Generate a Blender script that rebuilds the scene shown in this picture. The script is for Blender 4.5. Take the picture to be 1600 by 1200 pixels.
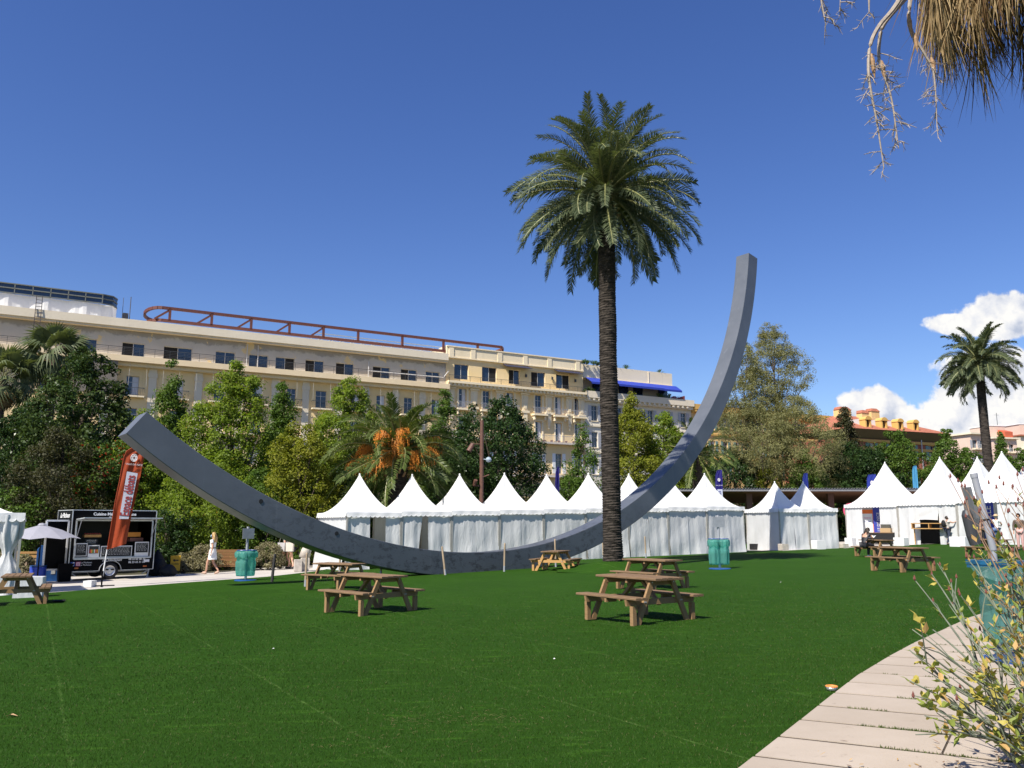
import bpy, bmesh, math, random
import numpy as np
from mathutils import Vector, Matrix
R = math.radians
sc = bpy.context.scene
for o in list(bpy.data.objects): bpy.data.objects.remove(o)
C = sc.collection

# ------------------------------------------------------------------ camera
F, PITCH, EYE = 1294.0, R(9.65), 1.6
cam = bpy.data.cameras.new("camera"); cam_o = bpy.data.objects.new("camera", cam); C.objects.link(cam_o)
cam.sensor_width = 36; cam.lens = 36*F/1600; cam.clip_end = 4000; cam.clip_start = .05
cam_o.location = (0, 0, EYE); cam_o.rotation_euler = (R(90)+PITCH, 0, 0)
sc.camera = cam_o

# ------------------------------------------------------------------ light
SUN_EL, SUN_AZ = R(49), R(52)           # light travels towards (cos az, sin az)
LD = Vector((math.cos(SUN_AZ)*math.cos(SUN_EL), math.sin(SUN_AZ)*math.cos(SUN_EL), -math.sin(SUN_EL)))
sun = bpy.data.lights.new("sun", 'SUN'); sun.energy = 5.0; sun.angle = R(.53); sun.color = (1, .94, .84)
sun_o = bpy.data.objects.new("sun", sun); C.objects.link(sun_o)
sun_o.rotation_euler = LD.to_track_quat('-Z', 'Y').to_euler(); sun_o.location = (-40, -40, 60)
world = bpy.data.worlds.new("World"); sc.world = world; world.use_nodes = True
sc.view_settings.view_transform = 'Standard'; sc.view_settings.look = 'None'
sc.view_settings.gamma = 1; sc.view_settings.use_curve_mapping = False; sc.view_settings.exposure = 0.62

class NT:
    """small helper to write node trees"""
    def __init__(s, nt): s.nt = nt
    def n(s, t, **kw):
        nd = s.nt.nodes.new(t)
        for k, v in kw.items():
            if k in ('ins',):
                for a, b in v.items(): s.set(nd, a, b)
            else: setattr(nd, k, v)
        return nd
    def set(s, nd, a, b):
        i = nd.inputs[a]
        if isinstance(b, bpy.types.NodeSocket): s.nt.links.new(b, i)
        elif isinstance(b, bpy.types.Node): s.nt.links.new(b.outputs[0], i)
        else: i.default_value = b
    def m(s, op, a, b=0.0, c=None, clamp=False):
        nd = s.nt.nodes.new('ShaderNodeMath'); nd.operation = op; nd.use_clamp = clamp
        s.set(nd, 0, a); s.set(nd, 1, b)
        if c is not None: s.set(nd, 2, c)
        return nd.outputs[0]
    def mix(s, fac, a, b, mode='MIX'):
        nd = s.nt.nodes.new('ShaderNodeMix'); nd.data_type = 'RGBA'; nd.blend_type = mode
        s.set(nd, 0, fac); s.set(nd, 6, a); s.set(nd, 7, b)
        return nd.outputs[2]
    def noise(s, vec, scale, detail=4, rough=.5, dist=0, dim='3D'):
        nd = s.nt.nodes.new('ShaderNodeTexNoise'); nd.noise_dimensions = dim
        if vec is not None: s.set(nd, 'Vector', vec)
        s.set(nd, 'Scale', scale); s.set(nd, 'Detail', detail); s.set(nd, 'Roughness', rough); s.set(nd, 'Distortion', dist)
        return nd.outputs[0]
    def ramp(s, fac, stops, interp='LINEAR'):
        nd = s.nt.nodes.new('ShaderNodeValToRGB'); cr = nd.color_ramp; cr.interpolation = interp
        while len(cr.elements) < len(stops): cr.elements.new(.5)
        for e, (p, c) in zip(cr.elements, stops):
            e.position = p; e.color = c if len(c) == 4 else (*c, 1)
        s.set(nd, 0, fac); return nd.outputs[0]
    def maprange(s, v, a, b, c=0., d=1., smooth=False):
        nd = s.nt.nodes.new('ShaderNodeMapRange'); nd.interpolation_type = 'SMOOTHSTEP' if smooth else 'LINEAR'
        s.set(nd, 0, v); s.set(nd, 1, a); s.set(nd, 2, b); s.set(nd, 3, c); s.set(nd, 4, d); return nd.outputs[0]
    def scalevec(s, vec, sx, sy, sz):
        nd = s.nt.nodes.new('ShaderNodeMapping'); s.set(nd, 0, vec); nd.inputs['Scale'].default_value = (sx, sy, sz); return nd.outputs[0]
    def link(s, a, b): s.nt.links.new(a, b)

# ------------------------------------------------------------------ sky with cumulus low on the right
def build_sky():
    nt = world.node_tree; nt.nodes.clear(); N = NT(nt)
    out = N.n('ShaderNodeOutputWorld')
    sky = N.n('ShaderNodeTexSky', sky_type='NISHITA', sun_disc=False)
    sky.sun_elevation = SUN_EL; sky.sun_rotation = R(218); sky.altitude = 0
    sky.air_density = 1.0; sky.dust_density = .35; sky.ozone_density = 4.0
    hsv = N.n('ShaderNodeHueSaturation', ins={'Saturation': 1.2, 'Value': 1.0, 'Hue': .517, 'Color': sky})
    b1 = N.n('ShaderNodeBackground', ins={'Color': hsv, 'Strength': .092})
    tc = N.n('ShaderNodeTexCoord'); sp = N.n('ShaderNodeSeparateXYZ', ins={0: tc.outputs['Generated']})
    ysafe = N.m('MAXIMUM', sp.outputs[1], .02)
    a = N.m('DIVIDE', sp.outputs[0], ysafe); e = N.m('DIVIDE', sp.outputs[2], ysafe)
    v = N.n('ShaderNodeCombineXYZ', ins={0: a, 1: e})
    n1 = N.noise(v, 16, 9, .58); n2 = N.noise(v, 6, 3, .5)
    sh = N.n('ShaderNodeVectorMath', operation='ADD', ins={0: v.outputs[0], 1: (-.009, .017, 0)})
    n1b = N.noise(sh, 16, 9, .58); n3 = N.noise(v, 9, 4, .5)
    best = None
    for (ai, ei, ra, re) in ((.68, .085, .27, .075), (.60, .135, .12, .06), (.447, .130, .055, .038), (.50, .11, .09, .035),
                             (.565, .245, .06, .016), (.63, .258, .085, .034), (.72, .26, .10, .045), (.615, .17, .075, .05), (.56, .145, .06, .04), (.95, .12, .22, .08), (1.3, .15, .3, .09), (.30, .04, .3, .03)):
        dx = N.m('DIVIDE', N.m('SUBTRACT', a, ai), ra); dy = N.m('DIVIDE', N.m('SUBTRACT', e, ei), re)
        d = N.m('SUBTRACT', 1.0, N.m('SQRT', N.m('ADD', N.m('MULTIPLY', dx, dx), N.m('MULTIPLY', dy, dy))))
        best = d if best is None else N.m('MAXIMUM', best, d)
    best = N.m('MINIMUM', best, .45)
    dens = N.m('ADD', best, N.m('ADD', N.m('MULTIPLY', N.m('SUBTRACT', n1, .5), 1.5), N.m('MULTIPLY', N.m('SUBTRACT', n2, .5), .9)))
    mask = N.maprange(dens, .02, .20, 0, 1, True)
    mask = N.m('MULTIPLY', mask, N.maprange(sp.outputs[1], .02, .06))
    lit = N.m('ADD', .62, N.m('MULTIPLY', N.m('SUBTRACT', n1, n1b), 3.2), clamp=True)
    lit = N.m('ADD', lit, N.m('MULTIPLY', N.m('SUBTRACT', n3, .5), -1.0), clamp=True)
    col = N.ramp(lit, [(0, (.50, .56, .70)), (.45, (.80, .82, .88)), (.85, (1.0, .985, .96))])
    b2 = N.n('ShaderNodeBackground', ins={'Color': col, 'Strength': .66})
    mx = N.n('ShaderNodeMixShader', ins={0: mask, 1: b1, 2: b2})
    N.link(mx.outputs[0], out.inputs[0])
build_sky()

# ------------------------------------------------------------------ helpers
GX, GY = .024, -.006
def g(x, y): return GX*x + GY*(y-13)           # the whole park is one gently tilted plane
def ray(px, py):
    a = (px-800)/F; b = (600-py)/F
    return Vector((a, math.cos(PITCH)-b*math.sin(PITCH), math.sin(PITCH)+b*math.cos(PITCH)))
def gnd(px, py, h=0):
    r = ray(px, py); t = (h-13*GY-EYE)/(r.z-GX*r.x-GY*r.y); return Vector((0, 0, EYE))+r*t
def aty(px, py, y):
    r = ray(px, py); return Vector((0, 0, EYE))+r*(y/r.y)
def gp(px, y):
    """point on the ground at depth y under picture column px (column taken at the horizon)"""
    x = (px-800)/F*y*.9858; return Vector((x, y, g(x, y)))

def lin(r, gg, b):
    f = lambda c: ((c/255+.055)/1.055)**2.4 if c > 10 else c/255/12.92
    return (f(r), f(gg), f(b))

def tag(o, label=None, cat=None, group=None, kind=None):
    if label: o['label'] = label
    if cat: o['category'] = cat
    if group: o['group'] = group
    if kind: o['kind'] = kind
    return o
def thing(name, label, cat, loc=(0, 0, 0), rotz=0, group=None):
    o = bpy.data.objects.new(name, None); C.objects.link(o); o.empty_display_size = .3
    o.location = loc; o.rotation_euler = (0, 0, rotz)
    return tag(o, label, cat, group)
def link(name, me, parent=None, loc=None, rot=None):
    o = bpy.data.objects.new(name, me); C.objects.link(o)
    if parent is not None: o.parent = parent
    if loc is not None: o.location = loc
    if rot is not None: o.rotation_euler = rot
    return o
def copy_tree(o, parent=None):
    c = o.copy(); C.objects.link(c)
    if parent is not None: c.parent = parent
    for ch in list(o.children): copy_tree(ch, c)
    return c

class MB:
    def __init__(s): s.v = []; s.f = []; s.mi = []
    def add(s, vs, fs, mi=0):
        k = len(s.v); s.v += [tuple(q) for q in vs]; s.f += [tuple(i+k for i in q) for q in fs]; s.mi += [mi]*len(fs); return s
    def box(s, c, d, M=None, mi=0):
        x, y, z = (q/2 for q in d); c = Vector(c)
        vs = [Vector((i*x, j*y, k*z)) for i in (-1, 1) for j in (-1, 1) for k in (-1, 1)]
        vs = [(M @ q if M else q)+c for q in vs]
        return s.add(vs, [(0, 1, 3, 2), (4, 6, 7, 5), (0, 4, 5, 1), (2, 3, 7, 6), (0, 2, 6, 4), (1, 5, 7, 3)], mi)
    def bx(s, x0, x1, y0, y1, z0, z1, mi=0): return s.box(((x0+x1)/2, (y0+y1)/2, (z0+z1)/2), (abs(x1-x0), abs(y1-y0), abs(z1-z0)), None, mi)
    def bar(s, p, q, w, h, up=(0, 0, 1), mi=0):
        p, q = Vector(p), Vector(q); d = q-p; L = d.length; d.normalize(); up = Vector(up)
        sd = d.cross(up)
        if sd.length < 1e-4: sd = d.cross(Vector((0, 1, 0)))
        sd.normalize(); u = sd.cross(d)
        M = Matrix((sd, d, u)).transposed()
        return s.box((p+q)/2, (w, L, h), M, mi)
    def tube(s, pts, rad, n=8, mi=0, cap=True):
        pts = [Vector(p) for p in pts]
        if not hasattr(rad, '__len__'): rad = [rad]*len(pts)
        k = len(s.v); fs = []
        ref = Vector((0, 0, 1))
        for i, p in enumerate(pts):
            t = (pts[min(i+1, len(pts)-1)]-pts[max(i-1, 0)])
            if t.length < 1e-9: t = Vector((0, 0, 1))
            t.normalize()
            if abs(t.dot(ref)) > .95: ref = Vector((1, 0, 0)) if abs(t.x) < .8 else Vector((0, 1, 0))
            a = t.cross(ref).normalized(); b = t.cross(a)
            ref = b.cross(t) if False else ref
            for j in range(n):
                w = 2*math.pi*j/n; s.v.append(tuple(p+(a*math.cos(w)+b*math.sin(w))*rad[i]))
        for i in range(len(pts)-1):
            for j in range(n):
                fs.append((k+i*n+j, k+i*n+(j+1) % n, k+(i+1)*n+(j+1) % n, k+(i+1)*n+j))
        if cap: fs.append(tuple(k+j for j in range(n))[::-1]); fs.append(tuple(k+(len(pts)-1)*n+j for j in range(n)))
        s.f += fs; s.mi += [mi]*len(fs); return s
    def lathe(s, prof, n=16, c=(0, 0, 0), mi=0):
        k = len(s.v); fs = []
        for r, z in prof:
            for j in range(n):
                w = 2*math.pi*j/n; s.v.append((c[0]+r*math.cos(w), c[1]+r*math.sin(w), c[2]+z))
        for i in range(len(prof)-1):
            for j in range(n): fs.append((k+i*n+j, k+i*n+(j+1) % n, k+(i+1)*n+(j+1) % n, k+(i+1)*n+j))
        s.f += fs; s.mi += [mi]*len(fs); return s
    def quad(s, a, b, c, d, mi=0): return s.add([a, b, c, d], [(0, 1, 2, 3)], mi)
    def poly(s, pts, mi=0): return s.add(pts, [tuple(range(len(pts)))], mi)
    def prism(s, pts, off, mi=0):
        """closed prism: polygon pts swept by off"""
        n = len(pts); off = Vector(off); b = [Vector(p)+off for p in pts]
        return s.add(list(pts)+b, [tuple(range(n))[::-1], tuple(range(n, 2*n))]+[(i, (i+1) % n, n+(i+1) % n, n+i) for i in range(n)], mi)
    def mesh(s, name, mats, smooth=False):
        me = bpy.data.meshes.new(name); me.from_pydata(s.v, [], s.f)
        for m in (mats if isinstance(mats, (list, tuple)) else [mats]): me.materials.append(m)
        if any(s.mi): me.polygons.foreach_set('material_index', s.mi)
        if smooth: me.polygons.foreach_set('use_smooth', [True]*len(s.f))
        me.validate(); me.update(); return me
    def fix(s): return s
    def build(s, name, mats, parent=None, smooth=False, loc=None, rot=None, normals=True):
        me = s.mesh(name, mats, smooth)
        if normals:
            bm = bmesh.new(); bm.from_mesh(me); bmesh.ops.recalc_face_normals(bm, faces=bm.faces); bm.to_mesh(me); bm.free()
        return link(name, me, parent, loc, rot)

def np_mesh(name, V, Fc, mat, smooth=False):
    """V (n,3) array, Fc (m,k) array"""
    me = bpy.data.meshes.new(name); n, (m, k) = len(V), Fc.shape
    me.vertices.add(n); me.vertices.foreach_set('co', np.asarray(V, np.float32).ravel())
    me.loops.add(m*k); me.loops.foreach_set('vertex_index', np.asarray(Fc, np.int32).ravel())
    me.polygons.add(m); me.polygons.foreach_set('loop_start', np.arange(0, m*k, k, dtype=np.int32))
    me.polygons.foreach_set('loop_total', np.full(m, k, np.int32))
    if smooth: me.polygons.foreach_set('use_smooth', np.ones(m, bool))
    me.materials.append(mat); me.update(calc_edges=True); return me

def text_mesh(body, size, mat, align='CENTER', extrude=.004, shear=0, bold=0, spacing=1.0):
    cu = bpy.data.curves.new('lettering', 'FONT'); cu.body = body; cu.size = size; cu.align_x = align; cu.align_y = 'CENTER'
    cu.extrude = extrude; cu.shear = shear; cu.offset = bold; cu.space_character = spacing; cu.resolution_u = 3
    o = bpy.data.objects.new('lettering', cu); C.objects.link(o)
    bpy.context.view_layer.update()
    me = bpy.data.meshes.new_from_object(o.evaluated_get(bpy.context.evaluated_depsgraph_get()))
    bpy.data.objects.remove(o); bpy.data.curves.remove(cu)
    me.materials.clear(); me.materials.append(mat); return me
def text(parent, body, size, mat, loc, rot=(math.pi/2, 0, 0), name='lettering', scale=(1, 1, 1), **kw):
    o = link(name, text_mesh(body, size, mat, **kw), parent, loc, rot); o.scale = scale; return o

# ------------------------------------------------------------------ materials
def mat(name, col, rough=.6, var=.12, scale=8, bump=0, bscale=60, metal=0, spec=.5, coat=0, stretch=(1, 1, 1), dirt=None):
    m = bpy.data.materials.new(name); m.use_nodes = True; N = NT(m.node_tree)
    b = m.node_tree.nodes['Principled BSDF']
    tc = N.n('ShaderNodeTexCoord'); v = N.scalevec(tc.outputs['Object'], *stretch)
    n = N.noise(v, scale, 5, .6)
    c0 = (*[max(0, c*(1-var)) for c in col], 1); c1 = (*[min(1, c*(1+var)) for c in col], 1)
    cc = N.mix(N.maprange(n, .3, .7), c0, c1)
    if dirt:
        dn = N.noise(v, dirt[1], 6, .65); cc = N.mix(N.maprange(dn, dirt[2], dirt[2]+.15, 0, dirt[3]), cc, (*dirt[0], 1))
    N.set(b, 'Base Color', cc); b.inputs['Roughness'].default_value = rough; b.inputs['Metallic'].default_value = metal
    b.inputs['Specular IOR Level'].default_value = spec
    if coat: b.inputs['Coat Weight'].default_value = coat
    if bump:
        bn = N.noise(v, bscale, 5, .6); bp = N.n('ShaderNodeBump', ins={'Strength': bump, 'Distance': .02, 'Height': bn}); N.set(b, 'Normal', bp)
    return m
def leaf_mat(name, col, col2, trans=.35, rough=.45, var=.35, third=None, streak=None):
    m = bpy.data.materials.new(name); m.use_nodes = True; N = NT(m.node_tree); nt = m.node_tree
    b = nt.nodes['Principled BSDF']; out = nt.nodes['Material Output']
    ge = N.n('ShaderNodeNewGeometry'); rnd = ge.outputs['Random Per Island']
    tc = N.n('ShaderNodeTexCoord'); n = N.noise(tc.outputs['Object'], .9, 3, .6)
    f = N.m('ADD', N.m('MULTIPLY', rnd, .55), N.m('MULTIPLY', N.maprange(n, .3, .7), .55), clamp=True)
    c = N.mix(f, (*col, 1), (*col2, 1))
    if third: c = N.mix(N.maprange(rnd, third[1], third[1]+.01), c, (*third[0], 1))
    if streak: c = N.mix(N.maprange(N.noise(N.scalevec(tc.outputs['Object'], .8, 4.2, 0), 1.7, 7, .70), .555, .68, 0, .5), c, (*streak, 1))
    N.set(b, 'Base Color', c); b.inputs['Roughness'].default_value = rough; b.inputs['Specular IOR Level'].default_value = .18
    tr = N.n('ShaderNodeBsdfTranslucent'); N.set(tr, 0, N.mix(1.0, c, (1.25, 1.3, .55, 1), 'MULTIPLY'))
    mx = N.n('ShaderNodeMixShader', ins={0: trans, 1: b, 2: tr}); N.link(mx.outputs[0], out.inputs[0]); return m
def fabric_mat(name, col, trans=.25, var=.05, scale=3, bump=.15):
    m = bpy.data.materials.new(name); m.use_nodes = True; N = NT(m.node_tree); nt = m.node_tree
    b = nt.nodes['Principled BSDF']; out = nt.nodes['Material Output']
    tc = N.n('ShaderNodeTexCoord'); n = N.noise(tc.outputs['Object'], scale, 5, .6)
    c = N.mix(N.maprange(n, .35, .7), (*[q*(1-var) for q in col], 1), (*col, 1)); N.set(b, 'Base Color', c)
    b.inputs['Roughness'].default_value = .55; b.inputs['Specular IOR Level'].default_value = .25
    w = N.noise(N.scalevec(tc.outputs['Object'], 2.5, 2.5, .8), 2.6, 4, .55, .6)
    bp = N.n('ShaderNodeBump', ins={'Strength': bump, 'Distance': .06, 'Height': w}); N.set(b, 'Normal', bp)
    tr = N.n('ShaderNodeBsdfTranslucent'); N.set(tr, 0, c)
    mx = N.n('ShaderNodeMixShader', ins={0: trans, 1: b, 2: tr}); N.link(mx.outputs[0], out.inputs[0]); return m
def plain(name, col, rough=.6, **kw): return mat(name, col, rough, kw.pop('var', .06), **kw)

M = {}
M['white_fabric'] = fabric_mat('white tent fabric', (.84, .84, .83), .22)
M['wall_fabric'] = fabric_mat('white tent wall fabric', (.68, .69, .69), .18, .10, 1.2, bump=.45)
M['alu'] = mat('aluminium', (.62, .63, .64), .35, .08, metal=.6)
M['wood'] = None
M['black'] = mat('black paint', (.0025, .0025, .003), .55, .2, spec=.10)
M['blackmat'] = mat('black rubber', (.012, .012, .013), .7)
M['white'] = mat('white paint', (.78, .78, .77), .4, .04)
M['steel'] = mat('galvanised steel', (.40, .41, .43), .4, .12, metal=.5)
M['greypost'] = mat('grey painted steel', (.36, .37, .40), .4, .08, metal=.2)
M['bluebase'] = mat('blue plastic', (.012, .07, .26), .4, .15)
M['bark'] = mat('bark', (.075, .055, .038), .9, .4, 6, .5, 30)
M['glass'] = mat('dark window glass', (.010, .022, .045), .07, .5, .6, spec=.9)
M['voidm'] = mat('dark interior', (.012, .011, .010), .9)
M['skin'] = mat('skin', (.52, .29, .19), .5, .06)
M['concrete'] = mat('pale concrete', (.56, .50, .44), .85, .14, 5, .25, 80)
# ------------------------------------------------------------------ ground, lawn, paths
def lawn_mat():
    m = bpy.data.materials.new('artificial turf'); m.use_nodes = True; N = NT(m.node_tree); b = m.node_tree.nodes['Principled BSDF']
    tc = N.n('ShaderNodeTexCoord'); P = tc.outputs['Object']; sp = N.n('ShaderNodeSeparateXYZ', ins={0: P})
    big = N.noise(P, .35, 4, .6); mid = N.noise(N.scalevec(P, .8, 4.2, 0), 1.7, 7, .70); fine = N.noise(P, 120, 3, .7)
    c = N.mix(N.maprange(big, .35, .7), (.022, .055, .0034, 1), (.031, .075, .0048, 1))
    c = N.mix(N.maprange(fine, .25, .75), N.mix(.55, c, (.010, .036, .005, 1)), N.mix(.35, c, (.050, .15, .022, 1)))
    c = N.mix(N.maprange(mid, .555, .68, 0, .5), c, (.066, .165, .016, 1))       # brushed-up lighter pile
    tan = N.noise(P, 2.2, 6, .72); c = N.mix(N.maprange(tan, .64, .78, 0, .5), c, (.085, .085, .035, 1))
    # seams between the rolls, about two metres apart
    q = N.m('ADD', N.m('MULTIPLY', sp.outputs[0], .87), N.m('MULTIPLY', sp.outputs[1], .49))
    q = N.m('ADD', q, N.m('MULTIPLY', N.noise(P, 1.6, 3, .6), .05))
    fr = N.m('FRACT', N.m('DIVIDE', N.m('SUBTRACT', q, .33), 1.93)); ds = N.m('ABSOLUTE', N.m('SUBTRACT', fr, .0125))
    ln = N.m('MULTIPLY', N.maprange(ds, 0, .010, 1, 0), N.maprange(N.noise(P, 5, 5, .7), .40, .64, 0, .62))
    c = N.mix(ln, c, (.12, .20, .05, 1)); N.set(b, 'Base Color', c)
    b.inputs['Roughness'].default_value = .75; b.inputs['Specular IOR Level'].default_value = .03
    h = N.m('ADD', N.m('MULTIPLY', fine, .5), N.m('MULTIPLY', N.noise(P, 25, 4, .7), .6))
    bp = N.n('ShaderNodeBump', ins={'Strength': .8, 'Distance': .04, 'Height': h}); N.set(b, 'Normal', bp); return m
def paving_mat(name, c0, c1, stain):
    m = bpy.data.materials.new(name); m.use_nodes = True; N = NT(m.node_tree); b = m.node_tree.nodes['Principled BSDF']
    tc = N.n('ShaderNodeTexCoord'); P = tc.outputs['Object']
    ge = N.n('ShaderNodeObjectInfo')
    n = N.noise(P, 1.3, 6, .62); n2 = N.noise(P, 9, 6, .7); n3 = N.noise(N.scalevec(P, 4, 4, 4), 30, 3, .6)
    c = N.mix(N.maprange(n, .3, .72), (*c0, 1), (*c1, 1)); c = N.mix(N.m('MULTIPLY', ge.outputs['Random'], .28), c, (*[q*.8 for q in c0], 1))
    c = N.mix(N.maprange(n2, .60, .74, 0, .55), c, (*stain, 1)); c = N.mix(N.maprange(n3, .55, .8, 0, .25), c, (*stain, 1))
    N.set(b, 'Base Color', c); b.inputs['Roughness'].default_value = .85; b.inputs['Specular IOR Level'].default_value = .25
    bp = N.n('ShaderNodeBump', ins={'Strength': .25, 'Distance': .01, 'Height': N.noise(P, 60, 5, .7)}); N.set(b, 'Normal', bp); return m
M['turf'] = lawn_mat()
M['slab'] = paving_mat('pale pinkish paving', (.375, .312, .245), (.445, .378, .308), (.23, .18, .135))
M['walk'] = paving_mat('light grey paving', (.42, .385, .34), (.55, .51, .46), (.30, .27, .235))
M['soil'] = mat('bare soil', (.055, .040, .026), .95, .4, 3, .6, 25)
M['earth'] = mat('earth and rough grass', (.06, .055, .028), .95, .45, .8, .5, 12)

def sheet(name, pts, off, m, parent=None, kind='structure'):
    b = MB(); b.poly([(x, y, g(x, y)+off) for x, y in pts]); o = b.build(name, m, parent, normals=False)
    if o.data.polygons[0].normal.z < 0: o.data.flip_normals()
    if kind: tag(o, kind=kind)
    return o
sheet('ground', [(-600, -60), (600, -60), (900, 900), (-900, 900)], -.06, M['earth'])
EDGE = [(.35, 3.9), (1.47, 5.59), (1.85, 6.17), (2.15, 6.63), (2.8, 7.63), (3.44, 8.6), (4.16, 9.59), (4.98, 10.66), (5.9, 11.79), (7.04, 13.19), (9.4, 15.7), (13, 18.8), (18, 22.6), (26, 28), (40, 36)]
PF = [(-40, 2), (-24, 15.5), (-13.8, 25.8), (-11.4, 29.4), (-9.3, 32.2), (-8.3, 36), (-8.2, 44)]
sheet('lawn', [(-40, -12), (-2, -12)]+[(-1.5, 1.2)]+EDGE+[(48, 44), (50, 66), (-5, 66)]+PF[::-1], 0, M['turf'])
sheet('path', PF+[(-8, 66), (-11.5, 66), (-11.2, 44), (-13.4, 37.4), (-16.4, 36.9), (-21, 36.5), (-34, 32), (-60, 20)], -.012, M['walk'])
sheet('pavement', [(-1.5, 1.2)]+EDGE+[(44, 36), (60, 20), (30, -12), (-2, -12)], .0155, M['soil'])
sheet('plaza', [(13.2, 49.2), (15.6, 47.8), (17.0, 48.8), (40, 60), (46, 66), (24, 66)], .006, M['walk'])
# paving slabs of the near path: each one its own object
def slab_path():
    root = thing('path_paving', None, None, (0, 0, 0)); tag(root, kind='structure')
    dU = Vector((.84, -.54)).normalized(); nU = Vector((.54, .84)).normalized()
    E = [Vector(p) for p in EDGE]
    def hit(k):
        for a, b in zip(E[:-1], E[1:]):
            ka, kb = a.dot(nU), b.dot(nU)
            if ka <= k <= kb: return a+(b-a)*((k-ka)/(kb-ka))
    k = 3.95; i = 0; rng = random.Random(3)
    while k < 23:
        a, b = hit(k+.026), hit(k+.564)
        if a is None or b is None: k += .59; continue
        ln = 1.3+.06*k; cut = ln*(.52+.16*rng.random()) if i % 3 == 1 else None
        am, bm = hit(k+.2), hit(k+.39)
        spans = [(0, ln)] if cut is None else [(0, cut-.007), (cut+.007, ln)]
        for (s0, s1) in spans:
            if s0 == 0: left = [a, am, bm, b]
            else: left = [a+dU*s0, a+dU*s0+nU*.538]; 
            A1 = a+dU*s1; B1 = A1+nU*.538
            pts = [A1]+[A1, B1][1:]+left[::-1]
            z = .0195+.004*rng.random(); dz = [.001*rng.uniform(-1, 1) for _ in range(2)]
            top = [(p.x, p.y, g(p.x, p.y)+z+dz[0]*.5) for p in pts]
            mb = MB(); mb.prism(top, (0, 0, -.09)); o = mb.build('paving_slab', M['slab'], root)
        k += .59; i += 1
slab_path()
# weeds in the joints and turf blades close to the camera (uncountable)
def blades():
    rng = np.random.default_rng(5); V = []
    E = np.array(EDGE)
    ncell = []
    for (y0, y1, dens, w, h) in ((4.6, 7.5, 4200, .005, .017), (7.5, 10.5, 2300, .007, .018), (10.5, 15, 1000, .009, .019), (15, 24, 330, .013, .02)):
        A = (y1-y0)*(1.34*y1); n = int(A*dens)
        y = rng.uniform(y0, y1, n); x = rng.uniform(-.67, .67, n)*y1
        ex = np.interp(y, E[:, 1], E[:, 0]); ok = (x < ex-.015) & (np.abs(x) < .66*y+.2) & (rng.random(n) < np.clip((24-y)/9, 0, 1))
        x, y = x[ok], y[ok]; n = len(x); th = rng.uniform(0, 2*np.pi, n); hh = h*rng.uniform(.5, 1.15, n)
        lean = rng.normal(0, .5, (n, 2))*hh[:, None]
        z = GX*x+GY*(y-13)
        p0 = np.stack([x-np.cos(th)*w/2, y-np.sin(th)*w/2, z-.004], 1); p1 = np.stack([x+np.cos(th)*w/2, y+np.sin(th)*w/2, z-.004], 1)
        p2 = np.stack([x+lean[:, 0], y+lean[:, 1], z+hh], 1); V.append(np.stack([p0, p1, p2], 1).reshape(-1, 3))
    V = np.concatenate(V); me = np_mesh('turf_blades', V, np.arange(len(V)).reshape(-1, 3), leaf_mat('turf blades', (.020, .050, .0036), (.041, .092, .009), .15, .6, third=((.13, .115, .05), .955), streak=(.066, .165, .016)))
    tag(link('grass', me), 'short green turf blades standing on the lawn', 'grass', kind='stuff')
    V = []
    nU = np.array([.54, .84])/np.hypot(.54, .84); dU = np.array([.84, -.54])/np.hypot(.84, .54)
    for kk in range(2, 14):
        k = 3.95+.59*kk; s = E@nU; ex = np.array([np.interp(k, s, E[:, 0]), np.interp(k, s, E[:, 1])])
        for seg in range(5):
            a0 = rng.uniform(0, 2.0); L = rng.uniform(.06, .6); n = int(L*260)
            t = a0+rng.uniform(0, L, n); q = ex+np.outer(t, dU)+rng.normal(0, .006, (n, 2)); h = rng.uniform(.006, .028, n); th = rng.uniform(0, 6.28, n); z = GX*q[:, 0]+GY*(q[:, 1]-13)
            d = np.stack([np.cos(th), np.sin(th)], 1)*.005; ln = rng.normal(0, .014, (n, 2))
            V.append(np.stack([np.c_[q-d, z+.012], np.c_[q+d, z+.012], np.c_[q+ln*.6, z+.015+h]], 1).reshape(-1, 3))
    V = np.concatenate(V); me = np_mesh('joint_weeds', V, np.arange(len(V)).reshape(-1, 3), leaf_mat('joint weeds', (.05, .10, .02), (.12, .13, .04), .2, .6))
    tag(link('weeds', me), 'small weeds growing in the joints of the paving slabs', 'weeds', kind='stuff')
blades()
def needles():
    rng = np.random.default_rng(8); V = []
    for (px, py, sx, sy, n) in ((655, 1130, 45, 9, 60), (765, 1122, 40, 8, 55), (545, 1165, 60, 12, 30), (700, 1150, 200, 40, 60), (1000, 1110, 160, 40, 40)):
        for _ in range(n):
            q = gnd(px+rng.normal(0, sx), min(1300, py+rng.normal(0, sy))); a = rng.uniform(0, 6.28); l = rng.uniform(.02, .085); d = np.array([math.cos(a)*l, math.sin(a)*l, 0]); w = np.array([-math.sin(a), math.cos(a), 0])*.0018; c = np.array([q.x, q.y, q.z+rng.uniform(.008, .018)])
            V += [c-w, c+w, c+d+[0, 0, rng.uniform(-.004, .006)]]
    me = np_mesh('dry_needles', np.array(V), np.arange(len(V)).reshape(-1, 3), leaf_mat('dry needles', (.16, .11, .05), (.30, .22, .11), .1, .7)); tag(link('litter', me), 'dry brown needles scattered over the foreground turf', 'litter', kind='stuff')
needles()
b = MB(); rng = random.Random(2)
ring = []
pc = gp(957, 31.0)
for rr, hz in ((.25, .32), (.6, .28), (1.0, .19), (1.6, .08), (2.3, -.02)):
    ring.append([(pc.x+rr*math.cos(a*math.pi/10)*(1+.12*math.sin(a*1.7)), pc.y+rr*math.sin(a*math.pi/10)*(1+.12*math.cos(a*1.3)), g(pc.x, pc.y)+hz) for a in range(20)])
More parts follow.
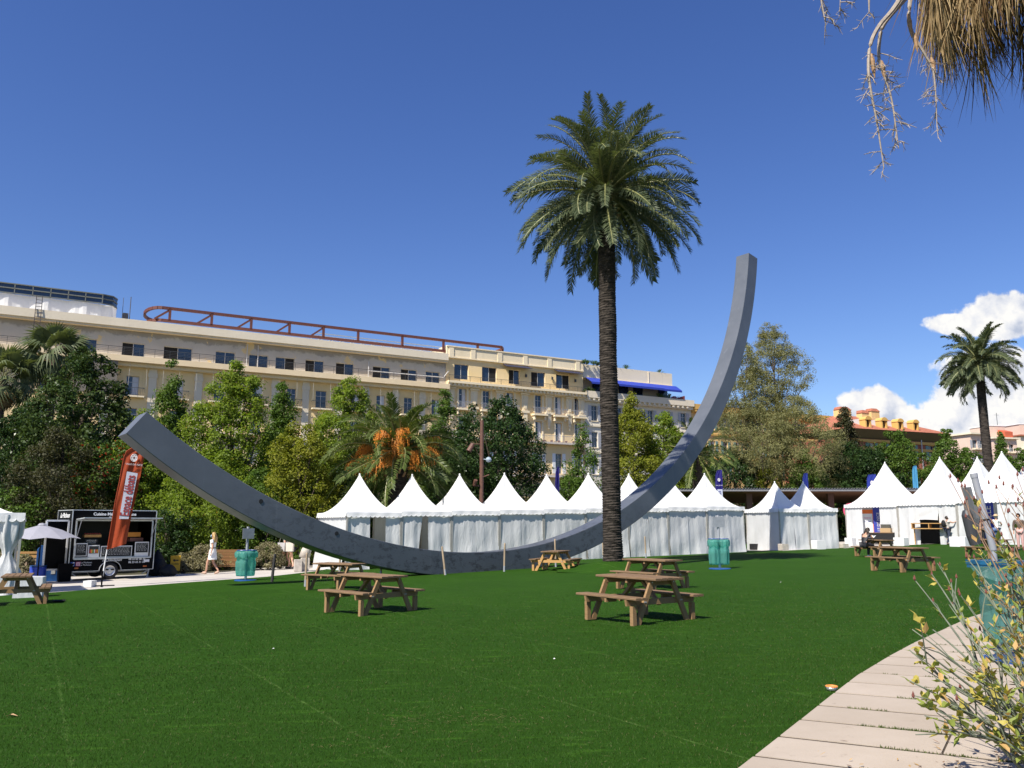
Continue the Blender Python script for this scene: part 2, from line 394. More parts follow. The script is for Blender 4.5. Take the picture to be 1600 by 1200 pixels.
for A, B in zip(ring[:-1], ring[1:]):
    for i in range(20): b.quad(A[i], A[(i+1) % 20], B[(i+1) % 20], B[i])
tag(b.build('lawn_mound', M['turf'], smooth=True), kind='structure')

# ------------------------------------------------------------------ arc sculpture
def arc_mat():
    m = bpy.data.materials.new('graphite painted steel'); m.use_nodes = True; N = NT(m.node_tree); b = m.node_tree.nodes['Principled BSDF']
    tc = N.n('ShaderNodeTexCoord'); P = tc.outputs['Object']; sp = N.n('ShaderNodeSeparateXYZ', ins={0: P})
    n = N.noise(P, .8, 5, .6); n2 = N.noise(N.scalevec(P, 1, 1, 1.6), 3.0, 10, .80, .2); st = N.noise(N.scalevec(P, 3, 3, .12), 1.2, 4, .6); sc_ = N.noise(P, 14, 5, .7)
    c = N.mix(N.maprange(n, .3, .7), (.100, .112, .130, 1), (.130, .142, .162, 1))
    c = N.mix(N.maprange(st, .62, .75, 0, .30), c, (.25, .265, .29, 1))
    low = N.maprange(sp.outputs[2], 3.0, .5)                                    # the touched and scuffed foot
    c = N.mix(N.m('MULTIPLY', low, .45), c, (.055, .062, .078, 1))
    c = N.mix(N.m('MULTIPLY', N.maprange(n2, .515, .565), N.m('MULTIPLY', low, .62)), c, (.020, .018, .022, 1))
    c = N.mix(N.maprange(sc_, .73, .77, 0, .5), c, (.03, .028, .03, 1))
    N.set(b, 'Base Color', c); b.inputs['Roughness'].default_value = .42; b.inputs['Specular IOR Level'].default_value = .5; b.inputs['Metallic'].default_value = .15
    bp = N.n('ShaderNodeBump', ins={'Strength': .12, 'Distance': .03, 'Height': N.m('ADD', n2, N.m('MULTIPLY', sc_, .3))}); N.set(b, 'Normal', bp); return m
def arc():
    bx_, by, phi, Rr, t, w, a1, a2, bz, tilt = -1.468, 32.301, .705, 20.79, .863, .843, -.669, 1.384, -.30, -.027
    d = Vector((math.cos(phi), math.sin(phi), 0)); nr = Vector((math.sin(phi), -math.cos(phi), 0)); zz = Vector((0, 0, 1))
    up = zz*math.cos(tilt)+nr*math.sin(tilt); nn = nr*math.cos(tilt)-zz*math.sin(tilt)
    B = Vector((0, 0, bz-g(bx_, by))); mb = MB(); e = .018; n = 110; rows = []
    for i in range(n+1):
        a = a1+(a2-a1)*i/n; ro = []
        for r, s in ((Rr-t, -.5), (Rr-t, .5), (Rr, .5), (Rr, -.5)):
            for rr, ss in (((e if r < Rr else -e), 0), (0, (-e if s > 0 else e))):
                r2, s2 = r+rr, s*w+ss
                ro.append((r2, s2))
        # ordered ring of 8 with small chamfers
        o8 = [(Rr-t+e, -w/2), (Rr-t, -w/2+e), (Rr-t, w/2-e), (Rr-t+e, w/2), (Rr-e, w/2), (Rr, w/2-e), (Rr, -w/2+e), (Rr-e, -w/2)]
        rows.append([B+d*(r*math.sin(a))+up*(Rr-r*math.cos(a))+nn*s for r, s in o8])
    k = 0
    for ro in rows: mb.v += [tuple(p) for p in ro]
    for i in range(n):
        for j in range(8): mb.f.append((i*8+j, i*8+(j+1) % 8, (i+1)*8+(j+1) % 8, (i+1)*8+j))
    mb.f.append(tuple(range(8))); mb.f.append(tuple(n*8+j for j in range(8))[::-1]); mb.mi = [0]*len(mb.f)
    t_ = thing('arc_sculpture', 'giant dark grey steel arc curving up over the lawn', 'sculpture', (bx_, by, g(bx_, by)))
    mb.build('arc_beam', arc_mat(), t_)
    # lifting-hole plugs on the face
    for a in (-.44, -.30):
        p = B+d*((Rr-.25*t)*math.sin(a))+up*(Rr-(Rr-.82*t)*math.cos(a))+nn*(w/2)
        pb = MB(); pb.tube([p-nn*.01, p+nn*.015], .07, 12); pb.build('plug', M['blackmat'], t_)
arc()

# ------------------------------------------------------------------ wooden stakes round the arc
M['stake'] = mat('weathered stake wood', (.36, .27, .18), .85, .25, 9, .3, 40, stretch=(1, 1, .2))
M['darkstake'] = mat('dark stained stake', (.03, .028, .028), .8)
def stake(px, y, h, lab, dark=False, lean=(0, 0), w=.075):
    p = gp(px, y); t = thing('stake', lab, 'stake', p, 0, 'stakes around the arc')
    mb = MB(); mb.tube([(0, 0, -.1), (lean[0]*.3, lean[1]*.3, h*.3), (lean[0], lean[1], h-.05), (lean[0], lean[1], h)], [w*.5, w*.5, w*.48, w*.3], 7)
    mb.build('post', M['darkstake'] if dark else M['stake'], t)
    if not dark: m2 = MB(); m2.tube([(0, 0, -.02), (lean[0]*.2, lean[1]*.2, h*.2)], w*.53, 7); m2.build('tip_sleeve', M['greypost'], t)
stake(429, 28.5, .92, 'black stake on the lawn edge beside the paved walk', True, (.06, 0), .10)
stake(481, 25.5, 1.0, 'pale stake behind the far left picnic table', lean=(.01, 0))
stake(533, 31.6, 1.0, 'pale stake seen through the gap under the left side of the arc')
stake(597, 30.2, .92, 'pale stake just behind the left picnic table top', lean=(.02, 0))
stake(697, 30.2, 1.0, 'leaning pale stake against the dark foot of the arc', lean=(-.13, 0))
stake(788, 31.6, 1.05, 'upright pale stake in front of the middle of the arc foot', lean=(.02, 0))
stake(868, 34.4, 1.12, 'pale stake showing above the small orange picnic table', lean=(-.03, 0))
stake(942, 40.0, 1.1, 'pale stake right at the left side of the tall palm trunk', lean=(-.03, 0))
stake(1008, 42.0, 1.05, 'pale stake in front of the tent wall right of the palm', lean=(-.03, 0))

# ------------------------------------------------------------------ picnic tables
def wood_mat(name, c0, c1):
    m = bpy.data.materials.new(name); m.use_nodes = True; N = NT(m.node_tree); b = m.node_tree.nodes['Principled BSDF']
    tc = N.n('ShaderNodeTexCoord'); oi = N.n('ShaderNodeObjectInfo'); P = tc.outputs['Object']
    off = N.n('ShaderNodeVectorMath', operation='ADD', ins={0: P}); rr = N.m('MULTIPLY', oi.outputs['Random'], 40.); N.set(off, 1, N.n('ShaderNodeCombineXYZ', ins={0: rr, 1: rr, 2: rr}))
    gr = N.noise(N.scalevec(off, 14, 1.2, 14), 4, 6, .65, .8); bl = N.noise(off, 3, 4, .6)
    c = N.mix(N.maprange(gr, .3, .7), (*c0, 1), (*c1, 1)); c = N.mix(N.maprange(bl, .55, .8, 0, .45), c, (*[q*.5 for q in c0], 1))
    c = N.mix(N.m('MULTIPLY', oi.outputs['Random'], .35), c, (*[q*.72 for q in c0], 1))
    N.set(b, 'Base Color', c); b.inputs['Roughness'].default_value = .75; b.inputs['Specular IOR Level'].default_value = .25
    bp = N.n('ShaderNodeBump', ins={'Strength': .3, 'Distance': .01, 'Height': gr}); N.set(b, 'Normal', bp); return m
M['wood'] = wood_mat('weathered pine', (.235, .137, .062), (.345, .22, .11))
M['woodtop'] = wood_mat('worn brown pine top', (.155, .096, .052), (.25, .16, .088))
M['woodnew'] = wood_mat('fresh orange pine', (.40, .22, .075), (.52, .31, .12))
def plank(parent, name, c, d, m, rot=0):
    mb = MB(); x, y, z = (q/2 for q in d); e = .008
    prof = [(-x+e, -z), (x-e, -z), (x, -z+e), (x, z-e), (x-e, z), (-x+e, z), (-x, z-e), (-x, -z+e)]
    mb.prism([(px, -y, pz) for px, pz in prof], (0, 2*y, 0)); return mb.build(name, m, parent, loc=c, rot=(0, 0, rot))
def picnic(root, wm, tm):
    H, HS, L = .755, .455, 1.46
    for i in range(5): plank(root, 'top_plank', ((i-2)*.150, 0, H-.02+.002*((i*7) % 3-1)), (.143, L+.012*((i*3) % 3-1), .04), tm)
    for s in (-1, 1):
        for k in range(2): plank(root, 'seat_plank', (s*(.655+.148*k), .004*(k-.5), HS-.02), (.141, L, .04), tm)
    for sy in (-1, 1):
        y = sy*.49
        mb = MB(); mb.prism([(-.86, y-.0225, HS-.042-.10), (.86, y-.0225, HS-.042-.10), (.88, y-.0225, HS-.042), (-.88, y-.0225, HS-.042)], (0, .045, 0)); mb.build('cross_beam', wm, root)
        mb = MB(); mb.prism([(-.30, y-.0225, H-.13), (.30, y-.0225, H-.13), (.36, y-.0225, H-.042), (-.36, y-.0225, H-.042)], (0, .045, 0)); mb.build('top_batten', wm, root)
        for s in (-1, 1):
            y0, y1 = (y+.0235, y+.0685) if sy > 0 else (y-.0685, y-.0235)
            mb = MB(); mb.prism([(s*.70, y0, 0), (s*.585, y0, 0), (s*.20, y0, H-.042), (s*.31, y0, H-.042)], (0, y1-y0, 0)); mb.build('leg', wm, root)
            yy = y+sy*.0235; mb = MB(); mb.prism([(s*.712, yy, 0), (s*.80, yy, 0), (s*.80, yy, HS-.144), (s*.712, yy, HS-.144)], (0, sy*.07, 0)); mb.build('seat_post', wm, root)
            bm_ = MB()
            for zz, xx in ((HS-.09, .48), (HS-.09, .445), (H-.075, .275)): bm_.tube([(s*xx, sy*.5585, zz), (s*xx, sy*.566, zz)], .013, 8)
            tag(bm_.build('bolts', M['steel'], root), kind='stuff')
        mb = MB(); mb.bar((0, sy*.465, HS-.15), (0, sy*.06, H-.05), .045, .09, up=(1, 0, 0)); mb.build('brace', wm, root)
    mb = MB(); mb.bx(-.33, .33, -.0225, .0225, H-.11, H-.042); mb.build('middle_batten', wm, root)
    for s in (-1, 1): mb = MB(); mb.bx(s*.60, s*.86, -.0225, .0225, HS-.11, HS-.042); mb.build('seat_batten', wm, root)
GT = 'picnic tables on the lawn'
proto = thing('picnic_table', 'nearest brown picnic table on open lawn right of the palm foot', 'picnic table', (2.12, 14.2, g(2.12, 14.2)), R(35), GT)
picnic(proto, M['wood'], M['woodtop']); proto.scale = (.87, 1, .95)
def table(x, y, rz, lab):
    t = copy_tree(proto); t.location = (x, y, g(x, y)); t.rotation_euler = (0, 0, R(rz)); t['label'] = lab; return t
table(-2.78, 16.85, 47, 'brown picnic table on open lawn in front of the arc foot')
p = gp(1017, 21.2); table(p.x, p.y, 38, 'brown picnic table directly behind the nearest one')
table(11.95, 25.9, 23, 'brown picnic table with empty seats in front of the seated girl')
p = gp(533, 23.9); table(p.x, p.y, 60, 'brown picnic table below the rising left half of the arc')
p = gp(1367, 37.0); table(p.x, p.y, 20, 'brown picnic table where a girl in black sits')
p = gp(36, 21.3); table(p.x, p.y, 27, 'brown picnic table beside the white corner marquee')
p = gp(1545, 33.0); table(p.x, p.y, 15, 'brown picnic table partly hidden by the bin and dry shrub')
p = gp(868, 31.6)
orange = thing('picnic_table', 'small fresh orange picnic table standing close to the arc', 'picnic table', (p.x, p.y, g(p.x, p.y)), R(-22), GT)
picnic(orange, M['woodnew'], M['woodtop']); orange.scale = (.92, 1.0, .95)
# ------------------------------------------------------------------ buildings beyond the trees
FA = R(29); FP = Vector((-8.5, 112, 0)); FD = Vector((math.cos(FA), math.sin(FA), 0)); FN = Vector((math.sin(FA), -math.cos(FA), 0))
def FU(px, py):
    """picture point -> (metres along the facade, height)"""
    r = ray(px, py); e = Vector((0, 0, EYE)); k = (FP-e).dot(FN)/r.dot(FN); P = e+r*k; return (P-FP).dot(FD), P.z
def fu(px): return FU(px, 600)[0]
def fv(px, py): return FU(px, py)[1]
def stucco(name, c, c2, patch=None, rough=.85, cover=.55):
    m = bpy.data.materials.new(name); m.use_nodes = True; N = NT(m.node_tree); b = m.node_tree.nodes['Principled BSDF']; tc = N.n('ShaderNodeTexCoord'); P = tc.outputs['Object']
    n = N.noise(P, .35, 5, .65); st = N.noise(N.scalevec(P, 1.2, 1.2, .12), .8, 5, .65); f = N.noise(P, 3, 6, .7)
    col = N.mix(N.maprange(n, .3, .7), (*c, 1), (*c2, 1)); col = N.mix(N.maprange(st, .55, .8, 0, .35), col, (*[q*.62 for q in c2], 1)); col = N.mix(N.maprange(f, .58, .8, 0, .25), col, (*[q*.7 for q in c], 1))
    if patch:
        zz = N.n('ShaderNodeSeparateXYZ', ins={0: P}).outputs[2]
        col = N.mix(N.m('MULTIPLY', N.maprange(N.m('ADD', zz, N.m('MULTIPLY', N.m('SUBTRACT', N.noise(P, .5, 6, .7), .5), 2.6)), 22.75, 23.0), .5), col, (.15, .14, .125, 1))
    if patch: col = N.mix(N.maprange(N.noise(P, .55, 4, .6), cover, cover+.03, 0, 1), col, (*patch, 1))
    N.set(b, 'Base Color', col); b.inputs['Roughness'].default_value = rough; b.inputs['Specular IOR Level'].default_value = .2
    N.set(b, 'Normal', N.n('ShaderNodeBump', ins={'Strength': .3, 'Distance': .05, 'Height': f})); return m
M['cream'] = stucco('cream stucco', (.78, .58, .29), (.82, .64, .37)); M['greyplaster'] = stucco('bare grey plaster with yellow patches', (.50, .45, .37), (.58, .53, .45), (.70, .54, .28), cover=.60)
M['paleband'] = stucco('pale render', (.70, .61, .46), (.76, .67, .52)); M['balcony'] = stucco('peach balcony render', (.76, .60, .38), (.80, .65, .43))
M['creamlite'] = stucco('light cream stone trim', (.77, .65, .44), (.82, .70, .50)); M['greystone'] = stucco('greyish cream facade', (.64, .59, .49), (.70, .65, .55)); M['ochre'] = stucco('ochre yellow facade', (.68, .46, .19), (.72, .51, .24))
M['redwall'] = stucco('red ochre facade', (.30, .105, .07), (.36, .13, .09)); M['yellowtrim'] = stucco('yellow trim', (.60, .36, .10), (.64, .40, .13)); M['pinkwall'] = stucco('pale pink facade', (.62, .45, .36), (.68, .52, .43)); M['greenshut'] = mat('green shutters', (.16, .27, .24), .6, .15); M['greyshut'] = mat('grey shutters', (.42, .42, .43), .6, .1)
M['tile'] = mat('red roof tiles', (.36, .125, .07), .8, .3, 3, .5, 12); M['rail'] = mat('dark balcony rail', (.05, .055, .06), .5); M['frame'] = mat('pale window frame', (.55, .53, .50), .5); M['curtain'] = mat('white curtain', (.62, .62, .64), .7, .1, 8, stretch=(6, 1, .4)); M['redsteel'] = mat('red primed steel', (.125, .040, .027), .6, .2); M['awning'] = mat('blue awning', (.02, .045, .34), .7, .1); M['darkawn'] = mat('navy awning', (.02, .022, .05), .7)
def wall_panel(mb, u0, u1, z0, z1, ops, dep=.28, y=0.):
    us = sorted({u0, u1, *[q for o in ops for q in o[:2]]}); zs = sorted({z0, z1, *[q for o in ops for q in o[2:4]]}); us = [u for u in us if u0 <= u <= u1]; zs = [z for z in zs if z0 <= z <= z1]
    for a, b_ in zip(us[:-1], us[1:]):
        run = None
        for c, d in zip(zs[:-1], zs[1:]):
            um, zm = (a+b_)/2, (c+d)/2; hole = any(o[0] < um < o[1] and o[2] < zm < o[3] for o in ops)
            if not hole: run = (run[0], d) if run else (c, d)
            if hole or d == zs[-1]:
                if run: mb.quad((a, y, run[0]), (b_, y, run[0]), (b_, y, run[1]), (a, y, run[1])); run = None
    for (a, b_, c, d) in [o[:4] for o in ops]:
        mb.quad((a, y, c), (a, y+dep, c), (a, y+dep, d), (a, y, d)); mb.quad((b_, y, c), (b_, y, d), (b_, y+dep, d), (b_, y+dep, c)); mb.quad((a, y, d), (a, y+dep, d), (b_, y+dep, d), (b_, y, d)); mb.quad((a, y, c), (b_, y, c), (b_, y+dep, c), (a, y+dep, c))
def shell(mb, u0, u1, z0, z1, dep):
    mb.quad((u0, 0, z0), (u0, 0, z1), (u0, dep, z1), (u0, dep, z0)); mb.quad((u1, 0, z0), (u1, dep, z0), (u1, dep, z1), (u1, 0, z1)); mb.quad((u0, dep, z0), (u0, dep, z1), (u1, dep, z1), (u1, dep, z0))
def window(t, u0, u1, z0, z1, dep=.28, style='plain', rng=random, y=0., shut=None, sill=True):
    w = u1-u0; h = z1-z0; mb = MB(); yy = y+dep-.06; e = .055
    mb.bx(u0+.004, u0+e, yy, yy+.05, z0, z1); mb.bx(u1-e, u1-.004, yy, yy+.05, z0, z1); mb.bx(u0+e, u1-e, yy, yy+.05, z1-e, z1-.004); mb.bx(u0+e, u1-e, yy, yy+.05, z0+.004, z0+e)
    um = (u0+u1)/2; mb.bx(um-.03, um+.03, yy, yy+.05, z0+e, z1-e)
    if style == 'french': mb.bx(u0+e, um-.03, yy+.002, yy+.05, z0+h*.68, z0+h*.68+.05); mb.bx(um+.03, u1-e, yy+.002, yy+.05, z0+h*.68, z0+h*.68+.05)
    f = mb.build('window', M['frame'], t); op = rng.random()
    mb = MB(); mb.quad((u0+e, yy+.025, z0+e), (um-.03, yy+.025, z0+e), (um-.03, yy+.025, z1-e), (u0+e, yy+.025, z1-e), 1 if op < .45 and style == 'plain' else 0); mb.quad((um+.03, yy+.025, z0+e), (u1-e, yy+.025, z0+e), (u1-e, yy+.025, z1-e), (um+.03, yy+.025, z1-e), 1 if op > .75 and style == 'plain' else (2 if style == 'french' and op < .6 else 0)); mb.build('pane', [M['glass'], M['voidm'], M['curtain']], f)
    if sill: mb = MB(); mb.bx(u0-.1, u1+.1, y-.09, y-.002, z0-.12, z0-.01); mb.build('sill', M['creamlite'], f)
    if shut:
        for s, a, b_ in ((-1, u0-w*.52, u0-.03), (1, u1+.03, u1+w*.52)):
            mb = MB(); mb.bx(a, b_, y-.07, y-.02, z0, z1)
            for k in range(int(h/.16)): mb.bx(a+.05, b_-.05, y-.085, y-.071, z0+.06+k*.16, z0+.06+k*.16+.09)
            mb.build('shutter', shut, f)
    return f
def railing(t, u0, u1, z0, z1, y, kind='bars', m=None, pitch=.13, ret=0):
    mb = MB(); mb.bar((u0, y, z1), (u1, y, z1), .05, .05)
    if kind == 'rails':
        for k in range(1, 5): zz = z0+(z1-z0)*k/5; mb.bar((u0, y, zz), (u1, y, zz), .022, .022)
        n = max(1, int((u1-u0)/1.6))
        for i in range(n+1): u = u0+(u1-u0)*i/n; mb.bar((u, y, z0), (u, y, z1), .035, .035)
    else:
        mb.bar((u0, y, z0+.08), (u1, y, z0+.08), .03, .03); n = max(2, int((u1-u0)/pitch))
        for i in range(n+1): u = u0+(u1-u0)*i/n; mb.bar((u, y, z0), (u, y, z1), .02, .02)
    if ret:
        for u in (u0, u1): mb.bar((u, y, z1), (u, 0, z1), .04, .04)
    return mb.build('railing', m or M['rail'], t)
def bldg(name, lab, um, cat='building'):
    p = FP+FD*um; p.z = 0; t = thing(name, lab, cat, p, FA); t['_um'] = um
    o = bpy.data.objects.new('x', None); bpy.data.objects.remove(o); return t
class Sec:
    """a building whose parts are given in metres along the common facade"""
    def __init__(s, name, lab, u0, u1): s.um = (u0+u1)/2; s.t = bldg(name, lab, s.um); s.u0, s.u1 = u0-s.um, u1-s.um; del s.t['_um']
    def w(s, *a): return tuple(q-s.um for q in a)
rngb = random.Random(42)
def band(t, name, u0, u1, z0, z1, out, m, y=0.):
    mb = MB(); mb.bx(u0, u1, y-out, y-.003, z0, z1); return mb.build(name, m, t)
def section_a():
    U0, U1 = fu(-110), fu(696); S = Sec('apartment_building', 'long renovated apartment block with bare plaster top floor and steel frame on its roof', U0, U1); t, um = S.t, S.um
    zc, zb = 20.25, 23.3      # balcony floor top and cornice underside
    ops = []; top = [(-60, -25), (105, 146), (186, 222), (252, 297), (334, 365), (387, 417), (429, 459), (476, 505), (524, 552), (582, 609), (626, 651), (665, 687)]
    for a, b_ in top: ops.append((fu(a)-um, fu(b_)-um, 20.62, 22.12, 't'))
    low = [(-95, -75), (-50, -30), (60, 80), (120, 140), (197, 217), (268, 287), (335, 352), (393, 411), (449, 463), (494, 511), (548, 562), (589, 602), (632, 645), (675, 688)]
    for k in range(5):
        z = 16.05-3.65*k
        for a, b_ in low: ops.append((fu(a)-um, fu(b_)-um, z, z+2.25, 'l'))
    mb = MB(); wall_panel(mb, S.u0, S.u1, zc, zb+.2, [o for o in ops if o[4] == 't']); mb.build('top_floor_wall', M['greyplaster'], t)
    mb = MB(); wall_panel(mb, S.u0, S.u1, -1.5, zc-.55, [o for o in ops if o[4] == 'l']); shell(mb, S.u0, S.u1, -1.5, zb, 14); mb.build('wall', M['cream'], t)
    for o in ops: window(t, *o[:4], style='plain' if o[4] == 't' else 'french', rng=rngb, sill=o[4] == 't')
    # balcony slab running the whole length, with thin rails
    band(t, 'balcony', S.u0, S.u1, zc-.55, zc+.12, 1.45, M['balcony']); railing(t, S.u0, S.u1, zc+.12, zc+1.05, -1.38, 'rails')
    band(t, 'under_balcony_moulding', S.u0, S.u1, zc-.95, zc-.56, .75, M['creamlite'])
    for (a, b_) in low:
        for z in (16.05, 12.40): um_ = (fu(a)+fu(b_))/2-um; mb = MB(); mb.bx(um_-1.25, um_+1.25, -.75, -.003, z-.22, z-.04); mb.build('small_balcony', M['creamlite'], t)
    for (a, b_) in low:
        for z in (16.05, 12.40): um_ = (fu(a)+fu(b_))/2-um; railing(t, um_-1.2, um_+1.2, z-.04, z+.85, -.70, 'bars', M['rail'], .16, 1)
    for a in (165, 238, 310, 375, 430, 478, 530, 572, 618, 660):
        u = fu(a)-um; mb = MB(); mb.bx(u-.42, u+.42, -.16, -.003, 4, zc-.97); mb.bx(u-.5, u+.5, -.22, -.003, 18.25, 18.75); mb.build('pilaster', M['creamlite'] if a % 2 else M['paleband'], t)
    # hanging cables and drain pipes
    r2 = random.Random(1)
    for a in range(200, 690, 26): u = fu(a)-um; mb = MB(); mb.tube([(u, -1.2, zc+.1), (u+r2.uniform(-.1, .1), -1.22, 17.0)], .012, 4); mb.build('hanging_cable', M['frame'], t)
    for a in (383, 400): mb = MB(); mb.tube([(fu(a)-um, -.2, zb), (fu(a)-um, -.2, zc)], .06, 6); mb.build('drain_pipe', M['frame'], t)
    mb = MB(); mb.tube([(fu(574)-um, -.3, 22.6), (fu(574)-um, -.3, zc-.5), (fu(577)-um, -.15, 6)], .07, 6); mb.build('drain_pipe', M['frame'], t); mb = MB(); mb.tube([(fu(574)-um, -.6, 21.3), (fu(690)-um, -.6, 21.35), (fu(699)-um, -.4, 22.4)], .07, 6)
    mb.build('rubble_pipe', M['frame'], t)
    mb = MB(); mb.bx(S.u0, S.u1, -.75, -.003, zb+.2, zb+.42); mb.bx(S.u0, S.u1, -.95, .3, zb+.42, zb+1.35); mb.build('cornice', M['paleband'], t)
    mb = MB(); mb.bx(S.u0, S.u1, .0, 14, zb+.22, zb+.40); mb.build('roof', M['concrete'], t)
    # white wrapped penthouse with a dark glazed parapet, left
    ua, ub, h0, h1, h2 = fu(-110)-um, fu(174)-um, 24.2, 26.35, 27.45; mb = MB()
    pl = [(ua, .6), (ub-1.6, .6), (ub-.5, 1.0), (ub, 2.1), (ub, 8), (ua, 8)]
    n = 160; ys = []
    for k in range(n+1):
        s = k/n*(len(pl)-2); i = min(int(s), len(pl)-2); f = s-i; x = pl[i][0]+(pl[i+1][0]-pl[i][0])*f; y = pl[i][1]+(pl[i+1][1]-pl[i][1])*f; ys.append((x, y+.12*math.sin(x*1.7)+.05*math.sin(x*5)))
    for k in range(n): mb.quad((*ys[k], h0), (*ys[k+1], h0), (*(ys[k+1][0], ys[k+1][1]-.1), h1), (*(ys[k][0], ys[k][1]-.1), h1))
    mb.build('white_sheeting', M['white_fabric'], t)
    mb = MB()
    for (a, b_) in zip(pl[:-1], pl[1:]): mb.quad((a[0], a[1]-.25, h1+.05), (b_[0], b_[1]-.25, h1+.05), (b_[0], b_[1]-.25, h2), (a[0], a[1]-.25, h2))
    mb.build('dark_parapet_glass', M['glass'], t)
    mb = MB()
    for (a, b_) in zip(pl[:-1], pl[1:]):
        for z in (h1+.05, h2, h1+.6): mb.bar((a[0], a[1]-.32, z), (b_[0], b_[1]-.32, z), .10, .12)
    x = ub-1.6
    while x > ua: mb.bar((x, .28, h1), (x, .28, h2), .10, .10); x -= 1.72
    mb.build('parapet_frame', plain('olive grey metal', (.16, .165, .14), .5), t)
    mb = MB(); mb.bx(ub-9.5, ub-6.8, 3, 5, h2, h2+.45); mb.tube([(ub-14.6, 3, h2-.2), (ub-14.6, 3, h2+2.3)], .07, 6); mb.bx(fu(185)-um, fu(194)-um, 2, 3.5, 24.6, 26.0); mb.tube([(fu(196)-um, 2, 24.5), (fu(196)-um, 2, 28.0)], .05, 5); mb.tube([(fu(184)-um, 2, 24.5), (fu(184)-um, 2, 27.8)], .03, 5); mb.build('roof_equipment', plain('dark roof equipment', (.10, .10, .11)), t)
    mb = MB(); ul = fu(49)-um
    for s in (-.28, .28): mb.bar((ul+s, -1.5, 20), (ul+s, -.9, 26.2), .07, .07)
    for k in range(16): z = 20+k*.38; mb.bar((ul-.28, -1.5+.1*k*.38, z), (ul+.28, -1.5+.1*k*.38, z), .05, .05)
    mb.build('ladder', plain('dark ladder', (.06, .05, .05)), t)
    mb = MB(); ue = fu(181)-um; mb.quad((ue-4.5, -1.3, 16), (ue, -1.3, 16), (ue, -1.3, zc-.3), (ue-4.5, -1.3, zc-.3)); mb.build('scaffold_net', fabric_mat('grey scaffold net', (.30, .27, .23), .4), t)
section_a()
def steel():
    ua, ub = fu(222), fu(792); S = Sec('steel_frame', 'rust red steel roof frame with a rounded left end on the long block', ua, ub); t, um = S.t, S.um; t.location.z = 24.4; z0, z1, y = .80, 2.3, .2; yb = 8.0; mb = MB(); a, b_ = S.u0, S.u1
    for z in (z0, z1):
        P_ = [(a+1.6, y)]+[(a+1.6-1.6*math.sin(k*math.pi/10), y+3.6-3.6*math.cos(k*math.pi/10)) for k in range(1, 11)]
        for q, r in zip(P_[:-1], P_[1:]): mb.bar((*q, z), (*r, z), .26, .34)
        mb.bar((a+1.6, y, z), (b_-.8, y, z), .26, .34); mb.bar((b_-.8, y, z), (b_, y+1.0, z), .26, .34); mb.bar((b_, y+1, z), (b_, yb, z), .26, .34)
    mb.build('rail', M['redsteel'], t)
    for px, dg in ((258, 1), (325, 1), (388, 1), (449, 1), (503, 2), (558, 0), (628, 0), (693, 0), (747, 0)):
        u = fu(px)-um; mb = MB(); mb.bar((u, y+.01, z0), (u, y+.01, z1), .28, .28, up=(0, 1, 0)); mb.build('post', M['redsteel'], t)
        if dg: mb = MB(); mb.bar((u-1.6, y+.03, z0+.1), (u-.12, y+.03, z1-.25), .22, .22, up=(0, 1, 0)); mb.build('diagonal', M['redsteel'], t)
    for u in (S.u1-.1,): mb = MB(); mb.bar((u, y+1.0, z0), (u, y+1.0, z1), .28, .28, up=(0, 1, 0)); mb.bar((u-3.6, y+.3, z0+.1), (u-.3, y+.9, z1-.3), .16, .16); mb.build('end_post', M['redsteel'], t)
    mb = MB(); r2 = random.Random(5)
    for k in range(13): u = fu(500)-um+k*1.45; mb.bar((u, 2.5, z0), (u+1.5, 4.5, z1-.3), .12, .12); mb.bar((u, 5, z0), (u, 5, z1-.25), .12, .12)
    for k in range(3): mb.bar((fu(500)-um, 3+k*1.5, z1-.3), (fu(745)-um, 3+k*1.5, z1-.35), .10, .12)
    mb.build('grey_joists', plain('pale grey galvanised joists', (.36, .40, .45), .5), t)
    mb = MB(); mb.bx(fu(756)-um, fu(766)-um, 1.5, 3, .2, .95); mb.build('blue_container', plain('dark blue box', (.05, .10, .2)), t)
    mb = MB()
    for k in range(24): u = fu(500)-um+k*.55; mb.bx(u, u+.5, 6, 6.3, .2, 1.4+.2*(k % 2)) if 2 < k < 9 else None
    if mb.v: mb.build('red_stack', M['redsteel'], t)
steel()
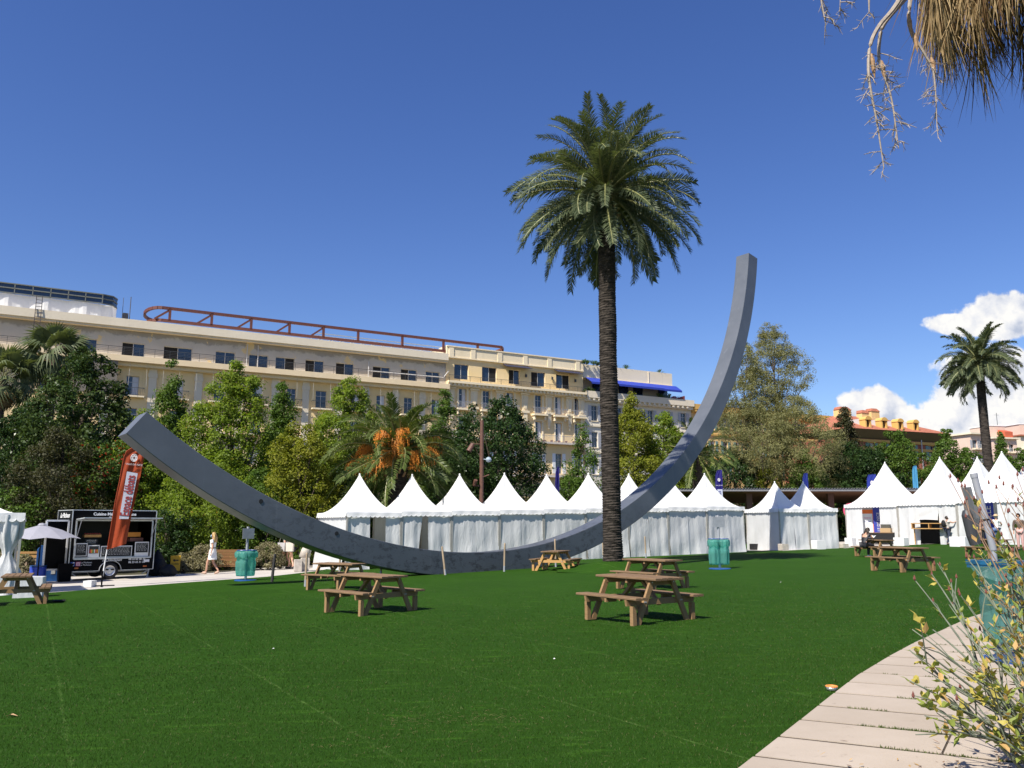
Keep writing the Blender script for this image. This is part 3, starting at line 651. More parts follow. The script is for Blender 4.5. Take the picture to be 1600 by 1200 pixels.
def section_b():
    U0, U1 = fu(696.5), fu(911); S = Sec('apartment_building', 'ornate cream apartment block with pilasters and balconies in the centre', U0, U1); t, um = S.t, S.um
    zt, zp0, zp1 = 21.0, 24.3, 26.0; ops = []
    for a, b_ in ((709.5, 732), (753, 776), (795, 812), (830, 852), (869, 890)): ops.append((fu(a)-um, fu(b_)-um, 21.45, 23.55, 't'))
    cols_ = [fu(px)-um for px in (723, 760, 797, 841, 872, 902)]
    for u in cols_:
        for k, (z, h) in enumerate(((17.6, 2.55), (13.6, 2.7), (8.9, 2.9), (4.6, 2.9), (.6, 2.7))): ops.append((u-.55, u+.55, z, z+h, 'l%d' % k))
    mb = MB(); wall_panel(mb, S.u0, S.u1, -1.5, zp0, ops); shell(mb, S.u0, S.u1, -1.5, zp0, 14); mb.build('wall', M['cream'], t)
    for o in ops:
        f = window(t, *o[:4], style='plain' if o[4] == 't' else 'french', rng=rngb, sill=False, shut=M['white'] if o[4] == 'l2' else None)
    mb = MB(); mb.bx(S.u0, S.u1, -.15, 14, zp0, zp1); mb.bx(S.u0, S.u1, -.28, -.153, zp1-.16, zp1); mb.bx(S.u0, S.u1, -.28, -.153, zp0, zp0+.14)
    for px in (704, 738, 780, 820, 858, 902): u = fu(px)-um; mb.bx(u-.35, u+.35, -.24, -.153, zp0+.16, zp1-.18)
    mb.build('parapet', M['creamlite'], t)
    mb = MB(); mb.bx(S.u0, S.u1, -1.1, -.003, zt-.32, zt); mb.bx(S.u0, S.u1, -.75, -.004, zt-.72, zt-.322)
    n = int((S.u1-S.u0)/.62)
    for i in range(n): u = S.u0+.3+i*.62; mb.bx(u-.14, u+.14, -1.0, -.76, zt-.62, zt-.323)
    mb.build('cornice', M['creamlite'], t); railing(t, S.u0, S.u1, zt, zt+.75, -1.0, 'rails')
    for px in (704, 740, 780, 819, 856, 888, 907):
        u = fu(px)-um; mb = MB(); mb.prism([(u-.42, -.24, 17.7), (u+.42, -.24, 17.7), (u+.55, -.24, 20.0), (u-.55, -.24, 20.0)], (0, .237, 0)); mb.bx(u-.7, u+.7, -.45, -.003, 20.0, 20.25); mb.bx(u-.62, u+.62, -.5, -.003, 17.35, 17.7)
        for k in range(3): mb.bx(u-.3+.1*k, u+.3-.1*k, -.42+.08*k, -.003, 16.2-.45*k+.0, 17.34 if k == 0 else 16.65-.45*k-.002)
        mb.bx(u-.22, u+.22, -.33, -.245, 18.0, 19.7); mb.build('pilaster', M['creamlite'], t)
    for u in cols_:
        mb = MB(); mb.bx(u-.95, u+.95, -.30, -.003, 20.22, 20.42); mb.bx(u-.85, u-.60, -.12, -.003, 17.6, 20.2); mb.bx(u+.60, u+.85, -.12, -.003, 17.6, 20.2); mb.prism([(u-.18, -.32, 20.42), (u+.18, -.32, 20.42), (u+.26, -.32, 20.85), (u-.26, -.32, 20.85)], (0, .31, 0)); mb.build('window_surround', M['creamlite'], t)
        mb = MB(); mb.bx(u-1.15, u+1.15, -.85, -.003, 17.1, 17.34); mb.bx(u-1.0, u-.8, -.6, -.003, 16.5, 17.09); mb.bx(u+.8, u+1.0, -.6, -.003, 16.5, 17.09); mb.build('balcony', M['creamlite'], t); railing(t, u-1.1, u+1.1, 17.34, 18.25, -.80, 'bars', M['greypost'], .11, 1)
        mb = MB(); mb.bx(u-.78, u-.56, -.1, -.003, 13.6, 16.35); mb.bx(u+.56, u+.78, -.1, -.003, 13.6, 16.35); mb.bx(u-.9, u+.9, -.2, -.003, 16.352, 16.48); mb.build('window_surround', M['creamlite'], t)
    mb = MB(); mb.bx(S.u0, S.u1, -.95, -.003, 13.1, 13.35); mb.build('long_balcony', M['concrete'], t); railing(t, S.u0, S.u1, 13.35, 14.3, -.9, 'bars', M['greypost'], .13)
    mb = MB(); mb.bx(S.u0, S.u1, -.95, -.003, 8.3, 8.6); mb.build('long_balcony', M['concrete'], t); railing(t, S.u0, S.u1, 8.6, 9.6, -.9, 'bars', M['greypost'], .13)
    mb = MB(); r2 = random.Random(3)
    for k in range(9): u = S.u1-1-k*1.25; mb.lathe([(.0, 0), (.16, 0), (.2, .28), (0, .28)], 8, (u, -.6, 13.35)); 
    mb.build('flower_pots', plain('terracotta', (.25, .09, .05)), t)
    for u0_, u1_ in ((fu(785)-um, fu(825)-um), (fu(865)-um, fu(904)-um)): mb = MB(); mb.prism([(u0_, -.16, 24.15), (u1_, -.16, 24.15), (u1_, -1.3, 23.65), (u0_, -1.3, 23.65)], (0, 0, .06)); mb.build('awning', M['darkawn'], t)
    for px in (821, 862, 898): u = fu(px)-um; mb = MB(); mb.bx(u-.12, u+.12, -.3, -.1, 22.6, 23.0); mb.bar((u, -.2, 23.0), (u, -.003, 23.15), .05, .05); mb.build('wall_lamp', M['rail'], t)
section_b()
def section_c():
    U0, U1 = fu(911.5), fu(1078); S = Sec('apartment_building', 'greyish block with a penthouse, blue awnings and grey shutters right of the ornate one', U0, U1); t, um = S.t, S.um; zt = 20.6
    ops = []; cols_ = [fu(px)-um for px in (928, 948, 966, 990, 1015, 1041, 1066)]
    for u in cols_:
        for z in (17.0, 13.0, 9.0, 5.0, 1.0): ops.append((u-.55, u+.55, z, z+2.3))
    mb = MB(); wall_panel(mb, S.u0, S.u1, -1.5, zt-.6, ops); shell(mb, S.u0, S.u1, -1.5, zt-.6, 14); mb.build('wall', M['greystone'], t)
    for o in ops: window(t, *o, style='french', rng=rngb, shut=M['greyshut'])
    mb = MB(); mb.bx(S.u0, S.u1, -.9, -.003, zt-.25, zt+.75); mb.bx(S.u0, S.u1, -.55, -.004, zt-.75, zt-.252)
    n = int((S.u1-S.u0)/.95)
    for i in range(n): u = S.u0+.4+i*.95; mb.bx(u-.18, u+.18, -.86, -.56, zt-.6, zt-.253)
    mb.build('cornice', M['paleband'], t); mb = MB(); mb.bx(S.u0, S.u1, 0, 14, zt-.6, zt+.1); mb.build('roof_terrace', M['concrete'], t)
    for z in (16.1, 12.1): band(t, 'string_course', S.u0, S.u1, z, z+.22, .18, M['paleband'])
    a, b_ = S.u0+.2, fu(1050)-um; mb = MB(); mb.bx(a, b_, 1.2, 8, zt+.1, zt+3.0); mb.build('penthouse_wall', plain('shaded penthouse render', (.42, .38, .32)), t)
    for u in (a+2.2, a+7.2, a+10.0, a+15): mb = MB(); mb.bx(u, u+1.8, 1.12, 1.19, zt+.5, zt+2.5); mb.build('penthouse_window', M['glass'], t)
    mb = MB(); mb.bx(S.u0+.05, b_+.3, .3, 8.2, zt+3.0, zt+5.0); mb.bx(S.u0+.05, b_+.5, .1, 8.3, zt+2.86, zt+2.998)
    for u in (a+3.2, a+12.4): mb.bx(u-.08, u+.08, .22, .297, zt+3.1, zt+4.95)
    mb.build('penthouse_parapet', M['paleband'], t)
    for u0_, u1_, d in ((S.u0+.5, S.u0+5.2, 1.5), (S.u0+5.4, fu(1035)-um-1, 1.7), (fu(1031)-um-1.2, b_+.9, 1.3)):
        mb = MB(); mb.prism([(u0_, .08, zt+2.9), (u1_, .08, zt+2.9), (u1_, -d, zt+2.0), (u0_, -d, zt+2.0)], (0, 0, .07)); mb.bx(u0_, u1_, -d-.03, -d, zt+1.75, zt+2.0); mb.build('awning', M['awning'], t)
    for px, s in ((967, .75), (984, .8), (1037, .7)):
        u = fu(px)-um; mb = MB(); r2 = random.Random(px)
        for k in range(26):
            az = k*2.4; el = r2.uniform(.2, 1.3); d = Vector((math.cos(az)*math.cos(el), math.sin(az)*math.cos(el), math.sin(el))); q = Vector((u, .9, zt+5.05)); m_ = q+d*s*.8; e = q+d*s*1.5-Vector((0, 0, .45*s)); sd = d.cross(Vector((0, 0, 1))).normalized()*.09*s; mb.add([q, m_+sd, e, m_-sd], [(0, 1, 2, 3)])
        mb.build('terrace_palm', LM0['pot'], t)
    for px, z, m_, r in ((918, zt+.7, 'pot', .8), (930, zt+5.0, 'pot', .6), (1035, zt+.8, 'pot', .9), (1052, zt+.75, 'bou', .75), (915, zt+5.0, 'pot', .7)):
        rng = np.random.default_rng(px); cs = [(fu(px)-um+rng.uniform(-r, r)*1.3, -.3+rng.uniform(-.3, .3), z+rng.uniform(0, r*.6)) for _ in range(14)]; V = leaf_cloud0(rng, cs, [r*.45]*14, 30, .22); link('terrace_plant', np_mesh('terrace_plant', V, np.arange(len(V)).reshape(-1, 4), LM0[m_]), t)
    mb = MB(); mb.prism([(fu(1058)-um, -.2, zt+.8), (fu(1068)-um, -.2, zt+.8), (fu(1068)-um, -.2, zt+1.5), (fu(1058)-um, -.2, zt+1.1)], (0, .3, 0)); mb.build('terrace_screen', plain('wine red screen', (.16, .03, .03)), t)
def leaf_cloud0(rng, C_, R_, per, size):
    n = len(C_)*per; c = np.repeat(np.array(C_), per, 0); d = rng.normal(size=(n, 3)); d /= np.linalg.norm(d, axis=1)[:, None]; pos = c+d*(np.repeat(R_, per)*rng.random(n)**.5)[:, None]; t = np.cross(d+rng.normal(size=(n, 3))*.4, rng.normal(size=(n, 3))); t /= np.linalg.norm(t, axis=1)[:, None]; b = np.cross(d, t); L = t*size*.5; W = b*size*.28
    return np.stack([pos-L, pos+W, pos+L, pos-W], 1).reshape(-1, 3)
LM0 = {'pot': leaf_mat('terrace plant leaves', (.03, .07, .02), (.10, .15, .03)), 'bou': leaf_mat('magenta flowers', (.20, .02, .08), (.35, .04, .14))}
section_c()
def section_d():
    U0, U1 = fu(1078.5), fu(1312); S = Sec('apartment_building', 'ochre yellow block with green shutters behind the feathery trees', U0, U1); t, um = S.t, S.um; zt = 20.2; ops = []
    us = [S.u0+1.6+2.75*i for i in range(int((S.u1-S.u0-2)/2.75)+1)]
    for u in us:
        for z in (16.9, 13.0, 9.2, 5.2, 1.2): ops.append((u-.5, u+.5, z, z+2.1))
    mb = MB(); wall_panel(mb, S.u0, S.u1, -1.5, zt-.5, ops); shell(mb, S.u0, S.u1, -1.5, zt-.5, 14); mb.build('wall', M['ochre'], t)
    for o in ops: window(t, *o, style='french', rng=rngb, shut=M['greenshut'])
    mb = MB(); mb.bx(S.u0, S.u1, -.8, -.003, zt-.2, zt+.65); mb.bx(S.u0, S.u1, -.5, -.004, zt-.7, zt-.202)
    for i in range(int((S.u1-S.u0)/.95)): u = S.u0+.4+i*.95; mb.bx(u-.18, u+.18, -.76, -.51, zt-.55, zt-.203)
    mb.build('cornice', M['yellowtrim'], t)
    for z in (16.0, 12.1): band(t, 'string_course', S.u0, S.u1, z, z+.3, .2, M['yellowtrim'])
    mb = MB(); mb.bx(S.u0, S.u1, 0, 14, zt-.5, zt+.1); mb.build('roof', M['concrete'], t)
section_d()
def red_house():
    # its long front recedes to the right
    p = Vector((55.5, 128, 0)); a = R(24); t = thing('red_building', 'red ochre building with yellow dormers and a tiled roof beyond the trees', 'building', p, a); d = Vector((math.cos(a), math.sin(a), 0)); n_ = Vector((math.sin(a), -math.cos(a), 0))
    def ru(px, py):
        r = ray(px, py); e = Vector((0, 0, EYE)); k = (p-e).dot(n_)/r.dot(n_); P = e+r*k; return (P-p).dot(d), P.z
    u0, u1 = ru(1318, 690)[0], ru(1471, 690)[0]; ze = ru(1420, 677)[1]; zt = ze-1.25; ops = []
    ws = [ru(px, 705)[0] for px in (1425, 1455)]; dw = ws[1]-ws[0]; us = [ws[0]+dw*k for k in range(-4, 2) if u0+1 < ws[0]+dw*k < u1-1]
    zw = ru(1440, 720)[1]
    for u in us:
        for k in range(4): ops.append((u-.62, u+.62, zw-4.2*k, zw-4.2*k+2.45))
    mb = MB(); wall_panel(mb, u0, u1, -1.5, zt, ops); shell(mb, u0, u1, -1.5, zt, 13); mb.build('wall', M['redwall'], t)
    for o in ops:
        f = window(t, *o, style='french', rng=rngb, shut=M['greenshut']); mb = MB(); mb.bx(o[0]-.28, o[0]-.02, -.018, -.003, o[2], o[3]); mb.bx(o[1]+.02, o[1]+.28, -.018, -.003, o[2], o[3]); mb.bx(o[0]-.3, o[1]+.3, -.14, -.003, o[3]+.01, o[3]+.3); mb.build('yellow_surround', M['yellowtrim'], f)
    for z0, z1, o in ((zt-.5, zt-.1, .25), (zt-1.6, zt-1.2, .12)): band(t, 'yellow_moulding', u0, u1, z0, z1, o, M['yellowtrim'])
    mb = MB(); mb.prism([(u0-.5, -1.5, ze), (u0-.5, -.003, zt), (u0-.5, -.003, ze)], (u1-u0+1, 0, 0)); mb.build('eaves', plain('dark olive eaves', (.13, .105, .055)), t)
    mb = MB(); mb.prism([(u0-.6, -1.6, ze), (u0-.6, 14, ze), (u0+5, 6.2, ze+3.1)], (u1-u0+1.2, 0, 0)); 
    mb = MB(); A_, B_ = (u0-.6, -1.6, ze+.05), (u1+.6, -1.6, ze+.05); Cc, Dd = (u1+.6, 14, ze+.05), (u0-.6, 14, ze+.05); r0, r1 = (u0+5, 6.2, ze+3.2), (u1-6.5, 6.2, ze+3.2)
    mb.add([A_, B_, Cc, Dd, r0, r1], [(0, 1, 5, 4), (1, 2, 5), (2, 3, 4, 5), (3, 0, 4), (3, 2, 1, 0)]); rf = mb.build('roof', M['tile'], t)
    for px in (1352, 1377, 1402, 1426):
        u = ru(px, 660)[0]; mb = MB(); mb.bx(u-.62, u-.34, -.6, .6, ze, ze+1.65); mb.bx(u+.34, u+.62, -.6, .6, ze, ze+1.65); mb.bx(u-.339, u+.339, -.5, .6, ze, ze+.45)
        k = 8; mb.prism([(u+.70*math.cos(math.pi*i/k), -.7, ze+1.65+.55*math.sin(math.pi*i/k)) for i in range(k+1)], (0, 1.3, 0)); dm = mb.build('dormer', M['yellowtrim'], rf); mb = MB(); mb.bx(u-.335, u+.335, -.25, -.2, ze+.45, ze+1.64); mb.build('dormer_window', M['voidm'], dm)
        mb = MB(); mb.prism([(u-.58, .61, ze+.3), (u+.58, .61, ze+.3), (u+.58, .61, ze+1.9), (u-.58, .61, ze+1.9)], (0, 4.2, 0)); mb.build('dormer_cheek', plain('pale dormer cheek', (.48, .46, .44)), dm)
    for px, w, h in ((1357, 1.3, 2.9), (1389, .75, 2.6), (1405, .9, 3.0)):
        u = ru(px, 652)[0]; mb = MB(); mb.bx(u-w, u+w, 4.6, 5.8, ze+1.5, ze+h+1.0); ch = mb.build('chimney', M['ochre'], rf); mb = MB(); mb.prism([(u-w-.1, 4.5, ze+h+1.0), (u+w+.1, 4.5, ze+h+1.0), (u+w*.6, 4.8, ze+h+1.5), (u-w*.6, 4.8, ze+h+1.5)], (0, 1.2, 0)); mb.build('chimney_cap', M['tile'], ch)
    mb = MB(); u = ru(1438, 700)[0]; mb.tube([(u, -.3, ze-1), (u, -.15, 2)], .10, 6); mb.build('drain_pipe', M['steel'], t)
red_house()
def far_house(lab, px0, px1, y, top, bot, wm, a, roofc, fl, seed, extra=None):
    A_ = aty(px0, top, y); B_ = aty(px1, top, y); w = (B_-A_).length; t = thing('pink_house' if wm is M['pinkwall'] else 'far_house', lab, 'building', ((A_.x+B_.x)/2, y, 0), a); rng = random.Random(seed); zt = A_.z; ops = []; n = max(2, int(w/3.4))
    for k in range(fl):
        for i in range(n): u = -w/2+w*(i+.5)/n; z = zt-2.9-3.2*k; ops.append((u-.65, u+.65, z, z+1.7))
    mb = MB(); wall_panel(mb, -w/2, w/2, -2, zt, ops); shell(mb, -w/2, w/2, -2, zt, 10); mb.build('wall', wm, t)
    for o in ops: window(t, *o, style='plain', rng=rng, shut=M['greyshut'] if seed % 2 else None)
    mb = MB(); mb.bx(-w/2-.5, w/2+.5, -.7, 10.5, zt+.002, zt+.35); mb.build('roof', roofc, t)
    for k in range(1, fl): mb = MB(); mb.bx(-w/2, w/2, -1.0, -.003, zt-3.2*k-.1, zt-3.2*k+.1); mb.build('balcony', M['paleband'], t); railing(t, -w/2, w/2, zt-3.2*k+.1, zt-3.2*k+1.0, -.95, 'rails', M['white'])
    if extra: extra(t, w, zt)
    return t
def pent(t, w, zt):
    mb = MB(); mb.bx(-w*.3, w*.35, 2, 8, zt+.36, zt+3.2); mb.build('penthouse', M['pinkwall'], t); mb = MB(); mb.bx(-w*.32, w*.37, 1.9, 8.1, zt+3.21, zt+3.45); mb.build('penthouse_roof', M['white'], t); mb = MB(); mb.tube([(w*.2, 3, zt+3.4), (w*.2, 3, zt+6.5)], .06, 5); mb.bar((w*.2-.6, 3, zt+6), (w*.2+.6, 3, zt+6), .05, .05); mb.build('antenna', M['rail'], t)
    mb = MB(); mb.prism([(w*.0, -.2, zt+.4), (w*.34, -.2, zt+.4), (w*.34, -.2, zt+1.7), (w*.0, -.2, zt+1.7)], (0, 2, .6)); mb.build('orange_awning', plain('orange awning', (.50, .11, .05)), t)
far_house('pale pink house with a yellow side just right of the red building', 1512, 1543, 176, 679, 760, M['pinkwall'], R(20), M['paleband'], 5, 1)
far_house('pale terraced house with orange awnings right of the distant palm', 1548, 1592, 190, 686, 760, M['pinkwall'], R(14), M['paleband'], 5, 2, pent)
far_house('pale far house cut by the right picture edge', 1590, 1650, 205, 682, 760, M['paleband'], R(10), M['tile'], 5, 3, pent)
# ------------------------------------------------------------------ pagoda tents
def curtain(root, name, p0, p1, z0, z1, m, amp=.05, n=40, seed=0, spread=.1, shear=(0, 0), out=None, skip=None, top_amp=.4):
    """hanging cloth between two points, folded, its foot a little outwards"""
    rng = random.Random(seed); p0, p1 = Vector(p0), Vector(p1); d = (p1-p0); L = d.length; d.normalize()
    nrm = Vector((d.y, -d.x)) if out is None else Vector(out)
    ph = [rng.uniform(0, 6.28) for _ in range(4)]; w = [rng.uniform(3.5, 5)/1.0, rng.uniform(7, 10), rng.uniform(13, 18)]
    rows = 12; mb = MB()
    for j in range(rows+1):
        t = j/rows; z = z1+(z0-z1)*t
        for i in range(n+1):
            s = i/n; u = s*L+shear[0]*t*(1-s)+shear[1]*t*s
            f = math.sin(u*w[0]+ph[0]+t*.6)*.5+math.sin(u*w[1]+ph[1]-t*.8)*.3+math.sin(u*w[2]+ph[2])*.14+.35*math.sin(u*2+t*4+ph[3])*t
            f *= .72*amp*(top_amp+(1-top_amp)*min(1, t*1.6)); f += spread*t**2+.03*math.sin(t*9+u*3+ph[3])*t
            q = p0+d*u+nrm*f; dz = .03*math.sin(u*2.5+ph[2]) if j == rows else 0
            mb.v.append((q.x, q.y, z+dz))
    for j in range(rows):
        for i in range(n): mb.f.append((j*(n+1)+i, j*(n+1)+i+1, (j+1)*(n+1)+i+1, (j+1)*(n+1)+i)); mb.mi.append(0)
    return mb.build(name, m, root, smooth=True)
def pagoda_roof(root, W, D, ze, zp, m, k=2.15, sag=.05):
    """four concave membranes rising to a point"""
    mb = MB(); ns, nt_ = 14, 12
    for fx, fy, hu, hv in ((0, -1, W/2, D/2), (1, 0, D/2, W/2), (0, 1, W/2, D/2), (-1, 0, D/2, W/2)):
        tx, ty = -fy, fx; base = len(mb.v)
        for i in range(ns+1):
            s = .012+.988*(i/ns)**1.25
            for j in range(nt_+1):
                t = -1+2*j/nt_
                x = fx*hv*s+tx*hu*s*t; y = fy*hv*s+ty*hu*s*t
                h = (1-s)**k*.96+.04*(1-s); z = ze+(zp-ze)*h-sag*(1-t*t)*math.sin(math.pi*min(1, s*1.02))*1.2
                mb.v.append((x, y, z))
        for i in range(ns):
            for j in range(nt_): a = base+i*(nt_+1)+j; mb.f.append((a, a+1, a+nt_+2, a+nt_+1)); mb.mi.append(0)
    mb.lathe([(.0, zp+.035), (.035, zp+.02), (.045, zp-.06), (.03, zp-.1)], 8)
    return mb.build('roof', m, root, smooth=True)
def valance(root, W, D, ze, m, h=.2, pitch=.22):
    mb = MB(); o = .025
    cs = [(-W/2-o, -D/2-o), (W/2+o, -D/2-o), (W/2+o, D/2+o), (-W/2-o, D/2+o)]
    for i in range(4):
        a, b = Vector(cs[i]), Vector(cs[(i+1) % 4]); L = (b-a).length; n = max(4, round(L/pitch)); q = 6
        nr = Vector(((b-a).y, -(b-a).x)).normalized(); top, bot, mid = [], [], []
        for j in range(n*q+1):
            s = j/(n*q); p = a+(b-a)*s; ph = (j % q)/q; sc_ = abs(math.sin(math.pi*s*n)); wv = .012*math.sin(s*L*9)
            top.append((p.x, p.y, ze+.03)); mid.append((p.x+nr.x*(.02+wv), p.y+nr.y*(.02+wv), ze-h*.62)); bot.append((p.x+nr.x*(.035+wv), p.y+nr.y*(.035+wv), ze-h*(.66+.34*sc_**.7)))
        for A, B in ((top, mid), (mid, bot)):
            for j in range(n*q): mb.quad(A[j], B[j], B[j+1], A[j+1])
    return mb.build('valance', m, root)
M['polem'] = mat('tent pole aluminium', (.42, .40, .36), .45, .12, metal=.3)
def tent(name, lab, group, x, y, rz, W, D, ze, zp, walls, seed, z=None, k=1.95):
    z = g(x, y) if z is None else z
    t = thing(name, lab, 'tent', (x, y, z), rz, group)
    pagoda_roof(t, W, D, ze, zp, M['white_fabric'], k); valance(t, W, D, ze, M['white_fabric'])
    for sx in (-1, 1):
        for sy in (-1, 1):
            mb = MB(); mb.bx(sx*(W/2-.04)-.035, sx*(W/2-.04)+.035, sy*(D/2-.04)-.035, sy*(D/2-.04)+.035, -.25, ze); mb.build('pole', M['polem'], t)
            mb = MB(); mb.bx(sx*(W/2-.04)-.09, sx*(W/2-.04)+.09, sy*(D/2-.04)-.09, sy*(D/2-.04)+.09, -.2, .02); mb.build('foot_plate', M['steel'], t)
    fy, bxk, lx = -D/2+.05, D/2-.05, W/2-.05
    for i, wl in enumerate(walls):
        side = wl[0]; f0, f1 = wl[1:3]; kw = wl[3] if len(wl) > 3 else {}
        if side == 'f': a, b_, out = (-lx+2*lx*f0, fy), (-lx+2*lx*f1, fy), (0, -1)
        elif side == 'b': a, b_, out = (-lx+2*lx*f0, bxk), (-lx+2*lx*f1, bxk), (0, 1)
        elif side == 'l': a, b_, out = (-lx, bxk+(fy-bxk)*f0), (-lx, bxk+(fy-bxk)*f1), (-1, 0)
        else: a, b_, out = (lx, bxk+(fy-bxk)*f0), (lx, bxk+(fy-bxk)*f1), (1, 0)
        kw = dict(kw); z0 = kw.pop('z0', -.12)
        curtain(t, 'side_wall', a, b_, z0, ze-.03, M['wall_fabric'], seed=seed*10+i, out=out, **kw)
    return t
GA = 'row of small white pagoda tents behind the arc'
rowA = R(29); rd = Vector((math.cos(rowA), math.sin(rowA))); rn = Vector((-math.sin(rowA), math.cos(rowA)))
def on_row(px, x0=-7.28, y0=36.0):
    """where the picture column meets the front line of the tent row"""
    k = (px-800)/F*.985; s = (k*y0-x0)/(rd.x-k*rd.y); return Vector((x0, y0))+rd*s, s
cols = [541, 627.5, 706, 781, 850, 916, 983, 1045, 1106, 1164]
labs = ['leftmost tent of the row, one curtain drawn aside, above the back left table', 'second tent of the row with a tall dark slit between its curtains', 'closed tent third from the left in front of the brown lamp post', 'closed white tent fourth from the left behind the middle of the arc',
        'closed white tent fifth from the left, just before the blue flag', 'closed tent sixth from left, cut by the left edge of the palm trunk', 'closed tent immediately right of the palm trunk, mostly behind the arc', 'closed tent whose peak hides behind the rising right half of the arc', 'last tent of the row, its right side in the shadow of the palm crown']
ztop = 0
for i in range(9):
    a, s0 = on_row(cols[i]); b_, s1 = on_row(cols[i+1]); W = s1-s0; D = (4.4, 3.8, 3.7, 3.6, 3.5, 3.4, 3.3, 3.3, 3.25)[i]
    c = (a+b_)/2+rn*D/2
    ga = g(*((a+b_)/2))-.02
    closed = [('f', 0, .5), ('f', .5, 1), ('b', 0, 1)]
    walls = closed
    if i == 0: walls = [('f', 0, .42, dict(amp=.09)), ('f', .72, 1, dict(amp=.09)), ('l', 0, 1, dict(n=30, spread=.25, amp=.02)), ('b', 0, .2)]
    if i == 1: walls = [('f', 0, .42, dict(shear=(0, -.32), amp=.08)), ('f', .53, 1, dict(amp=.07)), ('b', 0, 1)]
    if i == 8: walls = closed+[('r', 0, 1)]
    eave = 2.42+.012*i
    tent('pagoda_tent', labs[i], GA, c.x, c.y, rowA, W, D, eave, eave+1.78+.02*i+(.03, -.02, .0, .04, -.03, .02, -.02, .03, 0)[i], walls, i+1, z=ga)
GB = 'pair of white tents right of the row'
rB = R(20); dB = Vector((math.cos(rB), math.sin(rB))); nB = Vector((-math.sin(rB), math.cos(rB))); p0 = Vector((15.35, 48.2)); WB = 2.08
for i in range(2):
    c = p0+dB*WB*(i+.5)+nB*1.6
    tent('pagoda_tent', ['left tent of the closed pair, with a brick-like weight at its front corner', 'right tent of the closed pair, with a white padded block at its foot'][i], GB, c.x, c.y, rB, WB, 3.2, 2.36, 4.02,
         [('f', 0, .5, dict(amp=.06)), ('f', .5, 1, dict(amp=.06)), ('b', 0, 1)]+([('l', 0, 1, dict(n=30, amp=.03))] if i == 0 else []), 20+i, z=g(c.x, c.y)-.02)
GC = 'large white pagoda tents on the right'
be = 1.02; vC = Vector((math.cos(be), -math.sin(be))); nC = Vector((math.sin(be), math.cos(be))); P0c = Vector((22.94, 57.75)); S = 3.95
for i in range(4):
    c = P0c+vC*S*(i+.5)+nC*S/2
    w = [[('f', 0, .33, dict(amp=.05)), ('f', .67, .84, dict(amp=.07)), ('f', .84, 1, dict(amp=.09)), ('b', 0, 1), ('l', 0, 1)], [('f', 0, .375, dict(amp=.11)), ('f', .375, .70, dict(z0=1.48, amp=.02)), ('f', .70, 1, dict(amp=.10)), ('b', 0, 1)],
         [('f', 0, .1), ('f', .62, 1, dict(amp=.1)), ('b', 0, 1)], [('f', 0, 1), ('b', 0, 1), ('r', 0, 1)]][i]
    tent('large_pagoda_tent', ['large tent with an orange poster and blue banner in its open doorway', 'large tent with a wooden counter under a half raised curtain', 'large open tent with people at its doorway behind the dry shrub', 'large tent at the right picture edge beyond the dry shrub'][i], GC, c.x, c.y, -be, S, S, 2.58, 5.5, w, 30+i, k=1.72)
for j, (x, y, zp, lab) in enumerate(((31.6, 56.3, 5.65, 'large tent in the second rank whose peak shows left of the distant palm trunk'), (40.6, 66, 5.5, 'farthest tent, only its peak showing at the right edge'))):
    tent('large_pagoda_tent', lab, GC, x, y, -be, S, S, 2.58, zp, [('f', 0, 1), ('b', 0, 1), ('l', 0, 1)], 40+j, k=1.72)
# corner marquee on the left edge
pm = gp(34, 25.2)
t = thing('corner_marquee', 'white marquee at the left edge with a curtain tied at its corner post', 'marquee', (pm.x-2.02, pm.y+.48, pm.z), R(32))
pagoda_roof(t, 3, 3, 2.35, 3.4, M['white_fabric']); valance(t, 3, 3, 2.35, M['white_fabric'], .24)
for sx in (-1, 1):
    for sy in (-1, 1): mb = MB(); mb.bx(sx*1.45-.035, sx*1.45+.035, sy*1.45-.035, sy*1.45+.035, -.2, 2.35); mb.build('pole', M['polem'], t)
def tied(root, c, seed):
    mb = MB(); n, rows = 40, 16
    for j in range(rows+1):
        z = 2.32-2.35*j/rows; tq = j/rows
        rad = .36-.25*math.exp(-((tq-.50)/.17)**2)-.06*max(0, .5-tq)+(.22*max(0, tq-.5)**1.1*2)
        for i in range(n):
            a = 2*math.pi*i/n; f = 1+.16*math.sin(a*7+seed+tq*2)+.07*math.sin(a*13+tq*5)
            mb.v.append((c[0]+rad*f*math.cos(a)*1.0-.25*max(0, tq-.55), c[1]+rad*f*math.sin(a)*.55, z))
    for j in range(rows):
        for i in range(n): mb.f.append((j*n+i, j*n+(i+1) % n, (j+1)*n+(i+1) % n, (j+1)*n+i)); mb.mi.append(0)
    mb.build('tied_curtain', M['wall_fabric'], root, smooth=True)
tied(t, (1.16, -1.35), 2)
curtain(t, 'side_wall', (-1.45, 1.45), (-.6, 1.45), 0, 2.3, M['wall_fabric'], seed=91)

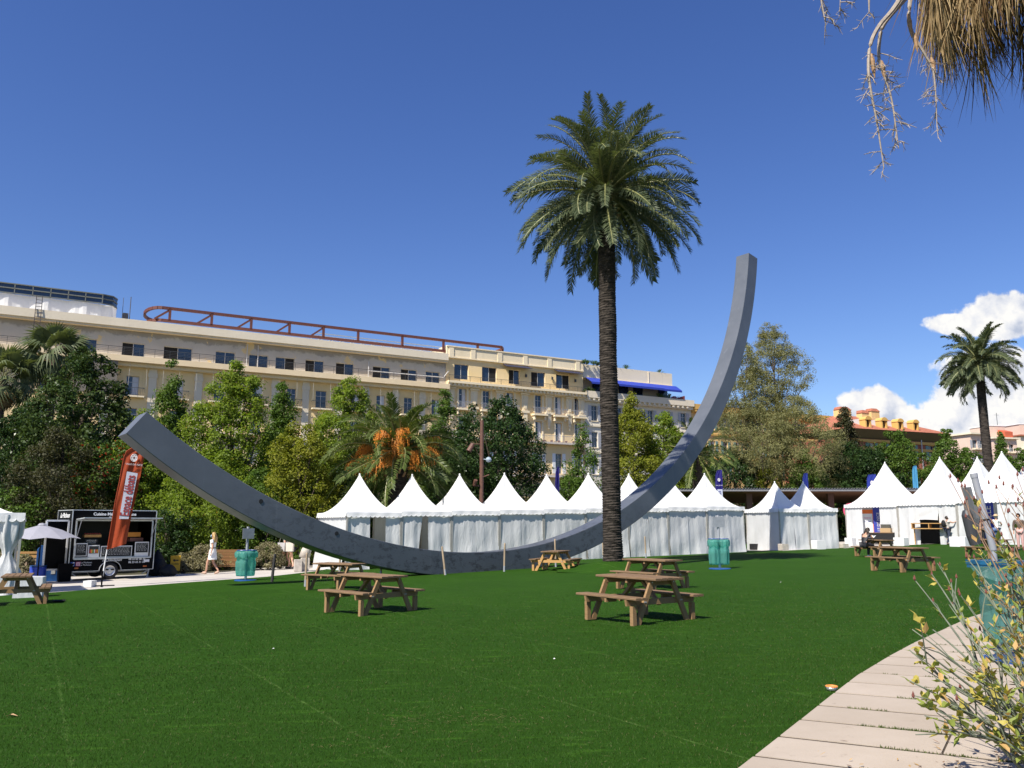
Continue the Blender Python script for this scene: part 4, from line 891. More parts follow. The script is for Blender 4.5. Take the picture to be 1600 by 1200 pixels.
# ------------------------------------------------------------------ bins with teal bags
def bag_mat(name, col, tr):
    m = bpy.data.materials.new(name); m.use_nodes = True; N = NT(m.node_tree); b = m.node_tree.nodes['Principled BSDF']; out = m.node_tree.nodes['Material Output']
    tc = N.n('ShaderNodeTexCoord'); n = N.noise(N.scalevec(tc.outputs['Object'], 3, 3, 1), 4, 5, .65, .6)
    b.inputs['Base Color'].default_value = (*col, 1); b.inputs['Roughness'].default_value = .22
    N.set(b, 'Normal', N.n('ShaderNodeBump', ins={'Strength': .6, 'Distance': .05, 'Height': n}))
    t = N.n('ShaderNodeBsdfTransparent'); t.inputs[0].default_value = (min(1, col[0]*.8+.25), min(1, col[1]*1.1+.35), min(1, col[2]*1.1+.35), 1)
    tl = N.n('ShaderNodeBsdfTranslucent'); tl.inputs[0].default_value = (*col, 1)
    a = N.n('ShaderNodeMixShader', ins={0: .4, 1: b, 2: tl}); mx = N.n('ShaderNodeMixShader', ins={0: tr, 1: a, 2: t}); N.link(mx.outputs[0], out.inputs[0]); return m
M['bag'] = bag_mat('teal bin bag', (.16, .47, .40), .42); M['bagthin'] = bag_mat('thin teal bin bag', (.17, .34, .31), .55)
def bag(root, c, rx, ry, z0, z1, m, seed, name='bag', lip=True):
    rng = random.Random(seed); mb = MB(); n, rows = 44, 14; ph = [rng.uniform(0, 6.28) for _ in range(4)]
    rings = []
    if lip: rings += [(1.16, z1-.20), (1.20, z1-.06), (1.06, z1+.015)]
    for j in range(rows+1):
        q = j/rows; r = 1.0-.10*math.sin(q*3.14*.8)+.10*math.sin(q*3.14)*(q > .4)-.18*max(0, q-.8)*5*(q-.8)
        rings.append((r, z1-(z1-z0)*q))
    rings.append((.35, z0-.01))
    for k, (r, z) in enumerate(rings):
        q = k/len(rings)
        for i in range(n):
            a = 2*math.pi*i/n; f = r*(1+(.05+.07*q)*math.sin(a*5+ph[0]+q*2)+.05*math.sin(a*9+ph[1]-q*3)+.03*math.sin(a*16+ph[2]))
            mb.v.append((c[0]+rx*f*math.cos(a), c[1]+ry*f*math.sin(a), z+(.03*math.sin(a*6+ph[3]) if k == 0 else 0)))
    for k in range(len(rings)-1):
        for i in range(n): mb.f.append((k*n+i, k*n+(i+1) % n, (k+1)*n+(i+1) % n, (k+1)*n+i)); mb.mi.append(0)
    return mb.build(name, m, root, smooth=True)
GBIN = 'park bins with teal bags'
def post_bin(px, y, rz, lab, bags):
    p = gp(px, y); t = thing('park_bin', lab, 'bin', p, rz, GBIN)
    mb = MB(); mb.lathe([(0, .035), (.36, .035), (.38, .02), (.38, 0), (0, 0)], 24); mb.build('base_plate', M['bluebase'], t)
    mb = MB(); mb.tube([(0, 0, .03), (0, 0, 1.86)], .045, 12); mb.build('post', M['greypost'], t)
    mb = MB(); mb.bx(-.21, .21, -.065, -.047, 1.44, 1.80); mb.build('sign_plate', M['steel'], t)
    for (bx0, rr) in bags:
        mb = MB()
        mb.tube([(bx0+rr*math.cos(a*math.pi/12), .0+rr*.8*math.sin(a*math.pi/12), 1.04) for a in range(25)], .016, 6); mb.bar((0, 0, 1.04), (bx0*.3, 0, 1.04), .03, .03); mb.build('bag_ring', M['bluebase'], t)
        bag(t, (bx0, 0), rr, rr*.8, .16, 1.0, M['bag'], int(px+bx0*10))
    return t
post_bin(388, 29.75, R(40), 'bin with a single wide teal bag beside the paved walk', [(.0, .335)])
post_bin(1122, 29.6, R(10), 'bin with two teal bags standing alone on the lawn right of the palm', [(-.185, .19), (.175, .18)])
# the near bin, its post leaning
p = Vector((5.26, 9.15, g(5.26, 9.15)))
t = thing('park_bin', 'leaning bin at the right with a thin teal bag behind the dry shrub', 'bin', p, R(8), GBIN)
mb = MB(); mb.prism([(-.10, -.36, 0), (.50, -.36, 0), (.50, .30, 0), (-.10, .30, 0)], (0, 0, .05)); mb.build('base_plate', M['bluebase'], t)
mb = MB(); mb.tube([(.04, .05, .04), (-.015, .05, 1.3)], .030, 14); mb.build('lower_post', M['greypost'], t)
mb = MB(); mb.tube([(-.010, .05, 1.18), (-.155, .05, 1.98)], .036, 16); mb.tube([(-.153, .05, 1.965), (-.160, .05, 2.01)], .040, 16); mb.build('post', M['greypost'], t)
mb = MB(); mb.tube([(-.070, .05, 1.50), (-.072, .05, 1.515)], .039, 16); mb.build('collar', M['black'], t)
mb = MB(); mb.bar((-.165, .10, 1.52), (-.225, .10, 1.86), .12, .03, up=(1, 0, 0)); mb.build('sign_plate', plain('dark grey plate', (.14, .145, .15)), t)
mb = MB(); mb.tube([(-.155, .13, 1.24), (-.185, .13, 1.34), (-.225, .13, 1.56), (-.23, .13, 1.61)], [.058, .060, .056, .036], 14); mb.build('ash_cylinder', plain('charcoal metal', (.045, .046, .05), .45), t)
M['bluelid'] = mat('glossy blue bag lining', (.012, .085, .17), .22, .5, 6, .6, 14)
mb = MB(); sq = [(-.215, -.22), (.215, -.22), (.235, .20), (-.20, .22)]
for z0, z1, s_ in ((1.03, 1.075, 1.0), (.99, 1.025, .97)):
    for i in range(4):
        a, b_ = sq[i], sq[(i+1) % 4]; mb.bar((a[0]*s_, a[1]*s_, (z0+z1)/2), (b_[0]*s_, b_[1]*s_, (z0+z1)/2), .055, z1-z0)
mb.build('bag_ring', M['bluelid'], t)
bag(t, (0, 0), .205, .21, .22, 1.01, M['bagthin'], 77, lip=False)
mb = MB(); mb.add([(-.21, -.23, 1.03), (.20, -.24, 1.03), (.17, -.34, .86), (-.08, -.33, .90), (-.27, -.30, .87), (-.34, -.08, .93), (-.21, .20, 1.02), (-.18, -.26, .95)], [(0, 1, 2, 3, 7), (0, 7, 3, 4), (0, 4, 5), (0, 5, 6)]); mb.build('bag_flap', M['bagthin'], t)
mb = MB(); mb.lathe([(.0, .0), (.075, .0), (.085, .15), (.08, .15)], 16, (.06, -.10, .32)); mb.build('paper_cup', plain('pale cup', (.62, .70, .70)), t)

# ------------------------------------------------------------------ small litter
p = Vector((2.93, 7.95, g(2.93, 7.95)))
t = thing('tin_lid', 'small orange topped tin lying at the lawn edge by the paving', 'tin', p)
mb = MB(); mb.lathe([(0, .012), (.045, .012), (.052, .03), (.05, .034), (.0, .034)], 16); mb.build('tin', M['alu'], t)
mb = MB(); mb.lathe([(.052, .036), (.056, .040), (.052, .046), (.040, .046), (.036, .038)], 16); mb.build('rim', plain('orange rim', (.75, .26, .05)), t)
for px, py, lab in ((1220, 910, 'white scrap of paper lying alone on the middle lawn'), (427, 1014, 'tiny pale scrap on the left foreground lawn'), (866, 1030, 'tiny white scrap below the two front picnic tables')):
    q = gnd(px, py); mb = MB(); mb.add([(-.05, 0, .005), (.02, -.03, .02), (.06, .02, .03), (-.01, .05, .045), (0, .01, .06)], [(0, 1, 4), (1, 2, 4), (2, 3, 4), (3, 0, 4)])
    o = mb.build('paper_scrap', M['white'], loc=q); o.scale = (.26, .26, .26); tag(o, lab, 'litter', 'paper scraps on the lawn')
for px, py, lab in ((18, 1121, 'dry curled leaf at the far left of the foreground lawn'),):
    q = gnd(px, py); mb = MB(); mb.add([(-.06, 0, .01), (0, -.02, .03), (.06, 0, .012), (0, .02, .03), (0, 0, .018)], [(0, 1, 4), (1, 2, 4), (2, 3, 4), (3, 0, 4)])
    tag(mb.build('dry_leaf', plain('dry leaf', (.42, .26, .13)), loc=q), lab, 'leaf')
# ------------------------------------------------------------------ food trailer
def trailer():
    Lx, D, z0, z1 = 3.15, 1.95, .34, 2.66; px_ = gp(180, 33.4); hx = Lx/2
    t = thing('food_trailer', 'black food trailer with its serving hatch and side door open', 'food trailer', (px_.x, px_.y, px_.z), R(43))
    dk = M['black']; wm = M['white']; ca = Vector((0, 0, 0))
    u0, u1, w0, w1 = -hx+.15, hx-.13, .80, 2.27; aw, az = .07, .47
    mb = MB()   # front wall with hatch opening and wheel arch
    mb.bx(-hx, hx, 0, .04, w1, z1); mb.bx(-hx, u0, 0, .04, z0, w1); mb.bx(u1, hx, 0, .04, z0, w1)
    mb.bx(u0, -.46, 0, .04, z0, w0); mb.bx(.34, u1, 0, .04, z0, w0)
    n = 14
    for i in range(n):
        a0, a1 = math.pi*(1-i/n), math.pi*(1-(i+1)/n); xa, xb = -.06+.40*math.cos(a0), -.06+.40*math.cos(a1); za, zb = z0+.36*math.sin(a0), z0+.36*math.sin(a1)
        mb.prism([(xa, 0, za), (xb, 0, zb), (xb, 0, w0), (xa, 0, w0)], (0, .04, 0))
    mb.bx(-hx, -hx+.04, .04, D, z0, z1); mb.bx(hx-.04, hx, .04, D, z0, z1); mb.bx(-hx+.04, hx-.04, D-.04, D, z0, z1); mb.bx(-hx+.04, hx-.04, .04, D-.04, z0, z0+.05); mb.bx(-hx+.04, hx-.04, .04, D-.04, z1-.05, z1)
    mb.build('body', dk, t)
    mb = MB()   # light edge profiles
    for x in (-hx-.006, hx+.006):
        mb.bar((x, -.006, z0), (x, -.006, z1), .03, .03)
    mb.bar((-hx, -.006, z1+.006), (hx, -.006, z1+.006), .03, .03); mb.bar((-hx-.006, 0, z1+.006), (-hx-.006, D, z1+.006), .03, .03); mb.bar((-hx-.006, D, z0), (-hx-.006, D, z1), .03, .03)
    mb.bar((-hx, -.006, z0-.006), (-.48, -.006, z0-.006), .025, .02); mb.bar((.36, -.006, z0-.006), (hx, -.006, z0-.006), .025, .02)
    mb.tube([(-.06+.41*math.cos(math.pi*(1-i/n)), -.008, z0+.37*math.sin(math.pi*(1-i/n))) for i in range(n+1)], .014, 6)
    mb.build('edge_trim', M['alu'], t)
    mb = MB()
    for a, b_ in (((u0, w0), (u1, w0)), ((u0, w1), (u1, w1)), ((u0, w0), (u0, w1)), ((u1, w0), (u1, w1))): mb.bar((a[0], -.015, a[1]), (b_[0], -.015, b_[1]), .05, .05, up=(0, 1, 0))
    mb.build('hatch_frame', M['alu'], t)
    mb = MB(); mb.bar((u0, -.02, w1+.03), (u0, -1.02, w1+.01), .05, .04); 
    mb = MB(); mb.prism([(u0-.02, -.01, w1+.02), (u1+.02, -.01, w1+.02), (u1+.02, -1.05, w1+.07), (u0-.02, -1.05, w1+.07)], (0, 0, .04)); mb.build('hatch_flap', M['alu'], t)
    for x in (u0+.03, u1-.03): mb = MB(); mb.tube([(x, -.03, w0+.75), (x, -.55, w1+.03)], .014, 6); mb.build('gas_strut', M['steel'], t)
    # inside: counter, boards, shelf, crates
    mb = MB(); mb.bx(-hx+.05, hx-.05, 1.2, 1.5, .5, 1.25); mb.bx(-hx+.05, hx-.05, D-.1, D-.05, .5, 2.55); mb.build('rear_units', plain('grey trailer lining', (.035, .033, .030)), t)
    mb = MB(); mb.bx(u0+.02, u1-.02, .05, .30, .82, .86); mb.build('counter', M['alu'], t)
    cb = plain('chalkboard', (.012, .014, .015)); ck = plain('chalk', (.55, .55, .52))
    for i, (a, b_, c0, c1) in enumerate(((u0+.05, u0+.48, .90, 1.40), (u0+.52, u0+.93, .84, 1.32), (u0+.98, u0+2.16, .84, 1.28), (u1-.60, u1-.06, .84, 1.42))):
        mb = MB(); mb.bx(a, b_, .06, .10, c0, c1); fr = mb.build('menu_board', wm, t)
        z_a = c0+.16 if i in (1, 3) else c0+.03
        mb = MB(); mb.bx(a+.035, b_-.035, .045, .059, z_a, c1-.04); mb.build('chalkboard', cb, fr)
        mb = MB(); rr = random.Random(i)
        if i != 1:
            for k in range(6):
                zz = c1-.09-k*.05
                if zz < z_a+.03: break
                xx = a+.07
                while xx < b_-.12: l = rr.uniform(.02, .09); mb.bx(xx, min(xx+l, b_-.05), .040, .0445, zz, zz+.014); xx += l+rr.uniform(.015, .04)
            mb.build('chalk_writing', ck, fr)
        else:
            for k in range(6): mb.bx(a+.06+k*.05, a+.095+k*.05, .036, .0445, z_a+.02, z_a+.15, k % 4)
            mb.build('drink_bottles', [plain('bottle red', (.5, .06, .04)), plain('bottle orange', (.6, .28, .04)), plain('bottle green', (.08, .25, .08)), plain('bottle pale', (.5, .5, .45))], fr)
    mb = MB(); mb.bx(u0+.40, u0+1.02, .25, .5, 1.62, 1.72); mb.build('bread_crate', M['woodnew'], t)
    mb = MB(); rr = random.Random(4)
    for k in range(7): c = (u0+.46+.085*k, .36, 1.745); mb.lathe([(.0, -.03), (.045, -.01), (.045, .02), (.0, .045)], 8, c)
    mb.build('tomatoes', plain('tomato', (.35, .03, .02), .35), t)
    mb = MB(); mb.bx(u0+.45, u0+.92, .30, .34, 1.36, 1.54); mb.build('slate_sign', cb, t)
    text(t, 'MENUS', .11, ck, (u0+.685, .29, 1.48)); text(t, 'BOISSONS', .07, ck, (u0+.685, .29, 1.40))
    mb = MB(); mb.bx(u1-.80, u1-.30, .4, .7, 1.62, 1.80); mb.build('orange_crate', plain('orange plastic', (.62, .24, .03)), t)
    mb = MB(); mb.bx(u1-.72, u1-.2, .35, .65, 1.44, 1.58); mb.build('tray_stack', plain('red brown tray', (.22, .09, .07)), t)
    # lettering
    wt = plain('white lettering', (.72, .72, .70))
    text(t, 'Cuisine Méditerranéenne', .158, wt, (-.03, -.006, 2.515), bold=.004); text(t, 'Traiteur', .13, wt, (-.03, -.006, 2.36), bold=.003)
    text(t, 'Le Pitchoun', .15, wt, (-.02, -.006, .735), shear=.4, bold=.002); text(t, '06 33 65 08 30', .105, wt, (.93, -.006, .745), bold=.003); text(t, '06 23 65 31 20', .105, wt, (.93, -.006, .625), bold=.003)
    mb = MB(); mb.bx(1.20, 1.42, -.012, -.001, .62, .72); mb.build('number_plate', M['white'], t)
    text(t, 'Le Pitchoun', .085, wt, (-hx+.62, -.006, .66), align='CENTER'); text(t, 'Le Pitchoun', .085, wt, (-hx+.60, -.006, .57))
    mb = MB(); mb.bx(-hx+.06, -hx+.22, -.010, -.001, .535, .695); e = mb.build('blue_badge', plain('badge blue', (.03, .09, .36)), t); text(e, 'f', .20, M['white'], (-hx+.15, -.013, .60), bold=.008)
    mb = MB(); mb.bx(-hx+.25, -hx+.41, -.010, -.001, .535, .695); e = mb.build('pink_badge', plain('badge pink', (.55, .10, .22)), t)
    m2 = MB(); cx_, cz_ = -hx+.33, .615
    m2.tube([(cx_+.035*math.cos(a*.5236), -.014, cz_+.035*math.sin(a*.5236)) for a in range(13)], .006, 5, cap=False)
    for a, b_ in (((-.055, -.055), (.055, -.055)), ((.055, -.055), (.055, .055)), ((.055, .055), (-.055, .055)), ((-.055, .055), (-.055, -.055))): m2.bar((cx_+a[0], -.014, cz_+a[1]), (cx_+b_[0], -.014, cz_+b_[1]), .010, .006, up=(0, 1, 0))
    m2.build('camera_outline', M['white'], e)
    o = text(t, 'Le Pitchoun', .26, wt, (-hx-.01, 1.0, 2.46), rot=(math.pi/2, 0, -math.pi/2), shear=.45, bold=.004)
    for x in (-hx+.28, hx-.32): mb = MB(); mb.bx(x-.07, x+.07, -.02, 0, .43, .485); mb.build('side_marker_lamp', plain('amber lens', (.55, .13, .02), .3), t)
    # side door, swung open on the left
    mb = MB(); mb.bx(-hx-.80, -hx-.03, .34, .38, .42, 2.26); d = mb.build('side_door', dk, t)
    mb = MB()
    for a, b_ in (((-hx-.80, .42), (-hx-.03, .42)), ((-hx-.80, 2.26), (-hx-.03, 2.26)), ((-hx-.80, .42), (-hx-.80, 2.26)), ((-hx-.03, .42), (-hx-.03, 2.26))): mb.bar((a[0], .333, a[1]), (b_[0], .333, b_[1]), .065, .05, up=(0, 1, 0))
    mb.build('door_frame', M['white'], d)
    # running gear
    w = thing_part('wheel', t)
    mb = MB(); pr = [(.20, -.10), (.30, -.10), (.325, -.06), (.325, .06), (.30, .10), (.20, .10)]
    mb.lathe(pr, 28); ty = mb.build('tyre', M['blackmat'], w, smooth=True, rot=(math.pi/2, 0, 0), loc=(-.06, .12, .325))
    mb = MB(); mb.lathe([(.0, .085), (.055, .085), (.06, .05), (.13, .045), (.15, .07), (.185, .09), (.205, .10), (.205, -.08), (.0, -.08)], 28)
    for k in range(8): a = k*math.pi/4; mb.lathe([(0, .062), (.018, .06), (.018, .04)], 6, (.105*math.cos(a), .105*math.sin(a), 0))
    mb.build('rim', M['alu'], w, rot=(math.pi/2, 0, 0), loc=(-.06, .12, .325))
    mb = MB(); mb.lathe(pr, 20); mb.build('far_tyre', M['blackmat'], t, rot=(math.pi/2, 0, 0), loc=(-.06, D-.12, .325))
    mb = MB(); mb.tube([(-.06, .1, .325), (-.06, D-.1, .325)], .04, 8); mb.bx(-hx+.1, hx-.1, .35, .42, .26, .335); mb.bx(-hx+.1, hx-.1, D-.42, D-.35, .26, .335); mb.build('chassis', M['steel'], t)
    for x, s in ((-hx+.35, -1), (hx-.35, 1)):
        mb = MB(); mb.bar((x-.25*s*-1, .15, .32), (x+.2*s, .15, .03), .05, .05); mb.bar((x+.28*s, .15, .32), (x-.02, .15, .15), .03, .03); mb.bx(x+.2*s-.08, x+.2*s+.08, .07, .23, 0, .03); mb.build('stabiliser_leg', M['steel'], t)
    mb = MB(); mb.lathe([(0, .0), (.16, .0), (.16, .12), (.10, .22), (.0, .22)], 14, (.75, .9, z1)); mb.build('roof_vent', M['steel'], t)
def thing_part(name, parent, loc=(0, 0, 0)):
    o = bpy.data.objects.new(name, None); C.objects.link(o); o.parent = parent; o.location = loc; return o
trailer()

# ------------------------------------------------------------------ feather flags
def feather(name, lab, cat, px, y, L, Rr_, col, rotz, group=None, letters=(), panel=None, pole_end=None, wav=.05, trans=.35, emblem=None, base=True, z=None):
    """L, Rr_: matching points (x, z) up the left (pole) and right edge of the cloth"""
    p = gp(px, y); t = thing(name, lab, cat, (p.x, p.y, p.z if z is None else z), rotz, group)
    fm = fabric_mat('flag cloth', col, trans, .12, 4, .4); n = len(L); mb = MB(); rows, cols_ = 40, 12
    def along(P, s):
        k = s*(len(P)-1); i = min(int(k), len(P)-2); f = k-i; return Vector(P[i])*(1-f)+Vector(P[i+1])*f
    for j in range(rows+1):
        a, b_ = along(L, j/rows), along(Rr_, j/rows)
        for i in range(cols_+1):
            q = a+(b_-a)*(i/cols_); s = i/cols_; yv = wav*math.sin(s*7+j*.16)*(.3+s)*(1.25-j/rows)+wav*.5*math.sin(s*14-j*.25)
            mb.v.append((q.x, yv, q.y))
    for j in range(rows):
        for i in range(cols_): a = j*(cols_+1)+i; mb.f.append((a, a+1, a+cols_+2, a+cols_+1)); mb.mi.append(0)
    mb.build('cloth', fm, t, smooth=True)
    pole = [(0, 0), (L[0][0]*.5, L[0][1]*.5)]+list(L)
    mb = MB(); mb.tube([(x-.012, 0, zz) for x, zz in pole[:3]], [.022, .02, .016], 8); mb.build('pole', M['white'], t); mb = MB(); mb.tube([(x-.004, 0, zz) for x, zz in L], .016, 8); mb.build('pole_sleeve', fm, t)
    if base:
        mb = MB(); mb.tube([(0, 0, 0), (.01, 0, .5)], .028, 8); mb.bar((-.4, .0, .02), (.4, 0, .02), .05, .03); mb.bar((0, -.4, .02), (0, .4, .02), .05, .03); mb.build('cross_foot', M['black'], t)
    if panel: mb = MB(); mb.add([(x, -.075, zz) for x, zz in panel], [(0, 1, 2, 3)]); mb.build('white_panel', fabric_mat('flag panel', (.62, .66, .76), .2), t)
    for (body, size, m_, x, zz, ang, kw) in letters:
        text(t, body, size, m_, (x, -.085, zz), rot=(math.pi/2, -ang, 0), **kw)
    if emblem:
        x, zz, r = emblem; mb = MB()
        for k in range(6):
            a = k*math.pi/3+.5; mb.lathe([(0, .003), (r*.34, .003), (r*.34, -.003), (0, -.003)], 10, (r*.55*math.cos(a), r*.72*math.sin(a), 0))
        mb.tube([(r*.95*math.cos(a*.2618), r*1.18*math.sin(a*.2618), 0) for a in range(25)], r*.11, 4, cap=False)
        mb.build('emblem', plain('emblem white', (.65, .62, .62)), t, rot=(math.pi/2, 0, 0), loc=(x, -.085, zz))
    return t
red_t = plain('dark red lettering', (.33, .035, .03)); wl = plain('white print', (.7, .68, .68))
LEAN = lambda P_: [(x-.045*z, z) for x, z in P_]
Lf = [(.15, 1.2), (.25, 2.0), (.35, 2.82), (.46, 3.48), (.52, 3.95), (.58, 4.33), (.66, 4.53), (.83, 4.66), (.96, 4.66)]
Rf = [(.72, 1.38), (.80, 1.95), (.875, 2.41), (1.0, 3.05), (1.08, 3.5), (1.17, 4.1), (1.21, 4.35), (1.22, 4.44), (1.05, 4.62)]
feather('feather_flag', 'orange feather flag reading Espace débats in front of the black trailer', 'flag', 166, 28.4, LEAN(Lf), LEAN(Rf), (.42, .072, .024), R(25),
        letters=[('Espace débats', .40, red_t, .735-.135, 3.01, R(85), dict(scale=(.62, 1, 1), bold=.006)), ('VILLE DE NICE', .085, wl, .90-.185, 4.07, R(-4), {})],
        panel=LEAN([(.48, 2.22), (.77, 2.22), (1.02, 3.77), (.68, 3.83)]), emblem=(.70, 4.30, .105))
def blue_flag(lab, px, y, top, w, col, rz=0, letters=True, word='HÔTEL DE VILLE'):
    h = top
    Lf = [(.05, .9), (.05, h*.5), (.06, h*.8), (.10, h*.93), (.22, h*.99), (w*.75, h)]; Rf = [(w, .8), (w, h*.5), (w+.01, h*.8), (w+.02, h*.93), (w+.02, h*.985), (w, h)]
    lt = [(word, w*.42, plain('blue print', (.03, .03, .20)), w*.62, h*.58, R(90), dict(bold=.004)), ('VILLE DE NICE', w*.14, wl, w*.55, h*.80, 0, {})] if letters else []
    return feather('feather_flag', lab, 'flag', px, y, Lf, Rf, col, rz, 'feather flags around the tents', lt, [(w*.3, h*.40), (w*.95, h*.40), (w*.95, h*.75), (w*.3, h*.75)] if letters else None, emblem=(w*.55, h*.87, w*.17) if letters else None, wav=.03)
NAVY = (.035, .028, .22)
blue_flag('navy flag with a white panel behind the last tent of the row', 1119, 53, 5.0, .5, NAVY)
blue_flag('narrow navy flag between the fifth and sixth tents of the row', 867, 47, 5.0, .32, NAVY, R(35), False)
blue_flag('royal blue flag with a round emblem behind the orange poster tent', 1358, 66, 5.2, .8, (.03, .05, .32), 0, True, 'FESTIVAL')
blue_flag('navy flag tip just above the right tent of the closed pair', 1257, 58, 4.95, .5, (.03, .05, .30), R(20), False)
blue_flag('light blue flag between the two large tents', 1431, 66, 5.8, .55, (.10, .38, .62), R(20), False)

# ------------------------------------------------------------------ lamp post
M['corten'] = mat('brown painted steel', (.125, .058, .040), .6, .2)
p = gp(752, 45); ztop = aty(749.5, 657, 45).z-p.z
t = thing('lamp_post', 'tall brown lamp post with clustered spotlights before the dark trees', 'lamp post', p)
mb = MB(); mb.tube([(0, 0, -.2), (0, 0, ztop-2.2)], [.13, .11], 14); mb.tube([(0, 0, ztop-2.2), (0, 0, ztop)], [.115, .10], 14); mb.build('post', M['corten'], t)
for (dx, dy, dz, tx, tz, r) in ((-.48, -.1, -1.30, -.22, -.42, .14), (-.40, -.12, -3.55, .10, .30, .10)):
    mb = MB(); a = Vector((dx, dy, ztop+dz)); b_ = a+Vector((tx, -.15, tz)); mb.tube([a, a+(b_-a)*.6, b_], [r*.8, r, r*1.05], 12); mb.tube([(0, 0, ztop+dz), a], .03, 6); s = mb.build('spotlight', M['corten'], t)
mb = MB(); mb.lathe([(0, -.16), (.12, -.11), (.17, 0), (.12, .11), (0, .16)], 14, (.38, -.1, ztop-2.15)); mb.tube([(0, 0, ztop-2.1), (.3, -.08, ztop-2.15)], .025, 6); mb.build('globe_lamp', plain('pale lamp glass', (.35, .42, .50), .2), t)
for dx, dz in ((.42, -2.95), (-.55, -4.25)): mb = MB(); mb.bar((0, 0, ztop+dz-.15), (dx, -.1, ztop+dz), .07, .05); mb.build('bracket', M['corten'], t)

# ------------------------------------------------------------------ bench, sign, bean bags, barrels, parasol
p = gp(369, 38.4); M['bench'] = wood_mat('oiled brown slats', (.20, .10, .04), (.30, .16, .07))
t = thing('park_bench', 'brown slatted wooden bench by the walk behind the left bin', 'bench', p, R(6))
for k in range(7): plank(t, 'back_slat', (0, .28+.01*k, .50+.068*k), (1.95, .03, .055), M['bench'])
for k in range(5): plank(t, 'seat_slat', (0, -.20+.095*k, .44), (1.95, .08, .035), M['bench'])
for k in range(3): plank(t, 'front_slat', (0, -.25, .36-.07*k), (1.95, .03, .055), M['bench'])
for s in (-.85, .85):
    mb = MB(); mb.bar((s, -.2, 0), (s, -.2, .42), .06, .06); mb.bar((s, .22, 0), (s, .36, .95), .06, .05); mb.bar((s, -.24, .40), (s, .28, .40), .05, .05); mb.build('leg_frame', M['blackmat'], t)
p = gp(278, 36.6)
t = thing('yellow_sign', 'small yellow sign with a black left arrow beside the walk', 'sign', p, R(22))
mb = MB(); mb.tube([(0, .03, -.1), (0, .03, .78)], .025, 8); mb.build('post', M['greypost'], t)
mb = MB(); mb.bx(-.2, .2, -.01, .01, .14, .78); pl = mb.build('panel', plain('sign yellow', (.70, .40, .02)), t)
bk = plain('sign black', (.015, .015, .015)); mb = MB(); mb.add([(-.12, -.013, .58), (-.02, -.013, .65), (-.02, -.013, .605), (.12, -.013, .605), (.12, -.013, .555), (-.02, -.013, .555), (-.02, -.013, .51)], [(0, 1, 6), (2, 3, 4, 5)]); mb.build('arrow', bk, pl)
text(pl, 'ENTRÉE', .085, bk, (0, -.013, .42))
def blob(name, mat_, parent, c, r, seed, sub=3, amp=.15):
    bm = bmesh.new(); bmesh.ops.create_icosphere(bm, subdivisions=sub, radius=1); rr = random.Random(seed); ph = [rr.uniform(0, 6) for _ in range(6)]
    for v in bm.verts:
        q = v.co; f = 1+amp*(math.sin(q.x*3+ph[0])*math.cos(q.y*2.6+ph[1])+.6*math.sin(q.z*4+ph[2]+q.x*2)); v.co = Vector((q.x*r[0]*f+c[0], q.y*r[1]*f+c[1], max(0, q.z*r[2]*f+c[2])))
    me = bpy.data.meshes.new(name); bm.to_mesh(me); bm.free(); me.materials.append(mat_); me.polygons.foreach_set('use_smooth', [True]*len(me.polygons)); return link(name, me, parent)
M['bean'] = mat('black nylon', (.006, .006, .007), .8, .2, 8, .2, 20)
for px, y, r, lab in ((250, 35.6, (.42, .55, .42), 'pointed black bean bag right of the food trailer'), (268, 35.0, (.34, .4, .26), 'low black bean bag nearest the yellow sign')):
    p = gp(px, y); t = thing('bean_bag', lab, 'bean bag', p, 0, 'black bean bags')
    blob('seat_sack', M['bean'], t, (0, 0, r[2]*.7), r, int(px), 3, .12)
    if px == 250: mb = MB(); mb.lathe([(.40, .42), (.26, .68), (.10, .95), (.02, 1.05), (0, 1.05)], 14); mb.build('peak', M['bean'], t, smooth=True)
p = gp(81, 33.0)
M['blueplas'] = mat('blue plastic tank', (.015, .075, .24), .4, .2)
t = thing('blue_tank', 'large blue plastic tank standing left of the open trailer door', 'tank', p, R(30))
mb = MB(); mb.prism([(-.42, -.35, 0), (.42, -.35, 0), (.42, -.35, 1.2), (.30, -.35, 1.36), (-.30, -.35, 1.36), (-.42, -.35, 1.2)], (0, .7, 0)); mb.build('tank_body', M['blueplas'], t)
for dx, dz in ((.2, .95), (.18, .38)): mb = MB(); mb.bx(dx-.07, dx+.07, -.362, -.351, dz-.1, dz+.1); mb.build('label_plate', plain('pale sticker', (.5, .5, .48)), t)
mb = MB(); mb.lathe([(.1, 1.36), (.1, 1.42), (0, 1.42)], 12); mb.build('cap', M['black'], t)
mb = MB(); mb.bx(-.05, .42, -.2, .2, 1.62, 1.86); mb.bx(.05, .28, -.15, .15, 1.42, 1.62); o = mb.build('white_dispenser', M['white'], loc=p, rot=(0, 0, R(30))); tag(o, 'small white dispenser box on top of the blue tank', 'dispenser')
p = gp(66, 32.0); t = thing('blue_drum', 'round blue drum in front of the tall blue tank', 'drum', p)
mb = MB(); mb.lathe([(0, 0), (.26, 0), (.28, .05), (.28, .2), (.29, .22), (.28, .24), (.28, .5), (.29, .55), (.27, .58), (0, .58)], 20); mb.build('drum_body', mat('bright blue drum', (.02, .06, .42), .35), t, smooth=False)
mb = MB(); mb.lathe([(.285, .585), (.29, .63), (.0, .64)], 20); mb.build('lid', M['blueplas'], t)
p = gp(107, 32.4); t = thing('black_waste_bin', 'black waste bin tucked under the open trailer door', 'bin', p, R(35)); mb = MB(); mb.prism([(-.2, -.2, 0), (.2, -.2, 0), (.25, -.25, .62), (-.25, -.25, .62)], (0, .45, 0)); mb.build('bin_body', M['black'], t); mb = MB(); mb.bx(-.27, .27, -.27, .22, .62, .67); mb.build('lid', M['black'], t)
